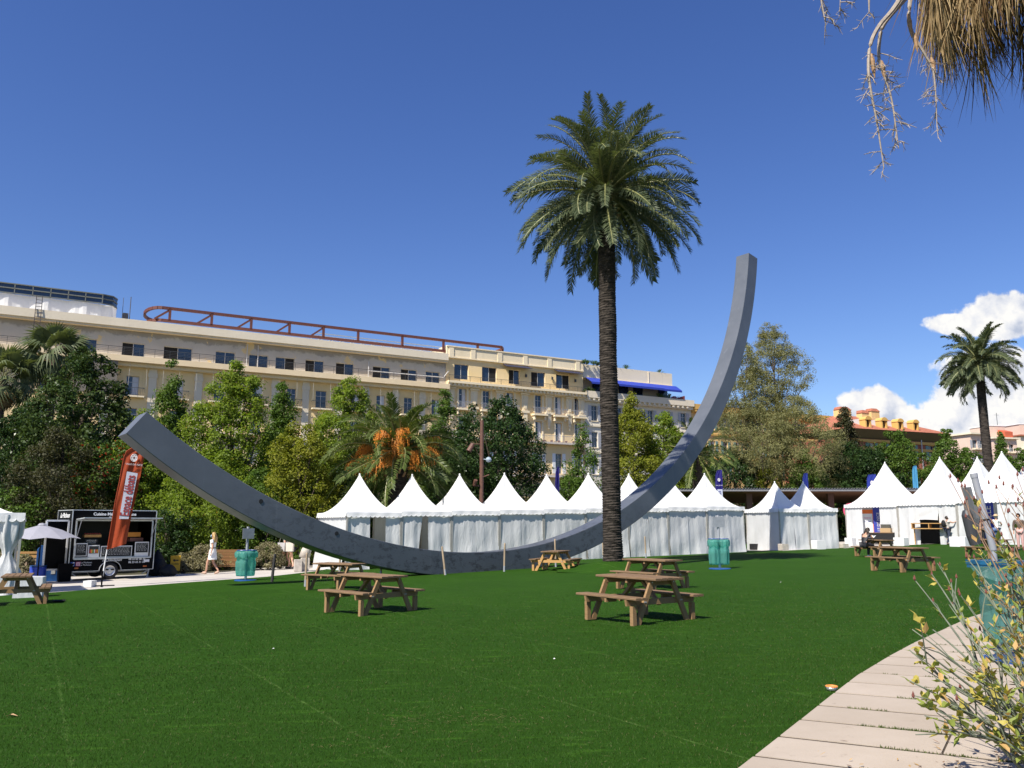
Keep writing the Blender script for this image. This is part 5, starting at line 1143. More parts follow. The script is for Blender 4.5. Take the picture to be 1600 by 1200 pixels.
p = gp(57, 34.5); t = thing('wooden_stall', 'low pale slatted wooden stall under the grey parasol', 'stall', p, R(20))
for k in range(9): plank(t, 'slat', (-.52+.13*k, -.02, .42), (.10, .025, .84), M['stake'])
plank(t, 'top_rail', (0, 0, .93), (1.25, .08, .12), M['woodnew']); plank(t, 'second_rail', (0, 0, 1.08), (1.25, .06, .09), M['woodnew'])
for s in (-.58, .58): plank(t, 'corner_post', (s, .05, .57), (.08, .08, 1.14), M['stake'])
p = gp(66, 31.0)
t = thing('parasol', 'pale grey parasol standing left of the food trailer', 'parasol', p)
hb = aty(66, 842, 31).z-p.z; mb = MB(); n = 8; rr_ = 1.35; top = (0, 0, hb+.52); gm = fabric_mat('parasol cloth', (.40, .40, .45), .25)
for i in range(n):
    a0, a1 = 2*math.pi*i/n+.25, 2*math.pi*(i+1)/n+.25
    P = [(rr_*math.cos(a0), rr_*math.sin(a0), hb), (rr_*math.cos(a1), rr_*math.sin(a1), hb)]
    ms = [(rr_*.5*math.cos(a)*1.0, rr_*.5*math.sin(a), hb+.33) for a in (a0, a1)]; md = tuple((P[0][k]+P[1][k])/2*.97 for k in range(2))+(hb+.06,)
    mb.add([top, ms[0], ms[1], P[0], md, P[1]], [(0, 1, 2), (1, 3, 4), (1, 4, 2), (2, 4, 5)])
mb.build('canopy', gm, t)
mb = MB(); mb.lathe([(.16, hb+.49), (.10, hb+.56), (0, hb+.58)], 8); mb.build('vent_cap', gm, t)
mb = MB(); mb.tube([(0, 0, 0), (0, 0, hb+.5)], .025, 8); mb.build('pole', M['black'], t)
mb = MB()
for i in range(n): a = 2*math.pi*i/n+.25; mb.tube([(0, 0, hb+.48), (rr_*math.cos(a), rr_*math.sin(a), hb-.01)], .009, 5)
mb.build('ribs', M['black'], t); mb = MB(); mb.lathe([(.3, 0), (.3, .08), (.05, .12), (0, .12)], 16); mb.build('foot', M['black'], t)
p = gp(12, 33.5); t = thing('fire_point', 'red fire point post with a red sign and extinguisher behind the marquee', 'fire point', p)
rd_ = plain('signal red', (.45, .02, .02), .4); mb = MB(); mb.tube([(.1, 0, 0), (.1, 0, 2.1)], .04, 8); mb.bx(-.25, .35, -.3, .3, 0, .05); mb.build('post', rd_, t)
mb = MB(); mb.bx(-.02, .22, -.06, -.03, 1.62, 2.06); s = mb.build('sign_plate', rd_, t); mb = MB(); mb.bx(.05, .16, -.068, -.061, 1.70, 1.98); mb.build('white_mark', M['white'], s)
mb = MB(); mb.lathe([(0, .62), (.10, .62), (.11, .66), (.11, 1.0), (.05, 1.08), (.03, 1.16), (0, 1.16)], 14, (.05, -.16, 0)); mb.build('extinguisher', rd_, t)
# weights and sacks
def weight(px, y, d, m, lab, name='ballast_block', cat='block', rz=0):
    p = gp(px, y); t = thing(name, lab, cat, p, rz)
    mb = MB(); e = .02; x, yy, z = d; mb.prism([(-x/2+e, -yy/2, 0), (x/2-e, -yy/2, 0), (x/2, -yy/2, e), (x/2, -yy/2, z-e), (x/2-e, -yy/2, z), (-x/2+e, -yy/2, z), (-x/2, -yy/2, z-e), (-x/2, -yy/2, e)], (0, yy, 0)); mb.build('block_body', m, t); return t
M['sand'] = mat('sand coloured stone', (.46, .41, .35), .9, .2, 6, .3, 30)
weight(479, 36.3, (.34, .4, .55), M['sand'], 'pale stone block with a leaning sack at the corner of the first tent', rz=R(20)); weight(468, 36.0, (.30, .4, .5), M['sand'], 'pale stone block standing leftmost beside the first tent', rz=R(20))
p = gp(481, 36.6); t = thing('sack', 'grey sack leaning on the stone blocks by the first tent', 'sack', (p.x, p.y, p.z+.55)); mb = MB(); mb.tube([(-.1, 0, 0), (-.02, 0, .3), (.12, 0, .62)], [.24, .22, .14], 12); mb.build('sack_body', M['sand'], t, smooth=True)
weight(1222, 47.6, (.42, .4, .38), M['sand'], 'small beige block at the front corner of the closed tent pair', rz=R(20)); weight(1277, 48.6, (.62, .5, .5), M['white_fabric'], 'white padded ballast block between the two closed tents', rz=R(20))
weight(1179, 50.4, (.5, .5, .36), M['blackmat'], 'dark ballast block in the gap after the last row tent', rz=R(20)); weight(1316, 49.6, (.4, .4, .26), M['sand'], 'low beige block at the right foot of the closed pair', rz=R(20)); weight(1327, 54.2, (.5, .5, .5), M['white_fabric'], 'white padded block at the left corner of the poster tent', rz=R(-50))
weight(1406, 51.3, (.7, .5, .5), M['white_fabric'], 'white padded block between the two large tents', rz=R(-58)); weight(1498, 47.2, (.9, .6, .55), M['white_fabric'], 'white padded block beside the man with a backpack', rz=R(-58))
p = gp(56, 23.8); t = thing('white_crate', 'white cloth covered crate behind the left edge picnic table', 'crate', p, R(20))
mb = MB(); mb.prism([(-.36, -.3, 0), (.36, -.3, 0), (.34, -.28, .55), (-.33, -.28, .57)], (0, .55, 0)); mb.build('cloth_cover', M['wall_fabric'], t)
p = gnd(92, 941); t = thing('ashtray', 'small dark dish lying on the grass by the left edge table', 'dish', p); mb = MB(); mb.lathe([(0, .01), (.12, .01), (.16, .05), (.13, .05), (.10, .03), (0, .03)], 14); mb.build('dish', M['blackmat'], t)
mb = MB(); mb.bx(-.22, .05, -.18, .18, 0, .2); p = gp(152, 28.2); tag(mb.build('cable_box', M['white'], loc=p), 'small white box on the paving left of the orange flag foot', 'box')
# contents of the large tents
def stand_panel(name, lab, cat, px, y, w, h, z0, col, rz, words=(), frame=None, inner=None):
    p = gp(px, y); t = thing(name, lab, cat, p, rz); mb = MB(); mb.bx(-w/2, w/2, -.02, .02, z0, z0+h); pl = mb.build('panel', plain('board', col), t)
    mb = MB()
    for s in (-1, 1): mb.bar((s*w*.4, .03, 0), (s*w*.4, .03, z0+.1), .04, .04)
    mb.build('legs', M['steel'], t)
    if inner: mb = MB(); mb.bx(-w/2, w*.22, -.03, -.021, z0, z0+h*.86); mb.build('white_sheet', M['white'], pl)
    for body, size, m_, x, z, ang in words: text(pl, body, size, m_, (x, -.034, z), rot=(math.pi/2, -ang, 0))
    return t
stand_panel('poster', 'orange poster board with a white sheet inside the tent doorway', 'poster', 1359, 57.0, .95, 1.95, .35, (.75, .16, .025), R(-30), [('Festival', .15, plain('pink print', (.6, .1, .25)), -.12, 1.75, 0), ('du livre', .13, plain('blue ink', (.05, .07, .4)), -.12, 1.5, 0)], inner=True)
stand_panel('banner', 'royal blue banner lettered downwards inside the poster tent', 'banner', 1373, 56.5, .62, 2.25, .2, (.025, .04, .30), R(-30), [('VILLE DE NICE', .25, wl, 0, 1.3, R(90))])
stand_panel('banner', 'blue banner with white letters in the doorway of the open tent', 'banner', 1546, 51.4, .6, 2.2, .3, (.025, .045, .42), R(-30), [('VILLE', .5, wl, 0, 1.7, R(90))])
p = gp(1377, 55.0); t = thing('book_table', 'dark draped table with boxes in the poster tent doorway', 'table', p, R(-40)); mb = MB(); mb.bx(-.75, .75, -.3, .3, .74, .78); mb.build('table_top', M['woodtop'], t); mb = MB(); mb.bx(-.74, .74, -.28, .28, .05, .738); mb.build('black_drape', M['bean'], t)
kraft = plain('brown cardboard', (.40, .27, .14)); mb = MB(); mb.bx(-.05, .6, -.2, .2, 0, .28); mb.bx(.0, .55, -.15, .15, .283, .52, 1); o = mb.build('cardboard_boxes', [kraft, plain('dark tray', (.07, .065, .05))], loc=(p.x, p.y, p.z+.782), rot=(0, 0, R(-40))); tag(o, 'open cardboard box standing on the dark draped table', 'box')
p = gp(1453, 52.3); t = thing('wooden_counter', 'pale wooden counter shelf under the raised curtain', 'counter', p, R(-45))
for z_, n_ in ((.98, 'shelf'), (1.30, 'upper_shelf')): plank(t, n_, (0, 0, z_), (2.1, .5, .05), M['woodnew'])
for s in (-1.0, 0, 1.0): plank(t, 'divider', (s, 0, 1.14), (.05, .5, .27), M['woodnew'])
for s in (-.95, .95): plank(t, 'leg', (s, 0, .48), (.06, .06, .95), M['woodnew'])
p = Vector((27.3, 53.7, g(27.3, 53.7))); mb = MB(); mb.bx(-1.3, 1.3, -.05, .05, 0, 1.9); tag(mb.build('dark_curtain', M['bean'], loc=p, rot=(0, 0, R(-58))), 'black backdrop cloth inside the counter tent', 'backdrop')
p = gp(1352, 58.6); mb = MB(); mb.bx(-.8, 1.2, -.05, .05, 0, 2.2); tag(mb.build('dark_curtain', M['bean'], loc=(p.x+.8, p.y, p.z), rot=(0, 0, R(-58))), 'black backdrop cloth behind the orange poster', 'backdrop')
p = gp(1331, 60); t = thing('round_sign', 'pink round sign peeking out left of the poster tent roof', 'sign', p); zc = aty(1331, 798, 60).z-p.z; mb = MB(); mb.lathe([(0, -.02), (.55, -.02), (.55, .02), (0, .02)], 24); d_ = mb.build('disc', plain('pink board', (.62, .07, .16)), t, rot=(math.pi/2, 0, 0), loc=(0, 0, zc)); mb = MB(); mb.tube([(0, .05, 0), (0, .05, zc)], .03, 8); mb.build('pole', M['steel'], t); text(t, 'Livres', .32, wl, (0, -.04, zc+.22))

# ------------------------------------------------------------------ metal roofed canopy behind the tents
def canopy():
    x0, x1, yf, yb, = 5.0, 36.5, 63.0, 75.0; zf, zb = aty(1200, 768, 63).z, aty(1200, 786, 75).z
    t = thing('market_canopy', 'long brown timber canopy with a corrugated metal roof behind the tents', 'canopy', (20, 69, g(20, 69))); oz = g(20, 69)
    zf -= oz; zb -= oz; X0, X1, Y0, Y1 = x0-20, x1-20, yf-69, yb-69
    mb = MB(); n = 300
    for i in range(n+1):
        x = X0+(X1-X0)*i/n; c = .07*(i % 2); mb.v += [(x, Y0-.15, zf+.20+c), (x, Y1, zb+.20+c)]
    mb.f = [(2*i, 2*i+2, 2*i+3, 2*i+1) for i in range(n)]; mb.mi = [0]*n; mb.build('corrugated_sheet', M['alu'], t)
    mb = MB(); mb.bx(X0, X1, Y0-.08, Y0, zf+.02, zf+.19); mb.build('fascia', plain('grey fascia', (.20, .20, .21)), t)
    dkw = mat('dark brown soffit boards', (.17, .078, .042), .7, .3, 3, stretch=(.3, 3, 1))
    for i in range(24):
        a, b_ = i/24, (i+1)/24-.004; mb = MB(); mb.prism([(X0+.1, Y0+(Y1-Y0)*a, zf+(zb-zf)*a), (X1-.1, Y0+(Y1-Y0)*a, zf+(zb-zf)*a), (X1-.1, Y0+(Y1-Y0)*b_, zf+(zb-zf)*b_), (X0+.1, Y0+(Y1-Y0)*b_, zf+(zb-zf)*b_)], (0, 0, .05+.02*(i % 2))); mb.build('soffit_board', dkw, t)
    for px in (1060, 1172, 1300, 1428):
        x = (px-800)/F*65*.985-20
        for yy in (2, 10): mb = MB(); mb.bx(x-.22, x+.22, Y0+yy-.22, Y0+yy+.22, -.3, zf+(zb-zf)*yy/12); mb.build('post', M['corten'], t)
canopy()
p = aty(905, 768, 58); t = thing('shade_sail', 'small pale shade sail between the fifth and sixth tents', 'shade sail', (p.x, p.y, g(p.x, p.y))); zz = p.z-g(p.x, p.y)
mb = MB(); n = 8
for j in range(n+1):
    for i in range(n+1):
        s, q = i/n, j/n; mb.v.append((-1.7+3.4*s, -1+3*q, zz+.15-.5*q+.9*(s-.5)**2*(1 if s < .5 else .2)-.25*math.sin(math.pi*s)*math.sin(math.pi*q)))
for j in range(n):
    for i in range(n): a = j*(n+1)+i; mb.f.append((a, a+1, a+n+2, a+n+1)); mb.mi.append(0)
mb.build('sail', fabric_mat('sail cloth', (.42, .46, .44), .2), t, smooth=True)
for s in (-1.7, 1.7): mb = MB(); mb.tube([(s, -1, 0), (s, -1, zz+.35)], .05, 8); mb.build('mast', M['steel'], t)
# ------------------------------------------------------------------ people
def skin_mesh(name, V, E, root=0, sub=1, mat_=None):
    me = bpy.data.meshes.new(name); me.from_pydata([v[0] for v in V], E, []); o = bpy.data.objects.new(name, me); C.objects.link(o)
    md = o.modifiers.new('skin', 'SKIN'); md.use_smooth_shade = True; md.branch_smoothing = .6
    for i, d in enumerate(me.skin_vertices[0].data):
        r = V[i][1]; d.radius = (r, r) if not hasattr(r, '__len__') else r; d.use_root = (i == root)
    s = o.modifiers.new('sub', 'SUBSURF'); s.levels = sub; s.render_levels = sub
    bpy.context.view_layer.update()
    m2 = bpy.data.meshes.new_from_object(o.evaluated_get(bpy.context.evaluated_depsgraph_get()))
    bpy.data.objects.remove(o); bpy.data.meshes.remove(me); m2.materials.clear(); m2.materials.append(mat_ or M['skin']); m2.name = name; return m2
BASE = dict(pelvis=(0, 0, .94), waist=(0, .005, 1.08), chest=(0, 0, 1.27), neck=(0, -.01, 1.45), jaw=(0, .015, 1.52), head=(0, .012, 1.60), crown=(0, -.005, 1.67),
            shL=(-.17, -.01, 1.41), elL=(-.22, -.01, 1.14), wrL=(-.235, .05, .90), shR=(.17, -.01, 1.41), elR=(.22, -.01, 1.14), wrR=(.235, .05, .90),
            hipL=(-.085, 0, .90), knL=(-.095, .02, .50), anL=(-.095, -.01, .085), toL=(-.10, .15, .03), hipR=(.085, 0, .90), knR=(.095, .02, .50), anR=(.095, -.01, .085), toR=(.10, .15, .03))
RAD = dict(pelvis=(.13, .10), waist=(.115, .085), chest=(.135, .10), neck=.055, jaw=.058, head=.088, crown=.062, sh=.055, el=.042, wr=.029, hip=.085, kn=.055, an=.038, to=.032)
def rad(k): return RAD.get(k, RAD.get(k[:2], RAD.get(k[:-1], .05)))
BONES = [('pelvis', 'waist'), ('waist', 'chest'), ('chest', 'neck'), ('neck', 'jaw'), ('jaw', 'head'), ('head', 'crown')]+[(a+s, b+s) for s in 'LR' for a, b in (('sh', 'el'), ('el', 'wr'), ('hip', 'kn'), ('kn', 'an'), ('an', 'to'))]+[('chest', 'shL'), ('chest', 'shR'), ('pelvis', 'hipL'), ('pelvis', 'hipR')]
def person(lab, p, rz, pose, wear, group=None, k=1.0, hair=(.03, .02, .012), long_hair=False, mask=None, hat=None, skin=None):
    """local +Y is the way the person faces"""
    J = {a: Vector(b) for a, b in BASE.items()}; J.update({a: Vector(b) for a, b in pose.items()})
    t = thing('person', lab, 'person', p, rz, group); t.scale = (k, k, k)
    names = list(J); V = [(tuple(J[n]), rad(n)) for n in names]; E = [(names.index(a), names.index(b)) for a, b in BONES]
    f = (J['head']-J['jaw']).cross(Vector((1, 0, 0))); fwd = -(J['crown']-J['jaw']).cross(Vector((1, 0, 0))).normalized() if False else None
    up = (J['crown']-J['jaw']).normalized(); fw = up.cross(Vector((-1, 0, 0))).normalized() if True else None
    if fw.y < 0: fw = -fw
    V.append((tuple(J['head']+fw*.098-up*.012), .015)); E.append((names.index('head'), len(V)-1))
    for s in 'LR':
        w, e = J['wr'+s], J['el'+s]; d = (w-e).normalized(); side = d.cross(Vector((0, 1, 0)));
        if side.length < .1: side = d.cross(Vector((1, 0, 0)))
        side.normalize(); pn = side.cross(d); palm = w+d*.07; V.append((tuple(palm), (.032, .018))); pi = len(V)-1; E.append((names.index('wr'+s), pi))
        for q, ln in ((-.026, .062), (-.009, .078), (.009, .072), (.026, .056)):
            a = palm+d*.035+side*q; b_ = a+d*ln*.55+pn*.006; c = b_+d*ln*.4+pn*.016
            for u, pt in enumerate((a, b_, c)): V.append((tuple(pt), .0085)); E.append((pi if u == 0 else len(V)-2, len(V)-1))
        a = w+d*.035+pn*.025-side*.02; b_ = a+d*.035+pn*.02-side*.012
        V.append((tuple(a), .0105)); E.append((names.index('wr'+s), len(V)-1)); V.append((tuple(b_), .009)); E.append((len(V)-2, len(V)-1))
    link('body', skin_mesh('body', V, E, 0, 1, skin), t)
    def cloth(name, ks, pad, m, extra=None, cut=1.0):
        nm = list(ks); Vv = []
        for n in nm:
            pt = J[n]
            r = rad(n); r = tuple(q+pad for q in r) if hasattr(r, '__len__') else r+pad; Vv.append((tuple(pt), r))
        Ee = [(nm.index(a), nm.index(b)) for a, b in BONES if a in nm and b in nm]
        if extra:
            for a, b_, fr, r in extra: Vv.append((tuple(J[a]+(J[b_]-J[a])*fr), r)); Ee.append((nm.index(a), len(Vv)-1))
        link(name, skin_mesh(name, Vv, Ee, 0, 1, m), t)
    for name, m in wear.items():
        if name in ('shirt', 't_shirt', 'jacket'):
            long = name == 'jacket'
            ks = ['waist', 'pelvis', 'chest', 'shL', 'shR']+(['elL', 'elR', 'wrL', 'wrR'] if long else [])
            cloth(name, ks, .022, m, None if long else [('shL', 'elL', .55, .062), ('shR', 'elR', .55, .062), ('chest', 'neck', .8, .075)] if not long else None)
        if name == 'trousers': cloth(name, ['pelvis', 'hipL', 'hipR', 'knL', 'knR', 'anL', 'anR'], .022, m)
        if name == 'shorts': cloth(name, ['pelvis', 'hipL', 'hipR'], .03, m, [('hipL', 'knL', .45, .095), ('hipR', 'knR', .45, .095)])
        if name == 'shoes':
            for s in 'LR':
                a, b_ = J['an'+s], J['to'+s]; mb = MB(); mb.tube([a+(a-b_)*.18-Vector((0, 0, .045)), a*.75+b_*.25-Vector((0, 0, .04)), b_*.8+a*.2, b_+(b_-a)*.25], [.04, .055, .048, .025], 10); mb.build('shoe', m, t, smooth=True)
        if name == 'dress':
            mb = MB(); n = 20; rings = [(1.44, .075, .06, 0), (1.40, .15, .085, 0), (1.30, .165, .115, 0), (1.2, .155, .112, .01), (1.08, .135, .10, 0), (1.0, .16, .12, 0), (.9, .185, .14, 0), (.75, .195, .16, 0), (.60, .205, .185, .0)]
            for z, rx, ry, o in rings: mb.v += [(rx*math.cos(2*math.pi*i/n)*(1+.03*math.sin(6*math.pi*i/n*2)*(z < .95)), o+ry*math.sin(2*math.pi*i/n), z) for i in range(n)]
            for a in range(len(rings)-1): mb.f += [(a*n+i, a*n+(i+1) % n, (a+1)*n+(i+1) % n, (a+1)*n+i) for i in range(n)]
            mb.mi = [0]*len(mb.f); mb.build('dress', m, t, smooth=True)
            for s in 'LR': mb = MB(); a, b_ = J['sh'+s], J['el'+s]; mb.tube([a, a+(b_-a)*.5], [.075, .07], 12, cap=False); mb.build('sleeve', m, t, smooth=True)
            mb = MB(); mb.lathe([(.145, -.02), (.15, 0), (.145, .02)], 20, (0, 0, 1.075)); b2 = mb.build('belt', M['blackmat'], t); b2.scale = (1, .76, 1)
    # hair, face
    hm = mat('hair', hair, .5, .25, 20, stretch=(6, 6, 1)); h = J['head']; bm = bmesh.new(); bmesh.ops.create_icosphere(bm, subdivisions=3, radius=1)
    dl = [v for v in bm.verts if (v.co.y > .35 and v.co.z < .55) or v.co.z < -.55]; bmesh.ops.delete(bm, geom=dl, context='VERTS')
    q = Vector((0, 0, 1)).rotation_difference(up)
    for v in bm.verts: c = v.co; v.co = h+q @ Vector((c.x*.098, c.y*.112-.008, c.z*.115+.022))
    me = bpy.data.meshes.new('hair'); bm.to_mesh(me); bm.free(); me.materials.append(hm); ho = link('hair', me, t)
    if long_hair:
        mb = MB(); bk = -fw
        for dx in (-.07, -.035, 0, .035, .07): mb.tube([h+Vector((dx, 0, 0))+bk*.06+up*.05, h+Vector((dx*1.3, 0, 0))+bk*.10-Vector((0, 0, .08)), h+Vector((dx*1.3, 0, 0))+bk*.10-Vector((0, 0, .24)), h+Vector((dx, 0, 0))+bk*.085-Vector((0, 0, .34))], [.04, .045, .04, .012], 7)
        mb.build('long_hair', hm, t, smooth=True)
    mb = MB()
    for s in (-1, 1): c = h+fw*.082+Vector((s*.032, 0, 0))+up*.012; mb.lathe([(0, -.008), (.012, 0), (0, .008)], 6, c)
    mb.build('eyes', M['black'], t)
    if mask:
        mb = MB(); n = 8
        for j in range(4):
            for i in range(n+1): a = (i/n-.5)*2.2; z = (.015, -.02, -.055, -.09)[j]; r = (.094, .112, .112, .085)[j]; v = h+up*z+Vector((math.sin(a)*r*.85, 0, 0))+fw*math.cos(a)*r; mb.v.append(tuple(v))
        for j in range(3):
            for i in range(n): a = j*(n+1)+i; mb.f.append((a, a+1, a+n+2, a+n+1)); mb.mi.append(0)
        mb.build('face_mask', mask, t, smooth=True)
    else:
        mb = MB(); mb.tube([h+fw*.084-up*.045+Vector((-.022, 0, 0)), h+fw*.09-up*.047, h+fw*.084-up*.045+Vector((.022, 0, 0))], .005, 5); mb.build('mouth', plain('lips', (.30, .10, .08)), t)
    if hat: mb = MB(); mb.lathe([(.19, .045), (.19, .055), (.105, .07), (.10, .13), (.07, .155), (0, .16)], 18, h); mb.build('sun_hat', hat, t, smooth=True)
    return t
blue_mask = plain('blue face mask', (.42, .60, .72)); white_m = plain('white cotton', (.74, .74, .72)); navy_m = plain('navy denim', (.035, .045, .075)); blk_m = plain('black cotton', (.014, .014, .018)); tan_shoe = plain('beige shoe', (.45, .30, .22)); jeans = plain('blue jeans', (.07, .12, .25)); beige_m = plain('beige shirt', (.52, .48, .44))
walk = dict(knL=(-.09, .16, .52), anL=(-.09, .20, .10), toL=(-.09, .36, .05), knR=(.09, .02, .50), anR=(.09, -.26, .13), toR=(.09, -.12, .03), elL=(-.22, -.10, 1.15), wrL=(-.23, -.06, .92), elR=(.21, .08, 1.15), wrR=(.20, .22, .95))
person('woman in a short white belted dress and blue mask walking left on the walk', gp(335, 35.7), R(82), walk, dict(dress=white_m, shoes=tan_shoe), hair=(.42, .27, .10), long_hair=True, mask=blue_mask)
GP_ = 'pair walking behind the arc'
p = gp(449, 39.3); person('left walker of the pair behind the arc, grey bag on the left side', p, R(65), walk, dict(t_shirt=white_m, shorts=blk_m, shoes=blk_m), GP_, long_hair=True)
p2 = gp(457, 39.0); person('right walker of the pair behind the arc, pale bag at the hip', p2, R(65), dict(walk, knL=walk['knR'], anL=(-.09, -.22, .13), toL=(-.09, -.08, .03), knR=(.09, .16, .52), anR=(.09, .20, .10), toR=(.09, .36, .05)), dict(t_shirt=beige_m, shorts=blk_m, shoes=blk_m), GP_, long_hair=True)
def tote(p, dx, dy, lab, col):
    t = thing('tote_bag', lab, 'bag', (p.x+dx, p.y+dy, p.z+.80), R(-15)); mb = MB(); mb.prism([(-.17, -.06, 0), (.17, -.06, 0), (.19, -.06, .40), (-.19, -.06, .40)], (0, .12, 0)); mb.build('sack', plain('canvas', col), t)
    mb = MB(); mb.tube([(-.12, -.05, .39), (-.05, 0, .70), (.05, 0, .70), (.12, -.05, .39)], .012, 6); mb.build('strap', plain('canvas strap', (.25, .23, .2)), t)
tote(p, -.12, -.34, 'grey canvas bag on the shoulder of the left walker', (.45, .43, .42)); tote(p2, .02, -.36, 'pale canvas bag at the hip of the right walker', (.55, .50, .42))
pm_ = gp(1480, 51.3)
person('man in beige shirt, dark jeans and mask pointing right', pm_, R(-88), dict(elR=(.22, .22, 1.32), wrR=(.16, .46, 1.38), elL=(-.2, .20, 1.30), wrL=(-.12, .42, 1.33), knL=(-.09, .08, .5), anL=(-.09, .16, .09), toL=(-.09, .31, .03), anR=(.09, -.14, .09), toR=(.1, .0, .03)), dict(t_shirt=beige_m, trousers=navy_m, shoes=blk_m), mask=white_m)
t = thing('backpack', 'black backpack on the back of the man pointing right', 'backpack', (pm_.x-.20, pm_.y, pm_.z+1.05), R(-88)); blob('pack', M['bean'], t, (0, -.02, .2), (.17, .12, .25), 3, 2, .05); mb = MB()
for s in (-.1, .1): mb.tube([(s, .06, .05), (s, .17, .15), (s, .20, .3), (s, .10, .38)], .014, 6)
mb.build('straps', M['bean'], t)
# girl sitting on the table bench, bent over what she holds
pg = gp(1348, 36.5); gz = g(pg.x, pg.y)
sit = dict(pelvis=(0, 0, .56), waist=(0, .03, .70), chest=(0, .12, .86), neck=(0, .20, 1.02), jaw=(0, .27, 1.06), head=(0, .30, 1.13), crown=(0, .30, 1.21), shL=(-.17, .17, .98), shR=(.17, .17, .98), elL=(-.23, .30, .80), elR=(.23, .30, .80), wrL=(-.08, .46, .80), wrR=(.08, .46, .80),
           hipL=(-.09, .04, .53), hipR=(.09, .04, .53), knL=(-.11, .42, .50), knR=(.11, .42, .50), anL=(-.11, .36, .085), anR=(.12, .52, .085), toL=(-.11, .5, .03), toR=(.12, .67, .03))
person('girl with long dark hair in black reading at the picnic table', (pg.x, pg.y, gz), R(-62), sit, dict(t_shirt=blk_m, trousers=blk_m, shoes=white_m), long_hair=True)
mb = MB(); mb.add([(-.12, 0, .0), (0, .0, -.03), (.12, 0, 0), (-.12, .16, .05), (0, .16, .02), (.12, .16, .05)], [(0, 1, 4, 3), (1, 2, 5, 4)]); o = mb.build('paper_sheet', M['white'], loc=(pg.x+.45, pg.y+.24, gz+.83), rot=(.3, 0, R(-62))); tag(o, 'white sheets in the hands of the reading girl', 'paper')
person('man in pale shirt and sun hat holding a board by the open tent', gp(1557, 47.5), R(-60), dict(elR=(.22, .12, 1.18), wrR=(.10, .30, 1.12), elL=(-.22, .12, 1.18), wrL=(-.08, .32, 1.12)), dict(t_shirt=white_m, trousers=jeans, shoes=blk_m), hair=(.4, .36, .3), hat=plain('straw hat', (.45, .33, .18)))
person('person in dark clothes right behind the man with the sun hat', gp(1566, 49.2), R(20), {}, dict(jacket=blk_m, trousers=navy_m, shoes=blk_m))
person('person in a dark red top at the doorway left of the sun hat man', gp(1538, 49.8), R(140), {}, dict(t_shirt=plain('dark red cotton', (.10, .02, .02)), trousers=blk_m, shoes=blk_m), mask=white_m)
person('person in brown jacket at the right picture edge behind the shrub', gp(1592, 40), R(150), {}, dict(jacket=plain('brown jacket', (.10, .07, .05)), trousers=plain('pale pink trousers', (.55, .33, .30)), shoes=blk_m), hair=(.10, .05, .03))
person('seller in a pale shirt behind the boxes in the poster tent', gp(1380, 56.0), R(200), {}, dict(t_shirt=white_m, trousers=navy_m, shoes=blk_m))
# ------------------------------------------------------------------ palms
def trunk_mat(name, c0, c1, ring=9.0):
    m = bpy.data.materials.new(name); m.use_nodes = True; N = NT(m.node_tree); b = m.node_tree.nodes['Principled BSDF']
    tc = N.n('ShaderNodeTexCoord'); P = tc.outputs['Object']
    a = N.noise(N.scalevec(P, 2.2, 2.2, ring), 1.6, 5, .6, .5); d = N.noise(P, 7, 5, .7); w = N.noise(P, .5, 3, .5)
    c = N.mix(N.maprange(a, .36, .66), (*c0, 1), (*c1, 1)); c = N.mix(N.maprange(d, .5, .75, 0, .6), c, (*[q*.45 for q in c0], 1)); c = N.mix(N.maprange(w, .55, .7, 0, .3), c, (*c1, 1))
    N.set(b, 'Base Color', c); b.inputs['Roughness'].default_value = .9; b.inputs['Specular IOR Level'].default_value = .15
    bp = N.n('ShaderNodeBump', ins={'Strength': .9, 'Distance': .06, 'Height': N.m('ADD', a, N.m('MULTIPLY', d, .5))}); N.set(b, 'Normal', bp); return m
M['palmtrunk'] = trunk_mat('palm trunk', (.021, .0175, .015), (.080, .066, .054))
M['frond'] = leaf_mat('palm leaflets', (.050, .073, .034), (.135, .158, .085), .24, .42)
M['frondb'] = leaf_mat('date palm leaflets', (.050, .085, .022), (.135, .165, .045), .30, .38)
M['rachis'] = mat('palm leaf stalk', (.22, .22, .085), .5, .2)
M['drystalk'] = mat('dry palm stalk', (.33, .20, .10), .8, .3, 20)
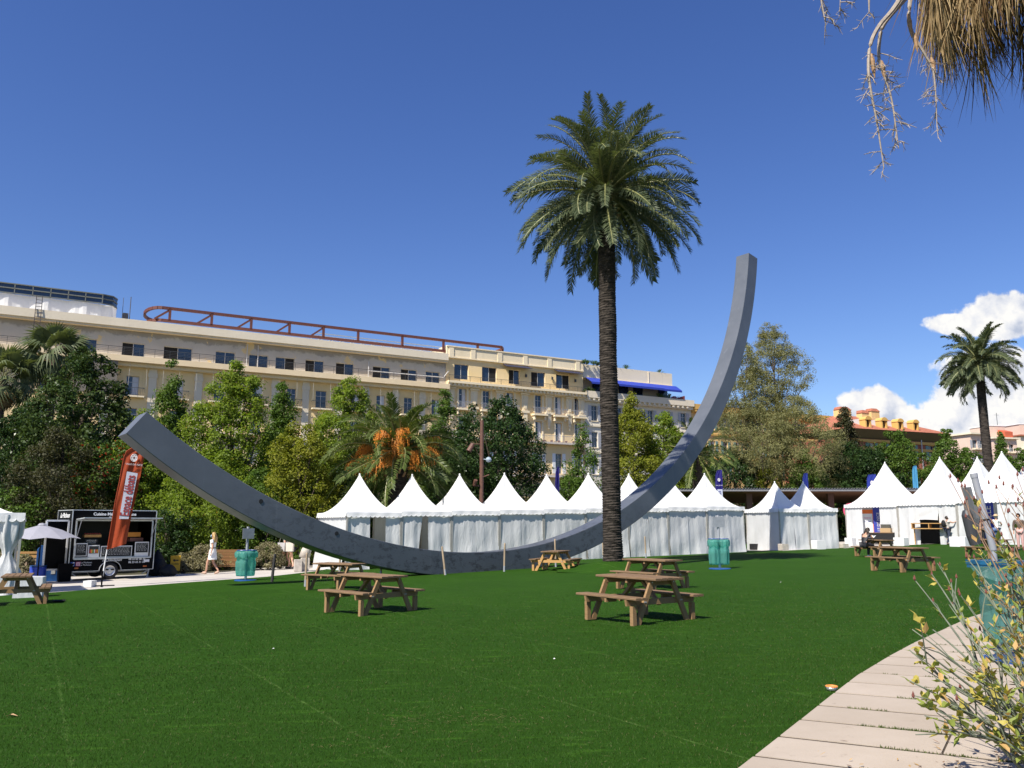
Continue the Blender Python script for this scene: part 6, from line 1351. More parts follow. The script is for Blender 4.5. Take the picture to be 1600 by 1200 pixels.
def frond_mesh(L, e0, droop, npair, lw, lm, rng, ww=.034, vee=.55, twist=0):
    """pinnate leaf in the local x-z plane, base at origin"""
    pts, tans = [], []; p = np.zeros(3); n = 26
    for i in range(n+1):
        s = i/n; a = e0-droop*(.45*s**1.2+.55*s**2.6)
        t = np.array([math.cos(a), 0, math.sin(a)]); pts.append(p.copy()); tans.append(t); p = p+t*L/n
    pts = np.array(pts); tans = np.array(tans); V = []; Fc = []
    yb = np.array([0, 1., 0])
    for k in range(npair):
        s = .10+.895*k/(npair-1); f = s*n; i = min(int(f), n-1); q = pts[i]+(pts[i+1]-pts[i])*(f-i); t = tans[i]; up = np.cross(t, yb); up = up if up[2] > 0 else -up
        ln = lw*(.35+.65*math.sin(min(1, s*1.9)*math.pi/2))*(1-.62*max(0, s-.55)/.45)*rng.uniform(.88, 1.1)
        for sd in (-1, 1):
            an = R(44+18*(1-s))*rng.uniform(.88, 1.12); v = vee*rng.uniform(.35, 1.25) if rng.random() > .15 else -.15
            d = t*math.cos(an)+(yb*sd*math.cos(v)+up*math.sin(v))*math.sin(an); d /= np.linalg.norm(d)
            wd = np.cross(d, up); wd /= np.linalg.norm(wd)+1e-9; wd = wd*ww*.5; m = q+d*ln*.55; e = q+d*ln+np.array([0, 0, -ln*.16*rng.uniform(.6, 1.3)])
            b = len(V); V += [q-wd*.6, q+wd*.6, m+wd, m-wd, e]; Fc += [(b, b+1, b+2, b+3), (b+3, b+2, b+4, b+4)]
    mb = MB(); mb.v = [tuple(v) for v in V]; mb.f = [f if f[2] != f[3] else f[:3] for f in Fc]; mb.mi = [0]*len(mb.f)
    mb.tube([tuple(pts[i]) for i in range(0, n+1, 2)], [.055*(1-.9*i/n)+.006 for i in range(0, n+1, 2)], 5, mi=1)
    return mb.mesh('frond', [lm, M['rachis']])
def palm_trunk(t, h, r0, r1, lean=(0, 0), flare=1.25, m=None, boss=1.15, pit=.105, seed=1, bow=0):
    mb = MB(); n = 28; k = 0; rng = random.Random(seed); z = -.3; rows = []
    while z < h:
        s = max(0, z)/h; r = r0+(r1-r0)*s+.0; r *= 1+(flare-1)*math.exp(-max(0, z)/.5)
        r *= 1+(boss-1)*math.exp(-((h-.5-z)/.7)**2); r *= 1+.012*math.sin(z*2.1+seed)
        for dz, f in ((0, .965), (pit*.72, 1.03)):
            cx, cy = lean[0]*s+bow*math.sin(math.pi*s), lean[1]*s
            rows.append([(cx+r*f*(1+.022*math.sin(3*a+z*3)+rng.uniform(-.02, .02))*math.cos(a), cy+r*f*(1+rng.uniform(-.02, .02))*math.sin(a), z+dz+.02*math.sin(2*a+k*1.3)) for a in (2*math.pi*i/n for i in range(n))])
        z += pit; k += 1
    for r in rows: mb.v += r
    for j in range(len(rows)-1):
        for i in range(n): mb.f.append((j*n+i, j*n+(i+1) % n, (j+1)*n+(i+1) % n, (j+1)*n+i)); mb.mi.append(0)
    return mb.build('trunk', m or M['palmtrunk'], t, smooth=False)
def crown(t, c, nf, L, lm, seed, emax=82, emin=-62, npair=58, lw=.62, dr=(.5, 1.3), nvar=14, ww=.034, power=1.0, lscale=lambda s: 1.0):
    rng = random.Random(seed); var = []
    for v in range(nvar):
        s = v/(nvar-1); e = R(emax+(emin-emax)*s**power); var.append((s, frond_mesh(L*lscale(s)*rng.uniform(.96, 1.04), e, R(0)+dr[0]+(dr[1]-dr[0])*math.sin(math.pi*min(1, s*1.15+.08))*rng.uniform(.85, 1.12), npair, lw, lm, rng, ww)))
    for i in range(nf):
        s = (i+.5)/nf; me = var[min(nvar-1, int(s*nvar))][1]; az = i*2.39996+rng.uniform(-.2, .2); r = .10+.22*s
        o = link('frond', me, t, (c[0]+r*math.cos(az), c[1]+r*math.sin(az), c[2]-.55*s), (rng.uniform(-.85, .85)*min(1, .3+s*2), rng.uniform(-.07, .07), az)); sc_ = rng.uniform(.90, 1.08); o.scale = (sc_, sc_, sc_)
def stumps(t, c, r, seed, n=40, h=.9):
    rng = random.Random(seed); mb = MB()
    for i in range(n):
        a = i*2.4; z = c[2]-.25-h*i/n; q = r*(1.0-.25*(1-i/n)); mb.bar((c[0]+q*math.cos(a), c[1]+q*math.sin(a), z), (c[0]+(q+.20)*math.cos(a), c[1]+(q+.20)*math.sin(a), z+.22), .10, .05)
    mb.build('leaf_bases', M['drystalk'], t)
p = gp(957, 31.0)
t = thing('palm_tree', 'tall palm with a dark trunk rising from the lawn in front of the arc', 'palm tree', p)
H = aty(947, 304, 31).z-p.z
palm_trunk(t, H, .345, .325, (.02, .1), 1.2, boss=1.25, bow=-.04, pit=.085); stumps(t, (.02, .1, H), .36, 3)
crown(t, (.02, .1, H+.35), 124, 3.78, M['frond'], 11, emax=84, emin=-54, npair=100, lw=.56, ww=.032, nvar=20, dr=(.75, 1.55), lscale=lambda s: .94+.12*math.sin(s*3.1), power=.85)
p = gp(1557, 64); t = thing('palm_tree', 'distant tall palm standing before the clouds behind the large tents', 'palm tree', p); H = aty(1543, 566, 64).z-p.z
palm_trunk(t, H, .35, .31, (-.1, .1), 1.1, seed=5, bow=-.10); crown(t, (-.1, .1, H+.3), 92, 3.1, M['frond'], 12, emax=82, emin=-52, npair=58, nvar=14, ww=.06, lw=.56, dr=(.8, 1.7), power=.85)
# orange fruited date palm behind the left tents
p = gp(618, 43); t = thing('date_palm', 'low date palm loaded with orange fruit clusters behind the first tents', 'palm tree', p); H = aty(618, 704, 43).z-p.z
palm_trunk(t, H, .48, .50, (0, 0), 1.1, seed=8, boss=1.3); stumps(t, (0, 0, H), .62, 4, 60, 1.3)
crown(t, (0, 0, H+.2), 84, 3.8, M['frondb'], 14, emax=74, emin=-45, npair=64, nvar=14, ww=.05, lw=.60, dr=(.8, 1.6), lscale=lambda s: .8+.25*min(1, s*2.2))
M['fruit'] = mat('orange dates', (.62, .215, .025), .5, .3, 10); M['fstalk'] = mat('orange fruit stalks', (.60, .25, .04), .55, .25, 10)
def fruit(t, c, az, L, seed, up=.5, n=90):
    rng = random.Random(seed); mb = MB(); bd = Vector((math.cos(az), math.sin(az), 0)); st = Vector(c); kn = st+bd*L*.75+Vector((0, 0, L*up)); mb.tube([st, st*.5+kn*.5+Vector((0, 0, .12)), kn], [.05, .045, .035], 6)
    for i in range(n):
        a = rng.uniform(0, 6.28); sp = rng.uniform(.05, .42); q = kn+Vector((0, 0, rng.uniform(-.1, .06))); e = q+bd*rng.uniform(.0, .4)+Vector((sp*math.cos(a), sp*math.sin(a), -rng.uniform(.3, .95))); m = (q+e)/2+Vector((.35*sp*math.cos(a), .35*sp*math.sin(a), .22))
        mb.bar(q, m, .012, .012); mb.bar(m, e, .012, .012)
        for k in range(5):
            f = .25+.17*k; v = m+(e-m)*f+Vector([rng.uniform(-.04, .04) for _ in range(3)]); s = .034; b = len(mb.v); mb.v += [(v.x+s, v.y, v.z), (v.x-s, v.y, v.z), (v.x, v.y+s, v.z), (v.x, v.y-s, v.z), (v.x, v.y, v.z+s), (v.x, v.y, v.z-s)]
            fs = [(0, 2, 4), (2, 1, 4), (1, 3, 4), (3, 0, 4), (2, 0, 5), (1, 2, 5), (3, 1, 5), (0, 3, 5)]; mb.f += [tuple(b+i_ for i_ in f_) for f_ in fs]; mb.mi += [1]*8
    mb.build('fruit_cluster', [M['fstalk'], M['fruit']], t, normals=False)
for i, (az, L, zz, up) in enumerate(((-1.75, 1.75, -.15, -.02), (-2.35, 1.95, -.2, -.08), (-2.75, 2.2, -.15, -.12), (-2.55, 1.8, .1, .05), (-.85, 1.85, -.15, -.02), (-.45, 1.9, .0, .05), (-1.2, 1.1, .35, .6), (-2.0, 1.2, .35, .5), (-.1, 2.0, .1, .25), (2.9, 1.9, -.1, .02), (.4, 1.6, .2, .2), (-3.05, 2.3, -.15, -.05), (-2.1, 2.1, -.3, -.2), (-1.4, 1.6, .1, .2))):
    fruit(t, (.3*math.cos(az), .3*math.sin(az), H+zz), az, L, 60+i, up)
# palm half hidden behind the right half of the arc
p = gp(1092, 66); t = thing('palm_tree', 'palm with drooping fronds half hidden behind the rising right half of the arc', 'palm tree', p); H = aty(1092, 708, 66).z-p.z
palm_trunk(t, H, .4, .4, seed=15); crown(t, (0, 0, H+.2), 46, 3.4, M['frondb'], 18, emax=75, emin=-45, npair=46, nvar=10, ww=.07, lw=.55, dr=(.8, 1.6))
# fan palm on the far left
def fan_leaf(rad_, rng, lm, nb=26, stalk=1.0, hang=.35, split=.5):
    mb = MB(); mb.tube([(0, 0, 0), (stalk*.5, 0, .05), (stalk, 0, 0)], [.022, .018, .014], 5, mi=1); c = np.array([stalk, 0, 0])
    for i in range(nb):
        a = (i/(nb-1)-.5)*R(250); r = rad_*(1-.22*abs(a)/R(125))*rng.uniform(.92, 1.05); d = np.array([math.cos(a), math.sin(a), -.12*abs(a)]); sd = np.array([-math.sin(a), math.cos(a), .0]); w = rad_*.058
        m = c+d*r*.58; e = c+d*r+np.array([0, 0, -hang*r*rng.uniform(.5, 1.4)]); b = len(mb.v); z = .02*(i % 2); mb.v += [tuple(c+sd*.006), tuple(c-sd*.006), tuple(m-sd*w+[0, 0, z]), tuple(m+sd*w+[0, 0, z]), tuple(e)]
        mb.f += [(b, b+1, b+2, b+3), (b+3, b+2, b+4)]; mb.mi += [0, 0]
    return mb.mesh('fan_frond', [lm, M['rachis']])
M['fan'] = leaf_mat('fan palm leaves', (.065, .090, .040), (.135, .160, .075), .25, .45)
M['fandry'] = leaf_mat('dry fan leaves', (.20, .13, .06), (.40, .29, .15), .15, .7)
def fan_palm(px, y, toppy, lab, r_, nf, seed, sk=14):
    p = gp(px, y); t = thing('fan_palm', lab, 'palm tree', p); H = aty(px, toppy, y).z-p.z; palm_trunk(t, H, .24, .2, m=M['bark'], seed=seed, pit=.15, flare=1.3); rng = random.Random(seed); var = [fan_leaf(r_*rng.uniform(.9, 1.1), rng, M['fan'], hang=.25+.2*k, stalk=r_*1.2) for k in range(5)]; dry = [fan_leaf(r_*.9, rng, M['fandry'], hang=.6, stalk=r_*.8) for k in range(2)]
    for i in range(nf):
        s = (i+.5)/nf; az = i*2.4+rng.uniform(-.2, .2); el = R(78-120*s); link('frond', var[min(4, int(s*5))], t, (0, 0, H), (rng.uniform(-.5, .5), -el, az))
    for i in range(sk): link('dry_frond', dry[i % 2], t, (0, 0, H-.2), (rng.uniform(-.3, .3), R(62+rng.uniform(0, 18)), i*2.4))
fan_palm(62, 52, 558, 'fan palm with grey green leaves above the dark trees at the left', 1.15, 34, 21)
fan_palm(-18, 50, 592, 'fan palm partly cut by the left picture edge', 1.05, 26, 22)
# near fan palm whose dead leaf skirt hangs into the top right corner
def skirt_palm():
    x, y = 6.75, 9.15; p = Vector((x, y, g(x, y))); t = thing('fan_palm', 'near fan palm whose dead straw skirt hangs into the top right corner', 'palm tree', p)
    palm_trunk(t, 11.2, .36, .30, m=M['bark'], seed=31, pit=.12, flare=1.3); rng = random.Random(9)
    M['straw'] = leaf_mat('dead straw leaves', (.25, .165, .075), (.46, .345, .185), .18, .75, third=((.14, .08, .035), .80))
    var = []
    for v in range(12):
        mb = MB(); nb = rng.randint(34, 44); L = rng.uniform(1.05, 1.55)
        for i in range(nb):
            a = rng.gauss(0, .11); b_ = rng.gauss(0, .10); l = L*rng.uniform(.72, 1.08); w = rng.uniform(.004, .0105); th = rng.uniform(0, 3.14); sx, sy = w*math.cos(th), w*math.sin(th)
            q = [(rng.gauss(0, .035), rng.gauss(0, .03), 0)]; cur = Vector(q[0])
            pts = [cur]; kx, ky = rng.gauss(0, .12), rng.gauss(0, .1)
            for j in range(4): f = (j+1)/4; pts.append(cur+Vector((math.sin(a+kx*f)*l*f, math.sin(b_+ky*f)*l*f, -l*f)))
            b = len(mb.v)
            for j, pt in enumerate(pts): ww = 1.0 if j < 3 else (.7 if j == 3 else .08); mb.v += [(pt.x-sx*ww, pt.y-sy*ww, pt.z), (pt.x+sx*ww, pt.y+sy*ww, pt.z)]
            for j in range(4): mb.f.append((b+2*j, b+2*j+1, b+2*j+3, b+2*j+2)); mb.mi.append(0)
        var.append(mb.mesh('dead_frond', M['straw']))
    n = 296
    for i in range(n):
        az = i*2.39996; lay = i/n; z = 6.85+3.7*lay+rng.uniform(-.15, .15)
        r = rng.uniform(1.28, 1.62) if lay < .75 else rng.uniform(1.25, 1.5)-(lay-.75)*1.2; z += .9*max(0, math.cos(az-R(95))); z -= .22*max(0, math.cos(az-R(-70)))
        # the skirt is deeper on the side away from the sun
        side = math.cos(az-R(-35)); z -= max(0, side)*.75*(1-lay); z += max(0, math.cos(az-R(195)))*.55*(1-lay)
        link('dead_frond', var[i % 12], t, (r*math.cos(az), r*math.sin(az), z+.55), (rng.uniform(-.07, .07), rng.uniform(-.05, .16), az+rng.uniform(-.5, .5)))
    green = [fan_leaf(1.25*rng.uniform(.9, 1.1), rng, M['fan'], hang=.3+.15*k, stalk=1.3) for k in range(4)]
    for i in range(34): s = (i+.5)/34; link('frond', green[min(3, int(s*4))], t, (0, 0, 11.3), (rng.uniform(-.5, .5), -R(75-100*s), i*2.4))
    # dry flower stalks drooping out on the left, with their twigs
    M['drytwig'] = mat('grey dry twigs', (.30, .25, .20), .8, .3, 20)
    def stalk(pp, w, twigs, seed):
        """pp: world-space guide points"""
        rr = random.Random(seed); P_ = [Vector(q)-p for q in pp]; mb = MB(); m = len(P_)
        sm = []
        for i in range(m-1):
            for k in range(5):
                f = k/5; a0, a1, a2, a3 = P_[max(0, i-1)], P_[i], P_[i+1], P_[min(m-1, i+2)]
                sm.append(.5*((2*a1)+(-a0+a2)*f+(2*a0-5*a1+4*a2-a3)*f*f+(-a0+3*a1-3*a2+a3)*f**3))
        sm.append(P_[-1]); N_ = len(sm); mb.tube(sm, [w*(1-.82*i/N_) for i in range(N_)], 6)
        mb.build('flower_stalk', M['drytwig'], t)
        mb = MB(); s0 = int(N_*twigs)
        for i in range(s0, N_):
            for k in range(2):
                if rr.random() < .45: continue
                q = sm[i]; d = Vector((rr.uniform(-1, 1), rr.uniform(-1, 1), rr.uniform(-1.1, .1))).normalized(); l = rr.uniform(.08, .26); e = q+d*l; mb.tube([q, (q+e)/2+Vector((0, 0, .01)), e], [.006, .005, .003], 4)
                for j in range(rr.randint(4, 9)):
                    f = rr.uniform(.2, 1); a = q+d*l*f; d2 = (d*.6+Vector((rr.uniform(-1, 1), rr.uniform(-1, 1), rr.uniform(-.8, .6)))).normalized(); mb.tube([a, a+d2*rr.uniform(.04, .11)], [.0038, .002], 3)
        mb.build('twigs', M['drytwig'], t)
    W = lambda px, py, yy: aty(px, py, yy)
    stalk([W(1440, -60, 8.7), W(1400, 8, 8.5), W(1374, 40, 8.4), W(1360, 70, 8.35), W(1357, 110, 8.3), W(1362, 150, 8.3), W(1370, 190, 8.3), W(1381, 262, 8.3)], .030, .55, 1)
    stalk([W(1450, -40, 8.8), W(1402, 12, 8.6), W(1380, 40, 8.5), W(1374, 65, 8.5), W(1374, 95, 8.5), W(1384, 125, 8.5), W(1394, 160, 8.5), W(1404, 232, 8.5)], .030, .50, 2)
    stalk([W(1425, -20, 8.9), W(1420, 20, 8.8), W(1425, 50, 8.8), W(1445, 85, 8.8), W(1458, 110, 8.8), W(1462, 150, 8.8), W(1464, 196, 8.8)], .024, .55, 3)
    stalk([W(1275, -80, 8.2), W(1280, -20, 8.2), W(1284, 5, 8.2), W(1290, 37, 8.2)], .020, .3, 4)
    stalk([W(1312, -60, 8.2), W(1314, -25, 8.2), W(1312, 18, 8.2)], .012, .4, 5)
    stalk([W(1360, -60, 8.4), W(1358, -15, 8.4), W(1358, 19, 8.4)], .022, .98, 6)
    for k, (px, py, yy, l) in enumerate(((1361, 84, 8.33, 38), (1419, 22, 8.78, 38), (1428, 52, 8.8, 30), (1455, 90, 8.8, 28), (1377, 95, 8.5, 30))):
        a, b_ = W(px, py, yy)-p, W(px+6, py+l, yy)-p; mb = MB(); mb.tube([a, a+(b_-a)*.3, a+(b_-a)*.7, b_], [.012, .028, .020, .004], 7); mb.build('dry_spathe', M['drystalk'], t)
skirt_palm()

# ------------------------------------------------------------------ broadleaf trees
LM = {'light': leaf_mat('plane tree leaves', (.105, .175, .018), (.24, .305, .045), .44, .5, third=((.30, .20, .03), .985)),
      'yellow': leaf_mat('yellowing leaves', (.12, .165, .018), (.27, .265, .036), .38, .5),
      'mid': leaf_mat('mid green leaves', (.050, .105, .018), (.12, .185, .032), .32, .45),
      'dark': leaf_mat('dark evergreen leaves', (.018, .045, .013), (.050, .085, .024), .22, .36),
      'olive': leaf_mat('feathery olive foliage', (.130, .140, .055), (.275, .260, .115), .32, .6),
      'magnolia': leaf_mat('magnolia leaves', (.022, .052, .014), (.075, .105, .030), .22, .32),
      'rust': leaf_mat('dark bronze leaves', (.030, .038, .018), (.075, .070, .030), .25, .5),
      'grey': leaf_mat('grey shrub leaves', (.17, .155, .085), (.30, .27, .16), .2, .7),
      'redleaf': leaf_mat('mixed green and red leaves', (.035, .075, .016), (.10, .16, .03), .3, .5, third=((.36, .035, .015), .9))}
def prof(kind, s):
    if kind == 'round': return math.sin(math.pi*min(1, max(0, s*.93+.05)))**.55
    if kind == 'oval': return math.sin(math.pi*min(1, s*.9+.1)**.85)**.7 if s < 1 else 0
    if kind == 'column': return min(1, .55+s*2.0)*(1-max(0, s-.35)/.66)**.75 if s < 1 else 0
    if kind == 'cone': return min(1, .5+s*3)*(1-max(0, s-.2)/.8)**.9 if s < 1 else 0
    if kind == 'full': return (1-max(0, s-.55)/.46)**.6*min(1, .8+.4*s) if s < 1 else 0
    if kind == 'top': return .35+.65*math.sin(math.pi*s)**.6
GLOBAL_SIZE = .80
def leaf_cloud(rng, centers, radii, per, size, asp=.55, out=.65, flat=0.0):
    """leaves scattered over small clumps; returns verts (n*4,3)"""
    n = len(centers)*per; c = np.repeat(np.array(centers), per, 0); r = np.repeat(np.array(radii), per)
    d = rng.normal(size=(n, 3)); d[:, 2] = d[:, 2]*.85+.15; d /= np.linalg.norm(d, axis=1)[:, None]
    pos = c+d*(r*(rng.random(n)**.45))[:, None]*np.array([1, 1, .8])
    nr = d*out+rng.normal(size=(n, 3))*.5+np.array([0, 0, .35+flat]); nr /= np.linalg.norm(nr, axis=1)[:, None]
    t = np.cross(nr, rng.normal(size=(n, 3))); t /= np.linalg.norm(t, axis=1)[:, None]+1e-9; b = np.cross(nr, t)
    s = size*rng.uniform(.6, 1.25, n); L = t*s[:, None]; W = b*(s*asp)[:, None]; fold = nr*(s*.18)[:, None]
    V = np.stack([pos-L*.5, pos+W*.5+fold, pos+L*.5-fold*.5, pos-W*.5+fold], 1); return V.reshape(-1, 3)
TREE_N = [0]
def tree(lab, px, y, top, wpx, kind, lm, bot=None, size=.20, dens=1.0, clump=.55, cat='tree', name='leafy_tree', group='trees behind the walk and tents', seed=None, asp=.55, x=None, droop=0, gaps=.12, trunk_r=None, ry=None):
    TREE_N[0] += 1; seed = seed or TREE_N[0]*7+3; rng = np.random.default_rng(seed); p = gp(px, y)
    zt = aty(px, top, y).z-p.z; size *= GLOBAL_SIZE; zb = .25 if bot is None else max(.1, aty(px, bot, y).z-p.z); w = wpx/F*y; H = zt-zb
    t = thing(name, lab, cat, p, rng.uniform(0, 6.28), group)
    C_, Rr_ = [], []; area = 2*math.pi*w*H*.6; n = int(area/(clump**2)*1.5*dens)
    ph = rng.uniform(0, 6.28, 6)
    for i in range(n*3):
        if len(C_) >= n: break
        s = rng.random(); a = rng.uniform(0, 2*math.pi); pr = prof(kind, s)
        lump = 1+.20*math.sin(a*2+ph[0]+s*4)+.16*math.sin(a*3+ph[1]-s*7)+.13*math.sin(a*5+ph[2]+s*11)+.08*math.sin(s*23+ph[3])
        if lump < 1-.3 and rng.random() < gaps*4: continue
        if rng.random() > pr+.15: continue
        r = w*pr*lump*(.98 if rng.random() < .74 else rng.uniform(.2, .9)); C_.append((r*math.cos(a), r*math.sin(a), zb+H*s*(.97+.05*math.sin(a*3+ph[4])))); Rr_.append(clump*rng.uniform(.6, 1.25)*(1 if s < .85 else .75))
    per = int(74*(clump/.55)**2*(.20/size)**1.55*.8)
    V = leaf_cloud(rng, C_, Rr_, max(12, per), size, asp)
    if droop: V[:, 2] -= 0
    me = np_mesh('crown', V, np.arange(len(V)).reshape(-1, 4), LM[lm]); link('crown', me, t)
    tr = trunk_r or max(.08, w*.075); mb = MB(); k = 7; pts = [(w*.06*math.sin(i*1.3+ph[5]), w*.06*math.cos(i*1.7+ph[0]), -.2+(zb+H*.75)*i/k) for i in range(k+1)]; mb.tube(pts, [tr*(1.25 if i == 0 else 1)*(1-.75*i/k) for i in range(k+1)], 9)
    ids = rng.choice(len(C_), min(len(C_), 16), replace=False)
    for i in ids:
        c = Vector(C_[i]); j = max(1, min(k-1, int(k*max(.1, (c.z-H*.22)/(zb+H*.85))))); a = Vector(pts[j]); m = a*.5+c*.5+Vector((0, 0, -.08*(c-a).length)); mb.tube([a, m, c], [tr*.5*(1-.6*j/k), tr*.28, .02], 6)
    mb.build('trunk', M['bark'], t, smooth=True); return t
T = tree
# left block, from the picture edge to the date palm
T('dark dense tree filling the left edge under the fan palms', 8, 46, 640, 62, 'full', 'dark')
T('big glossy dark tree behind the parasol, tallest at the left', 112, 45, 548, 72, 'oval', 'magnolia', size=.26, bot=800)
T('green shrubby tree with red leaves between the dark tree and the orange flag', 158, 41, 690, 42, 'round', 'redleaf', bot=800)
T('dull green bushy tree right behind the food trailer', 92, 40, 668, 66, 'full', 'rust', size=.16)
T('low dark green bush at the left end of the walk', 22, 38.5, 762, 48, 'round', 'mid', size=.18)
T('bright leafy tree behind the orange flag', 215, 42.5, 645, 44, 'oval', 'light', size=.19)
T('slender pale green tree rising over the left tip of the arc', 251, 47, 568, 36, 'column', 'mid', size=.18)
T('tall bright tree with yellow flecks right of the arc tip', 356, 46, 566, 56, 'oval', 'light', bot=830)
T('slim green tree standing apart in front of the renovated facade', 432, 50, 588, 31, 'column', 'mid', size=.18)
T('yellow green tree left of the date palm', 466, 44, 668, 55, 'round', 'yellow', size=.18)
T('wide bright green tree in front of the middle of the facade', 536, 52, 592, 60, 'oval', 'light')
T('leafy undergrowth tree behind the white dressed woman', 330, 42.5, 722, 72, 'full', 'light', size=.17)
T('low bright tree above the bench', 405, 43.5, 740, 56, 'full', 'mid', size=.17)
T('dark green bush between the trailer and the yellow sign', 262, 39.5, 800, 36, 'round', 'dark', size=.16)
T('dark bush right of the bench by the walk', 452, 43.8, 806, 44, 'round', 'dark', size=.16)
T('dark filler tree left of the date palm trunk', 545, 47, 720, 50, 'full', 'dark', size=.2)
# between date palm and tall palm
T('loose mid green tree just right of the date palm', 689, 53, 612, 36, 'column', 'mid')
T('dense dark oak behind the lamp post', 775, 51, 628, 68, 'round', 'dark', bot=800, size=.22)
T('dark low tree between the date palm and the lamp post', 705, 49, 690, 44, 'full', 'dark')
T('loose green tree left of the tall palm trunk', 912, 58, 668, 33, 'column', 'mid', dens=.6)
T('small dark bush behind the blue flag left of the palm', 890, 56, 738, 26, 'round', 'mid')
# right of the tall palm
T('yellow green tree right of the tall palm trunk', 992, 66, 618, 44, 'oval', 'yellow', size=.24, clump=.65)
T('greener tree between the palm and the arc', 1042, 68, 642, 44, 'oval', 'light', size=.24, clump=.65)
T('low bright bush behind the canopy right of the arc', 1075, 80, 716, 44, 'round', 'light', size=.25)
T('dark low tree behind the canopy under the olive tree', 1152, 80, 706, 40, 'round', 'dark', size=.26)
T('small yellow bush above the canopy roof', 1200, 79, 735, 20, 'round', 'yellow', size=.22)
OL = dict(name='feathery_tree', size=.24, clump=.7, asp=.32, seed=None)
tree('tall feathery olive brown tree, highest crown right of the arc', 1222, 84, 507, 42, 'full', 'olive', bot=650, **{**OL, 'dens': 1.15})
tree('left shoulder of feathery olive trees touching the arc', 1172, 82, 535, 34, 'round', 'olive', bot=690, **{**OL, 'dens': 1.1})
tree('broad lower feathery olive tree in front of the tall one', 1196, 80, 628, 50, 'round', 'olive', bot=752, **OL)
tree('broad brownish feathery tree right of the olive group', 1258, 80, 618, 58, 'oval', 'olive', bot=765, **OL)
T('green bushy tree filling the gap below the feathery trees', 1262, 79, 705, 34, 'full', 'mid', size=.26, clump=.65)
T('bronze dark tree with a ragged top left of the red building', 1330, 84, 640, 36, 'column', 'rust', size=.26, clump=.65)
T('deep green tree below the bronze one', 1328, 80, 690, 46, 'full', 'dark', size=.26, clump=.65)
T('dark green tree in front of the red building', 1412, 82, 672, 46, 'oval', 'mid', size=.26, clump=.65)
T('dark low tree between the bronze tree and the red facade', 1370, 81, 700, 40, 'round', 'dark', size=.26, clump=.6)
T('open green tree between the red building and the distant palm', 1490, 84, 668, 34, 'column', 'mid', size=.26)
T('small green tree by the distant palm trunk', 1525, 86, 700, 26, 'round', 'mid', size=.26)
T('narrow green tree before the pink houses', 1577, 96, 672, 15, 'column', 'mid', size=.28)
T('green tree cut by the right picture edge', 1603, 94, 700, 16, 'round', 'mid', size=.28)
# a darker second rank that closes the gaps under the crowns
for i, (px, y, top, w) in enumerate(((30, 54, 628, 58), (105, 54, 640, 60), (185, 57, 690, 56), (265, 58, 712, 60), (345, 59, 705, 62), (425, 60, 712, 62), (505, 62, 700, 62), (585, 62, 715, 60), (660, 62, 700, 56), (735, 62, 700, 56))):
    T(['dark tree of the second rank, %s' % q for q in ('far left behind the fan palm trunk', 'behind the big glossy dark tree', 'behind the red leaved tree', 'below the left tip of the arc', 'behind the tall yellow flecked tree', 'behind the slim green tree', 'behind the yellow green tree', 'directly behind the date palm', 'just right of the date palm', 'behind the lamp post oak')][i], px, y, top, w, 'full', 'dark', size=.34, clump=.9)
# shrubs along the walk
def shrub(lab, px, y, rpx, h, lm, seed, size=.08):
    p = gp(px, y); rng = np.random.default_rng(seed); w = rpx/F*y; t = thing('shrub', lab, 'shrub', p, 0, 'shrubs along the walk'); n = 60
    C_ = []; 
    for i in range(n): a = rng.uniform(0, 6.28); e = math.acos(rng.uniform(0, 1)); C_.append((w*math.sin(e)*math.cos(a), w*math.sin(e)*math.sin(a), h*.12+h*.85*math.cos(e)))
    V = leaf_cloud(rng, C_, [w*.30]*n, 75, size, .5); link('foliage', np_mesh('foliage', V, np.arange(len(V)).reshape(-1, 4), LM[lm]), t)
    mb = MB()
    for i in range(7): c = Vector(C_[i*8]); mb.tube([(0, 0, -.05), c*.6, c], [.03, .02, .008], 5)
    mb.build('stems', M['bark'], t)
shrub('grey green rounded shrub behind the woman in white', 322, 37.6, 24, 1.15, 'grey', 1); shrub('grey rounded shrub right of the left bin', 421, 38.8, 23, 1.2, 'grey', 2); shrub('small grey tuft behind the yellow sign', 291, 37.2, 14, .85, 'grey', 3); shrub('grey shrub at the foot of the marquee', 8, 31, 22, 1.15, 'grey', 4); shrub('grey tuft beside the wooden stall', 45, 33.5, 14, 1.0, 'grey', 5)
shrub('dry grass tuft behind the bench', 385, 39.5, 16, .8, 'grey', 6); shrub('dark tuft right of the walking pair', 472, 41.5, 16, 1.6, 'mid', 7); shrub('low green bush behind the tents beside the shade sail', 893, 54, 22, 2.6, 'redleaf', 8, .14)

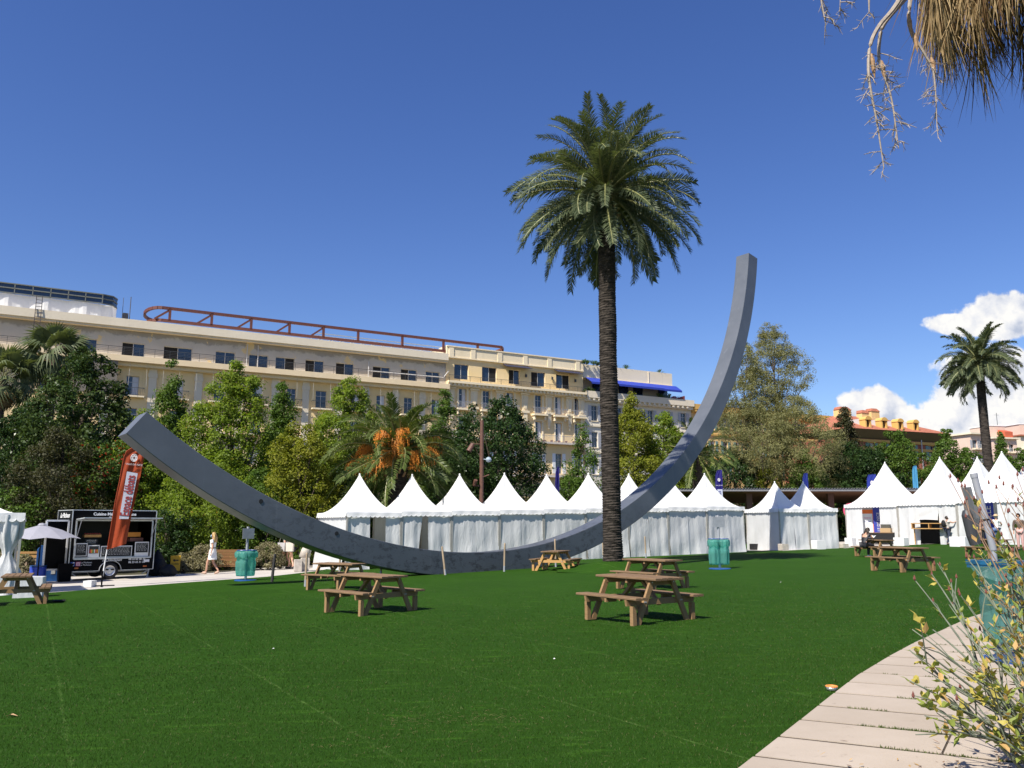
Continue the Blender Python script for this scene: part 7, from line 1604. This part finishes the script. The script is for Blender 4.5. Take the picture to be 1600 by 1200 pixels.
# ------------------------------------------------------------------ dry shrub in the near right corner
def dry_shrub():
    p = Vector((3.15, 4.88, g(3.15, 4.88))); t = thing('dry_shrub', 'half dry shrub with yellow leaves leaning in from the lower right corner', 'shrub', p)
    sm = mat('green grey twigs', (.135, .155, .105), .6, .3, 12); br = mat('brown twigs', (.21, .125, .075), .7, .3, 12); rng = random.Random(17)
    lmats = [leaf_mat('yellow shrub leaf', (.38, .34, .06), (.55, .45, .12), .35, .5), leaf_mat('green shrub leaf', (.16, .22, .05), (.30, .34, .08), .35, .5), leaf_mat('dry shrub leaf', (.36, .22, .08), (.55, .36, .15), .25, .6)]
    lv = []
    for k in range(6):
        mb = MB(); L, w = .062, .0135; b = .010*(k-2.5)
        mb.add([(0, 0, 0), (L*.3, w, .004+b), (L*.7, w*.85, b*.5), (L, 0, -.006+b), (L*.7, -w*.85, b*.5), (L*.3, -w, .004+b), (L*.5, 0, -.004)], [(0, 6, 1), (1, 6, 2), (2, 6, 3), (3, 6, 4), (4, 6, 5), (5, 6, 0)]); lv.append(mb.mesh('leaf', lmats[k % 3]))
    cnt = [0]; extra = MB(); budm = plain('red brown buds', (.16, .05, .035)); buds = MB()
    def leaf(q, d):
        f = Vector((rng.uniform(-1, 1), rng.uniform(-1, 1), rng.uniform(-.6, .9)))*.8+d; s = rng.uniform(.7, 1.45); e = f.to_track_quat('X', 'Z').to_euler()
        if cnt[0] < 290: o = link('leaf', lv[rng.choice((0, 0, 1, 1, 1, 3, 3, 4, 4, 2))], t, q, e); o.scale = (s, s, s)
        else:
            Mx = e.to_matrix(); L, w = .062*s, .0135*s; extra.add([q+Mx @ Vector(v) for v in ((0, 0, 0), (L*.4, w, .004), (L, 0, 0), (L*.4, -w, .004))], [(0, 1, 2), (0, 2, 3)], rng.choice((0, 1, 1, 2)))
        cnt[0] += 1
    def stem(a, b_, w, lf, col, bend, tw=0, name='stem', bud=False):
        a, b_ = Vector(a), Vector(b_); L = (b_-a).length; pts = []; off = Vector((rng.uniform(-1, 1), rng.uniform(-1, 1), rng.uniform(-.3, .3)))*L*.035
        for i in range(9): s = i/8; q = a+(b_-a)*s+Vector((0, 0, bend*L*math.sin(math.pi*s)))+off*math.sin(s*5.5); pts.append(q)
        mb = MB(); mb.tube(pts, [w*(1-.72*i/8) for i in range(9)], 6); mb.build(name, col, t, smooth=True)
        d = (b_-a).normalized()
        for k in range(lf):
            s = rng.uniform(.38, 1.0); i = min(7, int(s*8)); q = pts[i]+(pts[i+1]-pts[i])*(s*8-i)
            for _ in range(rng.randint(1, 3)): leaf(q, d*.4)
        for k in range(tw):
            s = rng.uniform(.45, .95); i = min(7, int(s*8)); q = pts[i]; dd = (d+Vector((rng.uniform(-.6, .6), rng.uniform(-.6, .6), rng.uniform(-.1, .6)))).normalized(); e = q+dd*rng.uniform(.1, .28); m2 = MB(); m2.tube([q, (q+e)/2+Vector((0, 0, .015)), e], [w*.38, w*.32, w*.18], 5); m2.build('twig', col, t)
            if bud:
                m3 = MB(); buds.lathe([(0, -.012), (.0085, 0), (.006, .014), (0, .026)], 6, e)
            else:
                for _ in range(rng.randint(1, 3)): leaf(e, dd*.6)
        if bud: buds.lathe([(0, -.012), (.009, 0), (.006, .016), (0, .03)], 6, b_)
    W = lambda px, py, yy: aty(px, py, yy)-p
    # long stems fanning to the upper left; ends given as picture directions at their own depth
    for i, (px, py, yy, lf, bd) in enumerate(((1440, 1010, 5.0, 3, 0), (1447, 1045, 4.9, 4, 0), (1465, 1060, 4.8, 5, 0), (1452, 1120, 4.7, 5, 0), (1480, 1100, 4.8, 6, 0), (1500, 980, 5.3, 4, 0), (1518, 1035, 5.1, 6, 0), (1525, 1085, 4.9, 7, 0), (1555, 1080, 4.9, 8, 0), (1475, 1140, 4.6, 5, 0), (1560, 860, 5.8, 6, 0), (1421, 984, 5.1, 0, 0), (1454, 982, 5.5, 0, 0), (1429, 905, 5.6, 1, 1), (1456, 898, 5.9, 6, 1), (1460, 882, 6.1, 3, 1), (1417, 1016, 4.9, 5, 0), (1419, 1063, 4.8, 6, 0), (1436, 1098, 4.8, 6, 0), (1427, 1088, 4.75, 3, 1), (1437, 1150, 4.7, 5, 0), (1470, 1020, 5.3, 6, 0), (1498, 925, 5.7, 6, 1), (1480, 945, 5.6, 5, 0), (1510, 870, 5.9, 5, 1), (1505, 1010, 5.2, 7, 0), (1530, 960, 5.4, 8, 0), (1495, 1075, 4.9, 7, 0), (1545, 905, 5.6, 9, 0), (1560, 985, 5.2, 9, 0), (1575, 930, 5.4, 10, 0), (1590, 880, 5.6, 10, 0), (1540, 1040, 5.0, 8, 0), (1580, 1010, 5.0, 9, 0))):
        b0 = Vector((rng.uniform(-.18, .3), rng.uniform(-.25, .3), 0)); stem(b0, W(px, py, yy), rng.uniform(.008, .0135), int(lf*1.25), sm, rng.uniform(.02, .09), 2+lf//4, bud=bool(bd))
    for i, (px, py, yy) in enumerate(((1485, 745, 6.3), (1497, 752, 6.4), (1508, 760, 6.3), (1535, 770, 6.2), (1545, 755, 6.3), (1557, 762, 6.2), (1568, 757, 6.3), (1582, 763, 6.2), (1590, 742, 6.2), (1598, 735, 6.1), (1612, 720, 6.2), (1530, 800, 6.0), (1575, 800, 6.0), (1600, 790, 6.0))):
        b0 = Vector((rng.uniform(.25, .75), rng.uniform(.1, .7), 0)); stem(b0, W(px, py, yy), rng.uniform(.006, .010), rng.choice((0, 0, 1, 3)), br, rng.uniform(.0, .06), 4, bud=True)
    for i in range(25):
        b0 = Vector((rng.uniform(.2, .9), rng.uniform(-.2, .8), 0)); px, py = rng.uniform(1535, 1660), rng.uniform(840, 1120); stem(b0, W(px, py, rng.uniform(5.1, 6.1)), rng.uniform(.005, .010), 11, br if i % 2 else sm, rng.uniform(-.02, .08), 4)
    buds.build('buds', budm, t, normals=False)
    if extra.v: tag(extra.build('leaves', lmats, t, normals=False), kind='stuff')
    # litter and low dead twigs at the foot
    mb = MB()
    for i in range(900):
        q = Vector((rng.gauss(.15, .55), rng.gauss(.0, .45), 0)); q.z = GX*q.x+GY*q.y+.012+rng.uniform(0, .03); a = rng.uniform(0, 6.28); l = rng.uniform(.02, .06); e = q+Vector((math.cos(a)*l, math.sin(a)*l, rng.uniform(-.005, .02))); w = Vector((-math.sin(a), math.cos(a), 0))*rng.uniform(.003, .010); mb.add([q-w*.3, q+w*.3, (q+e)/2+w, e, (q+e)/2-w], [(0, 1, 2, 3, 4)], i % 2)
    tag(mb.build('leaf_litter', [lmats[2], br], loc=p, normals=False), 'dry leaf litter on the soil under the near shrub', 'litter', kind='stuff')
dry_shrub()
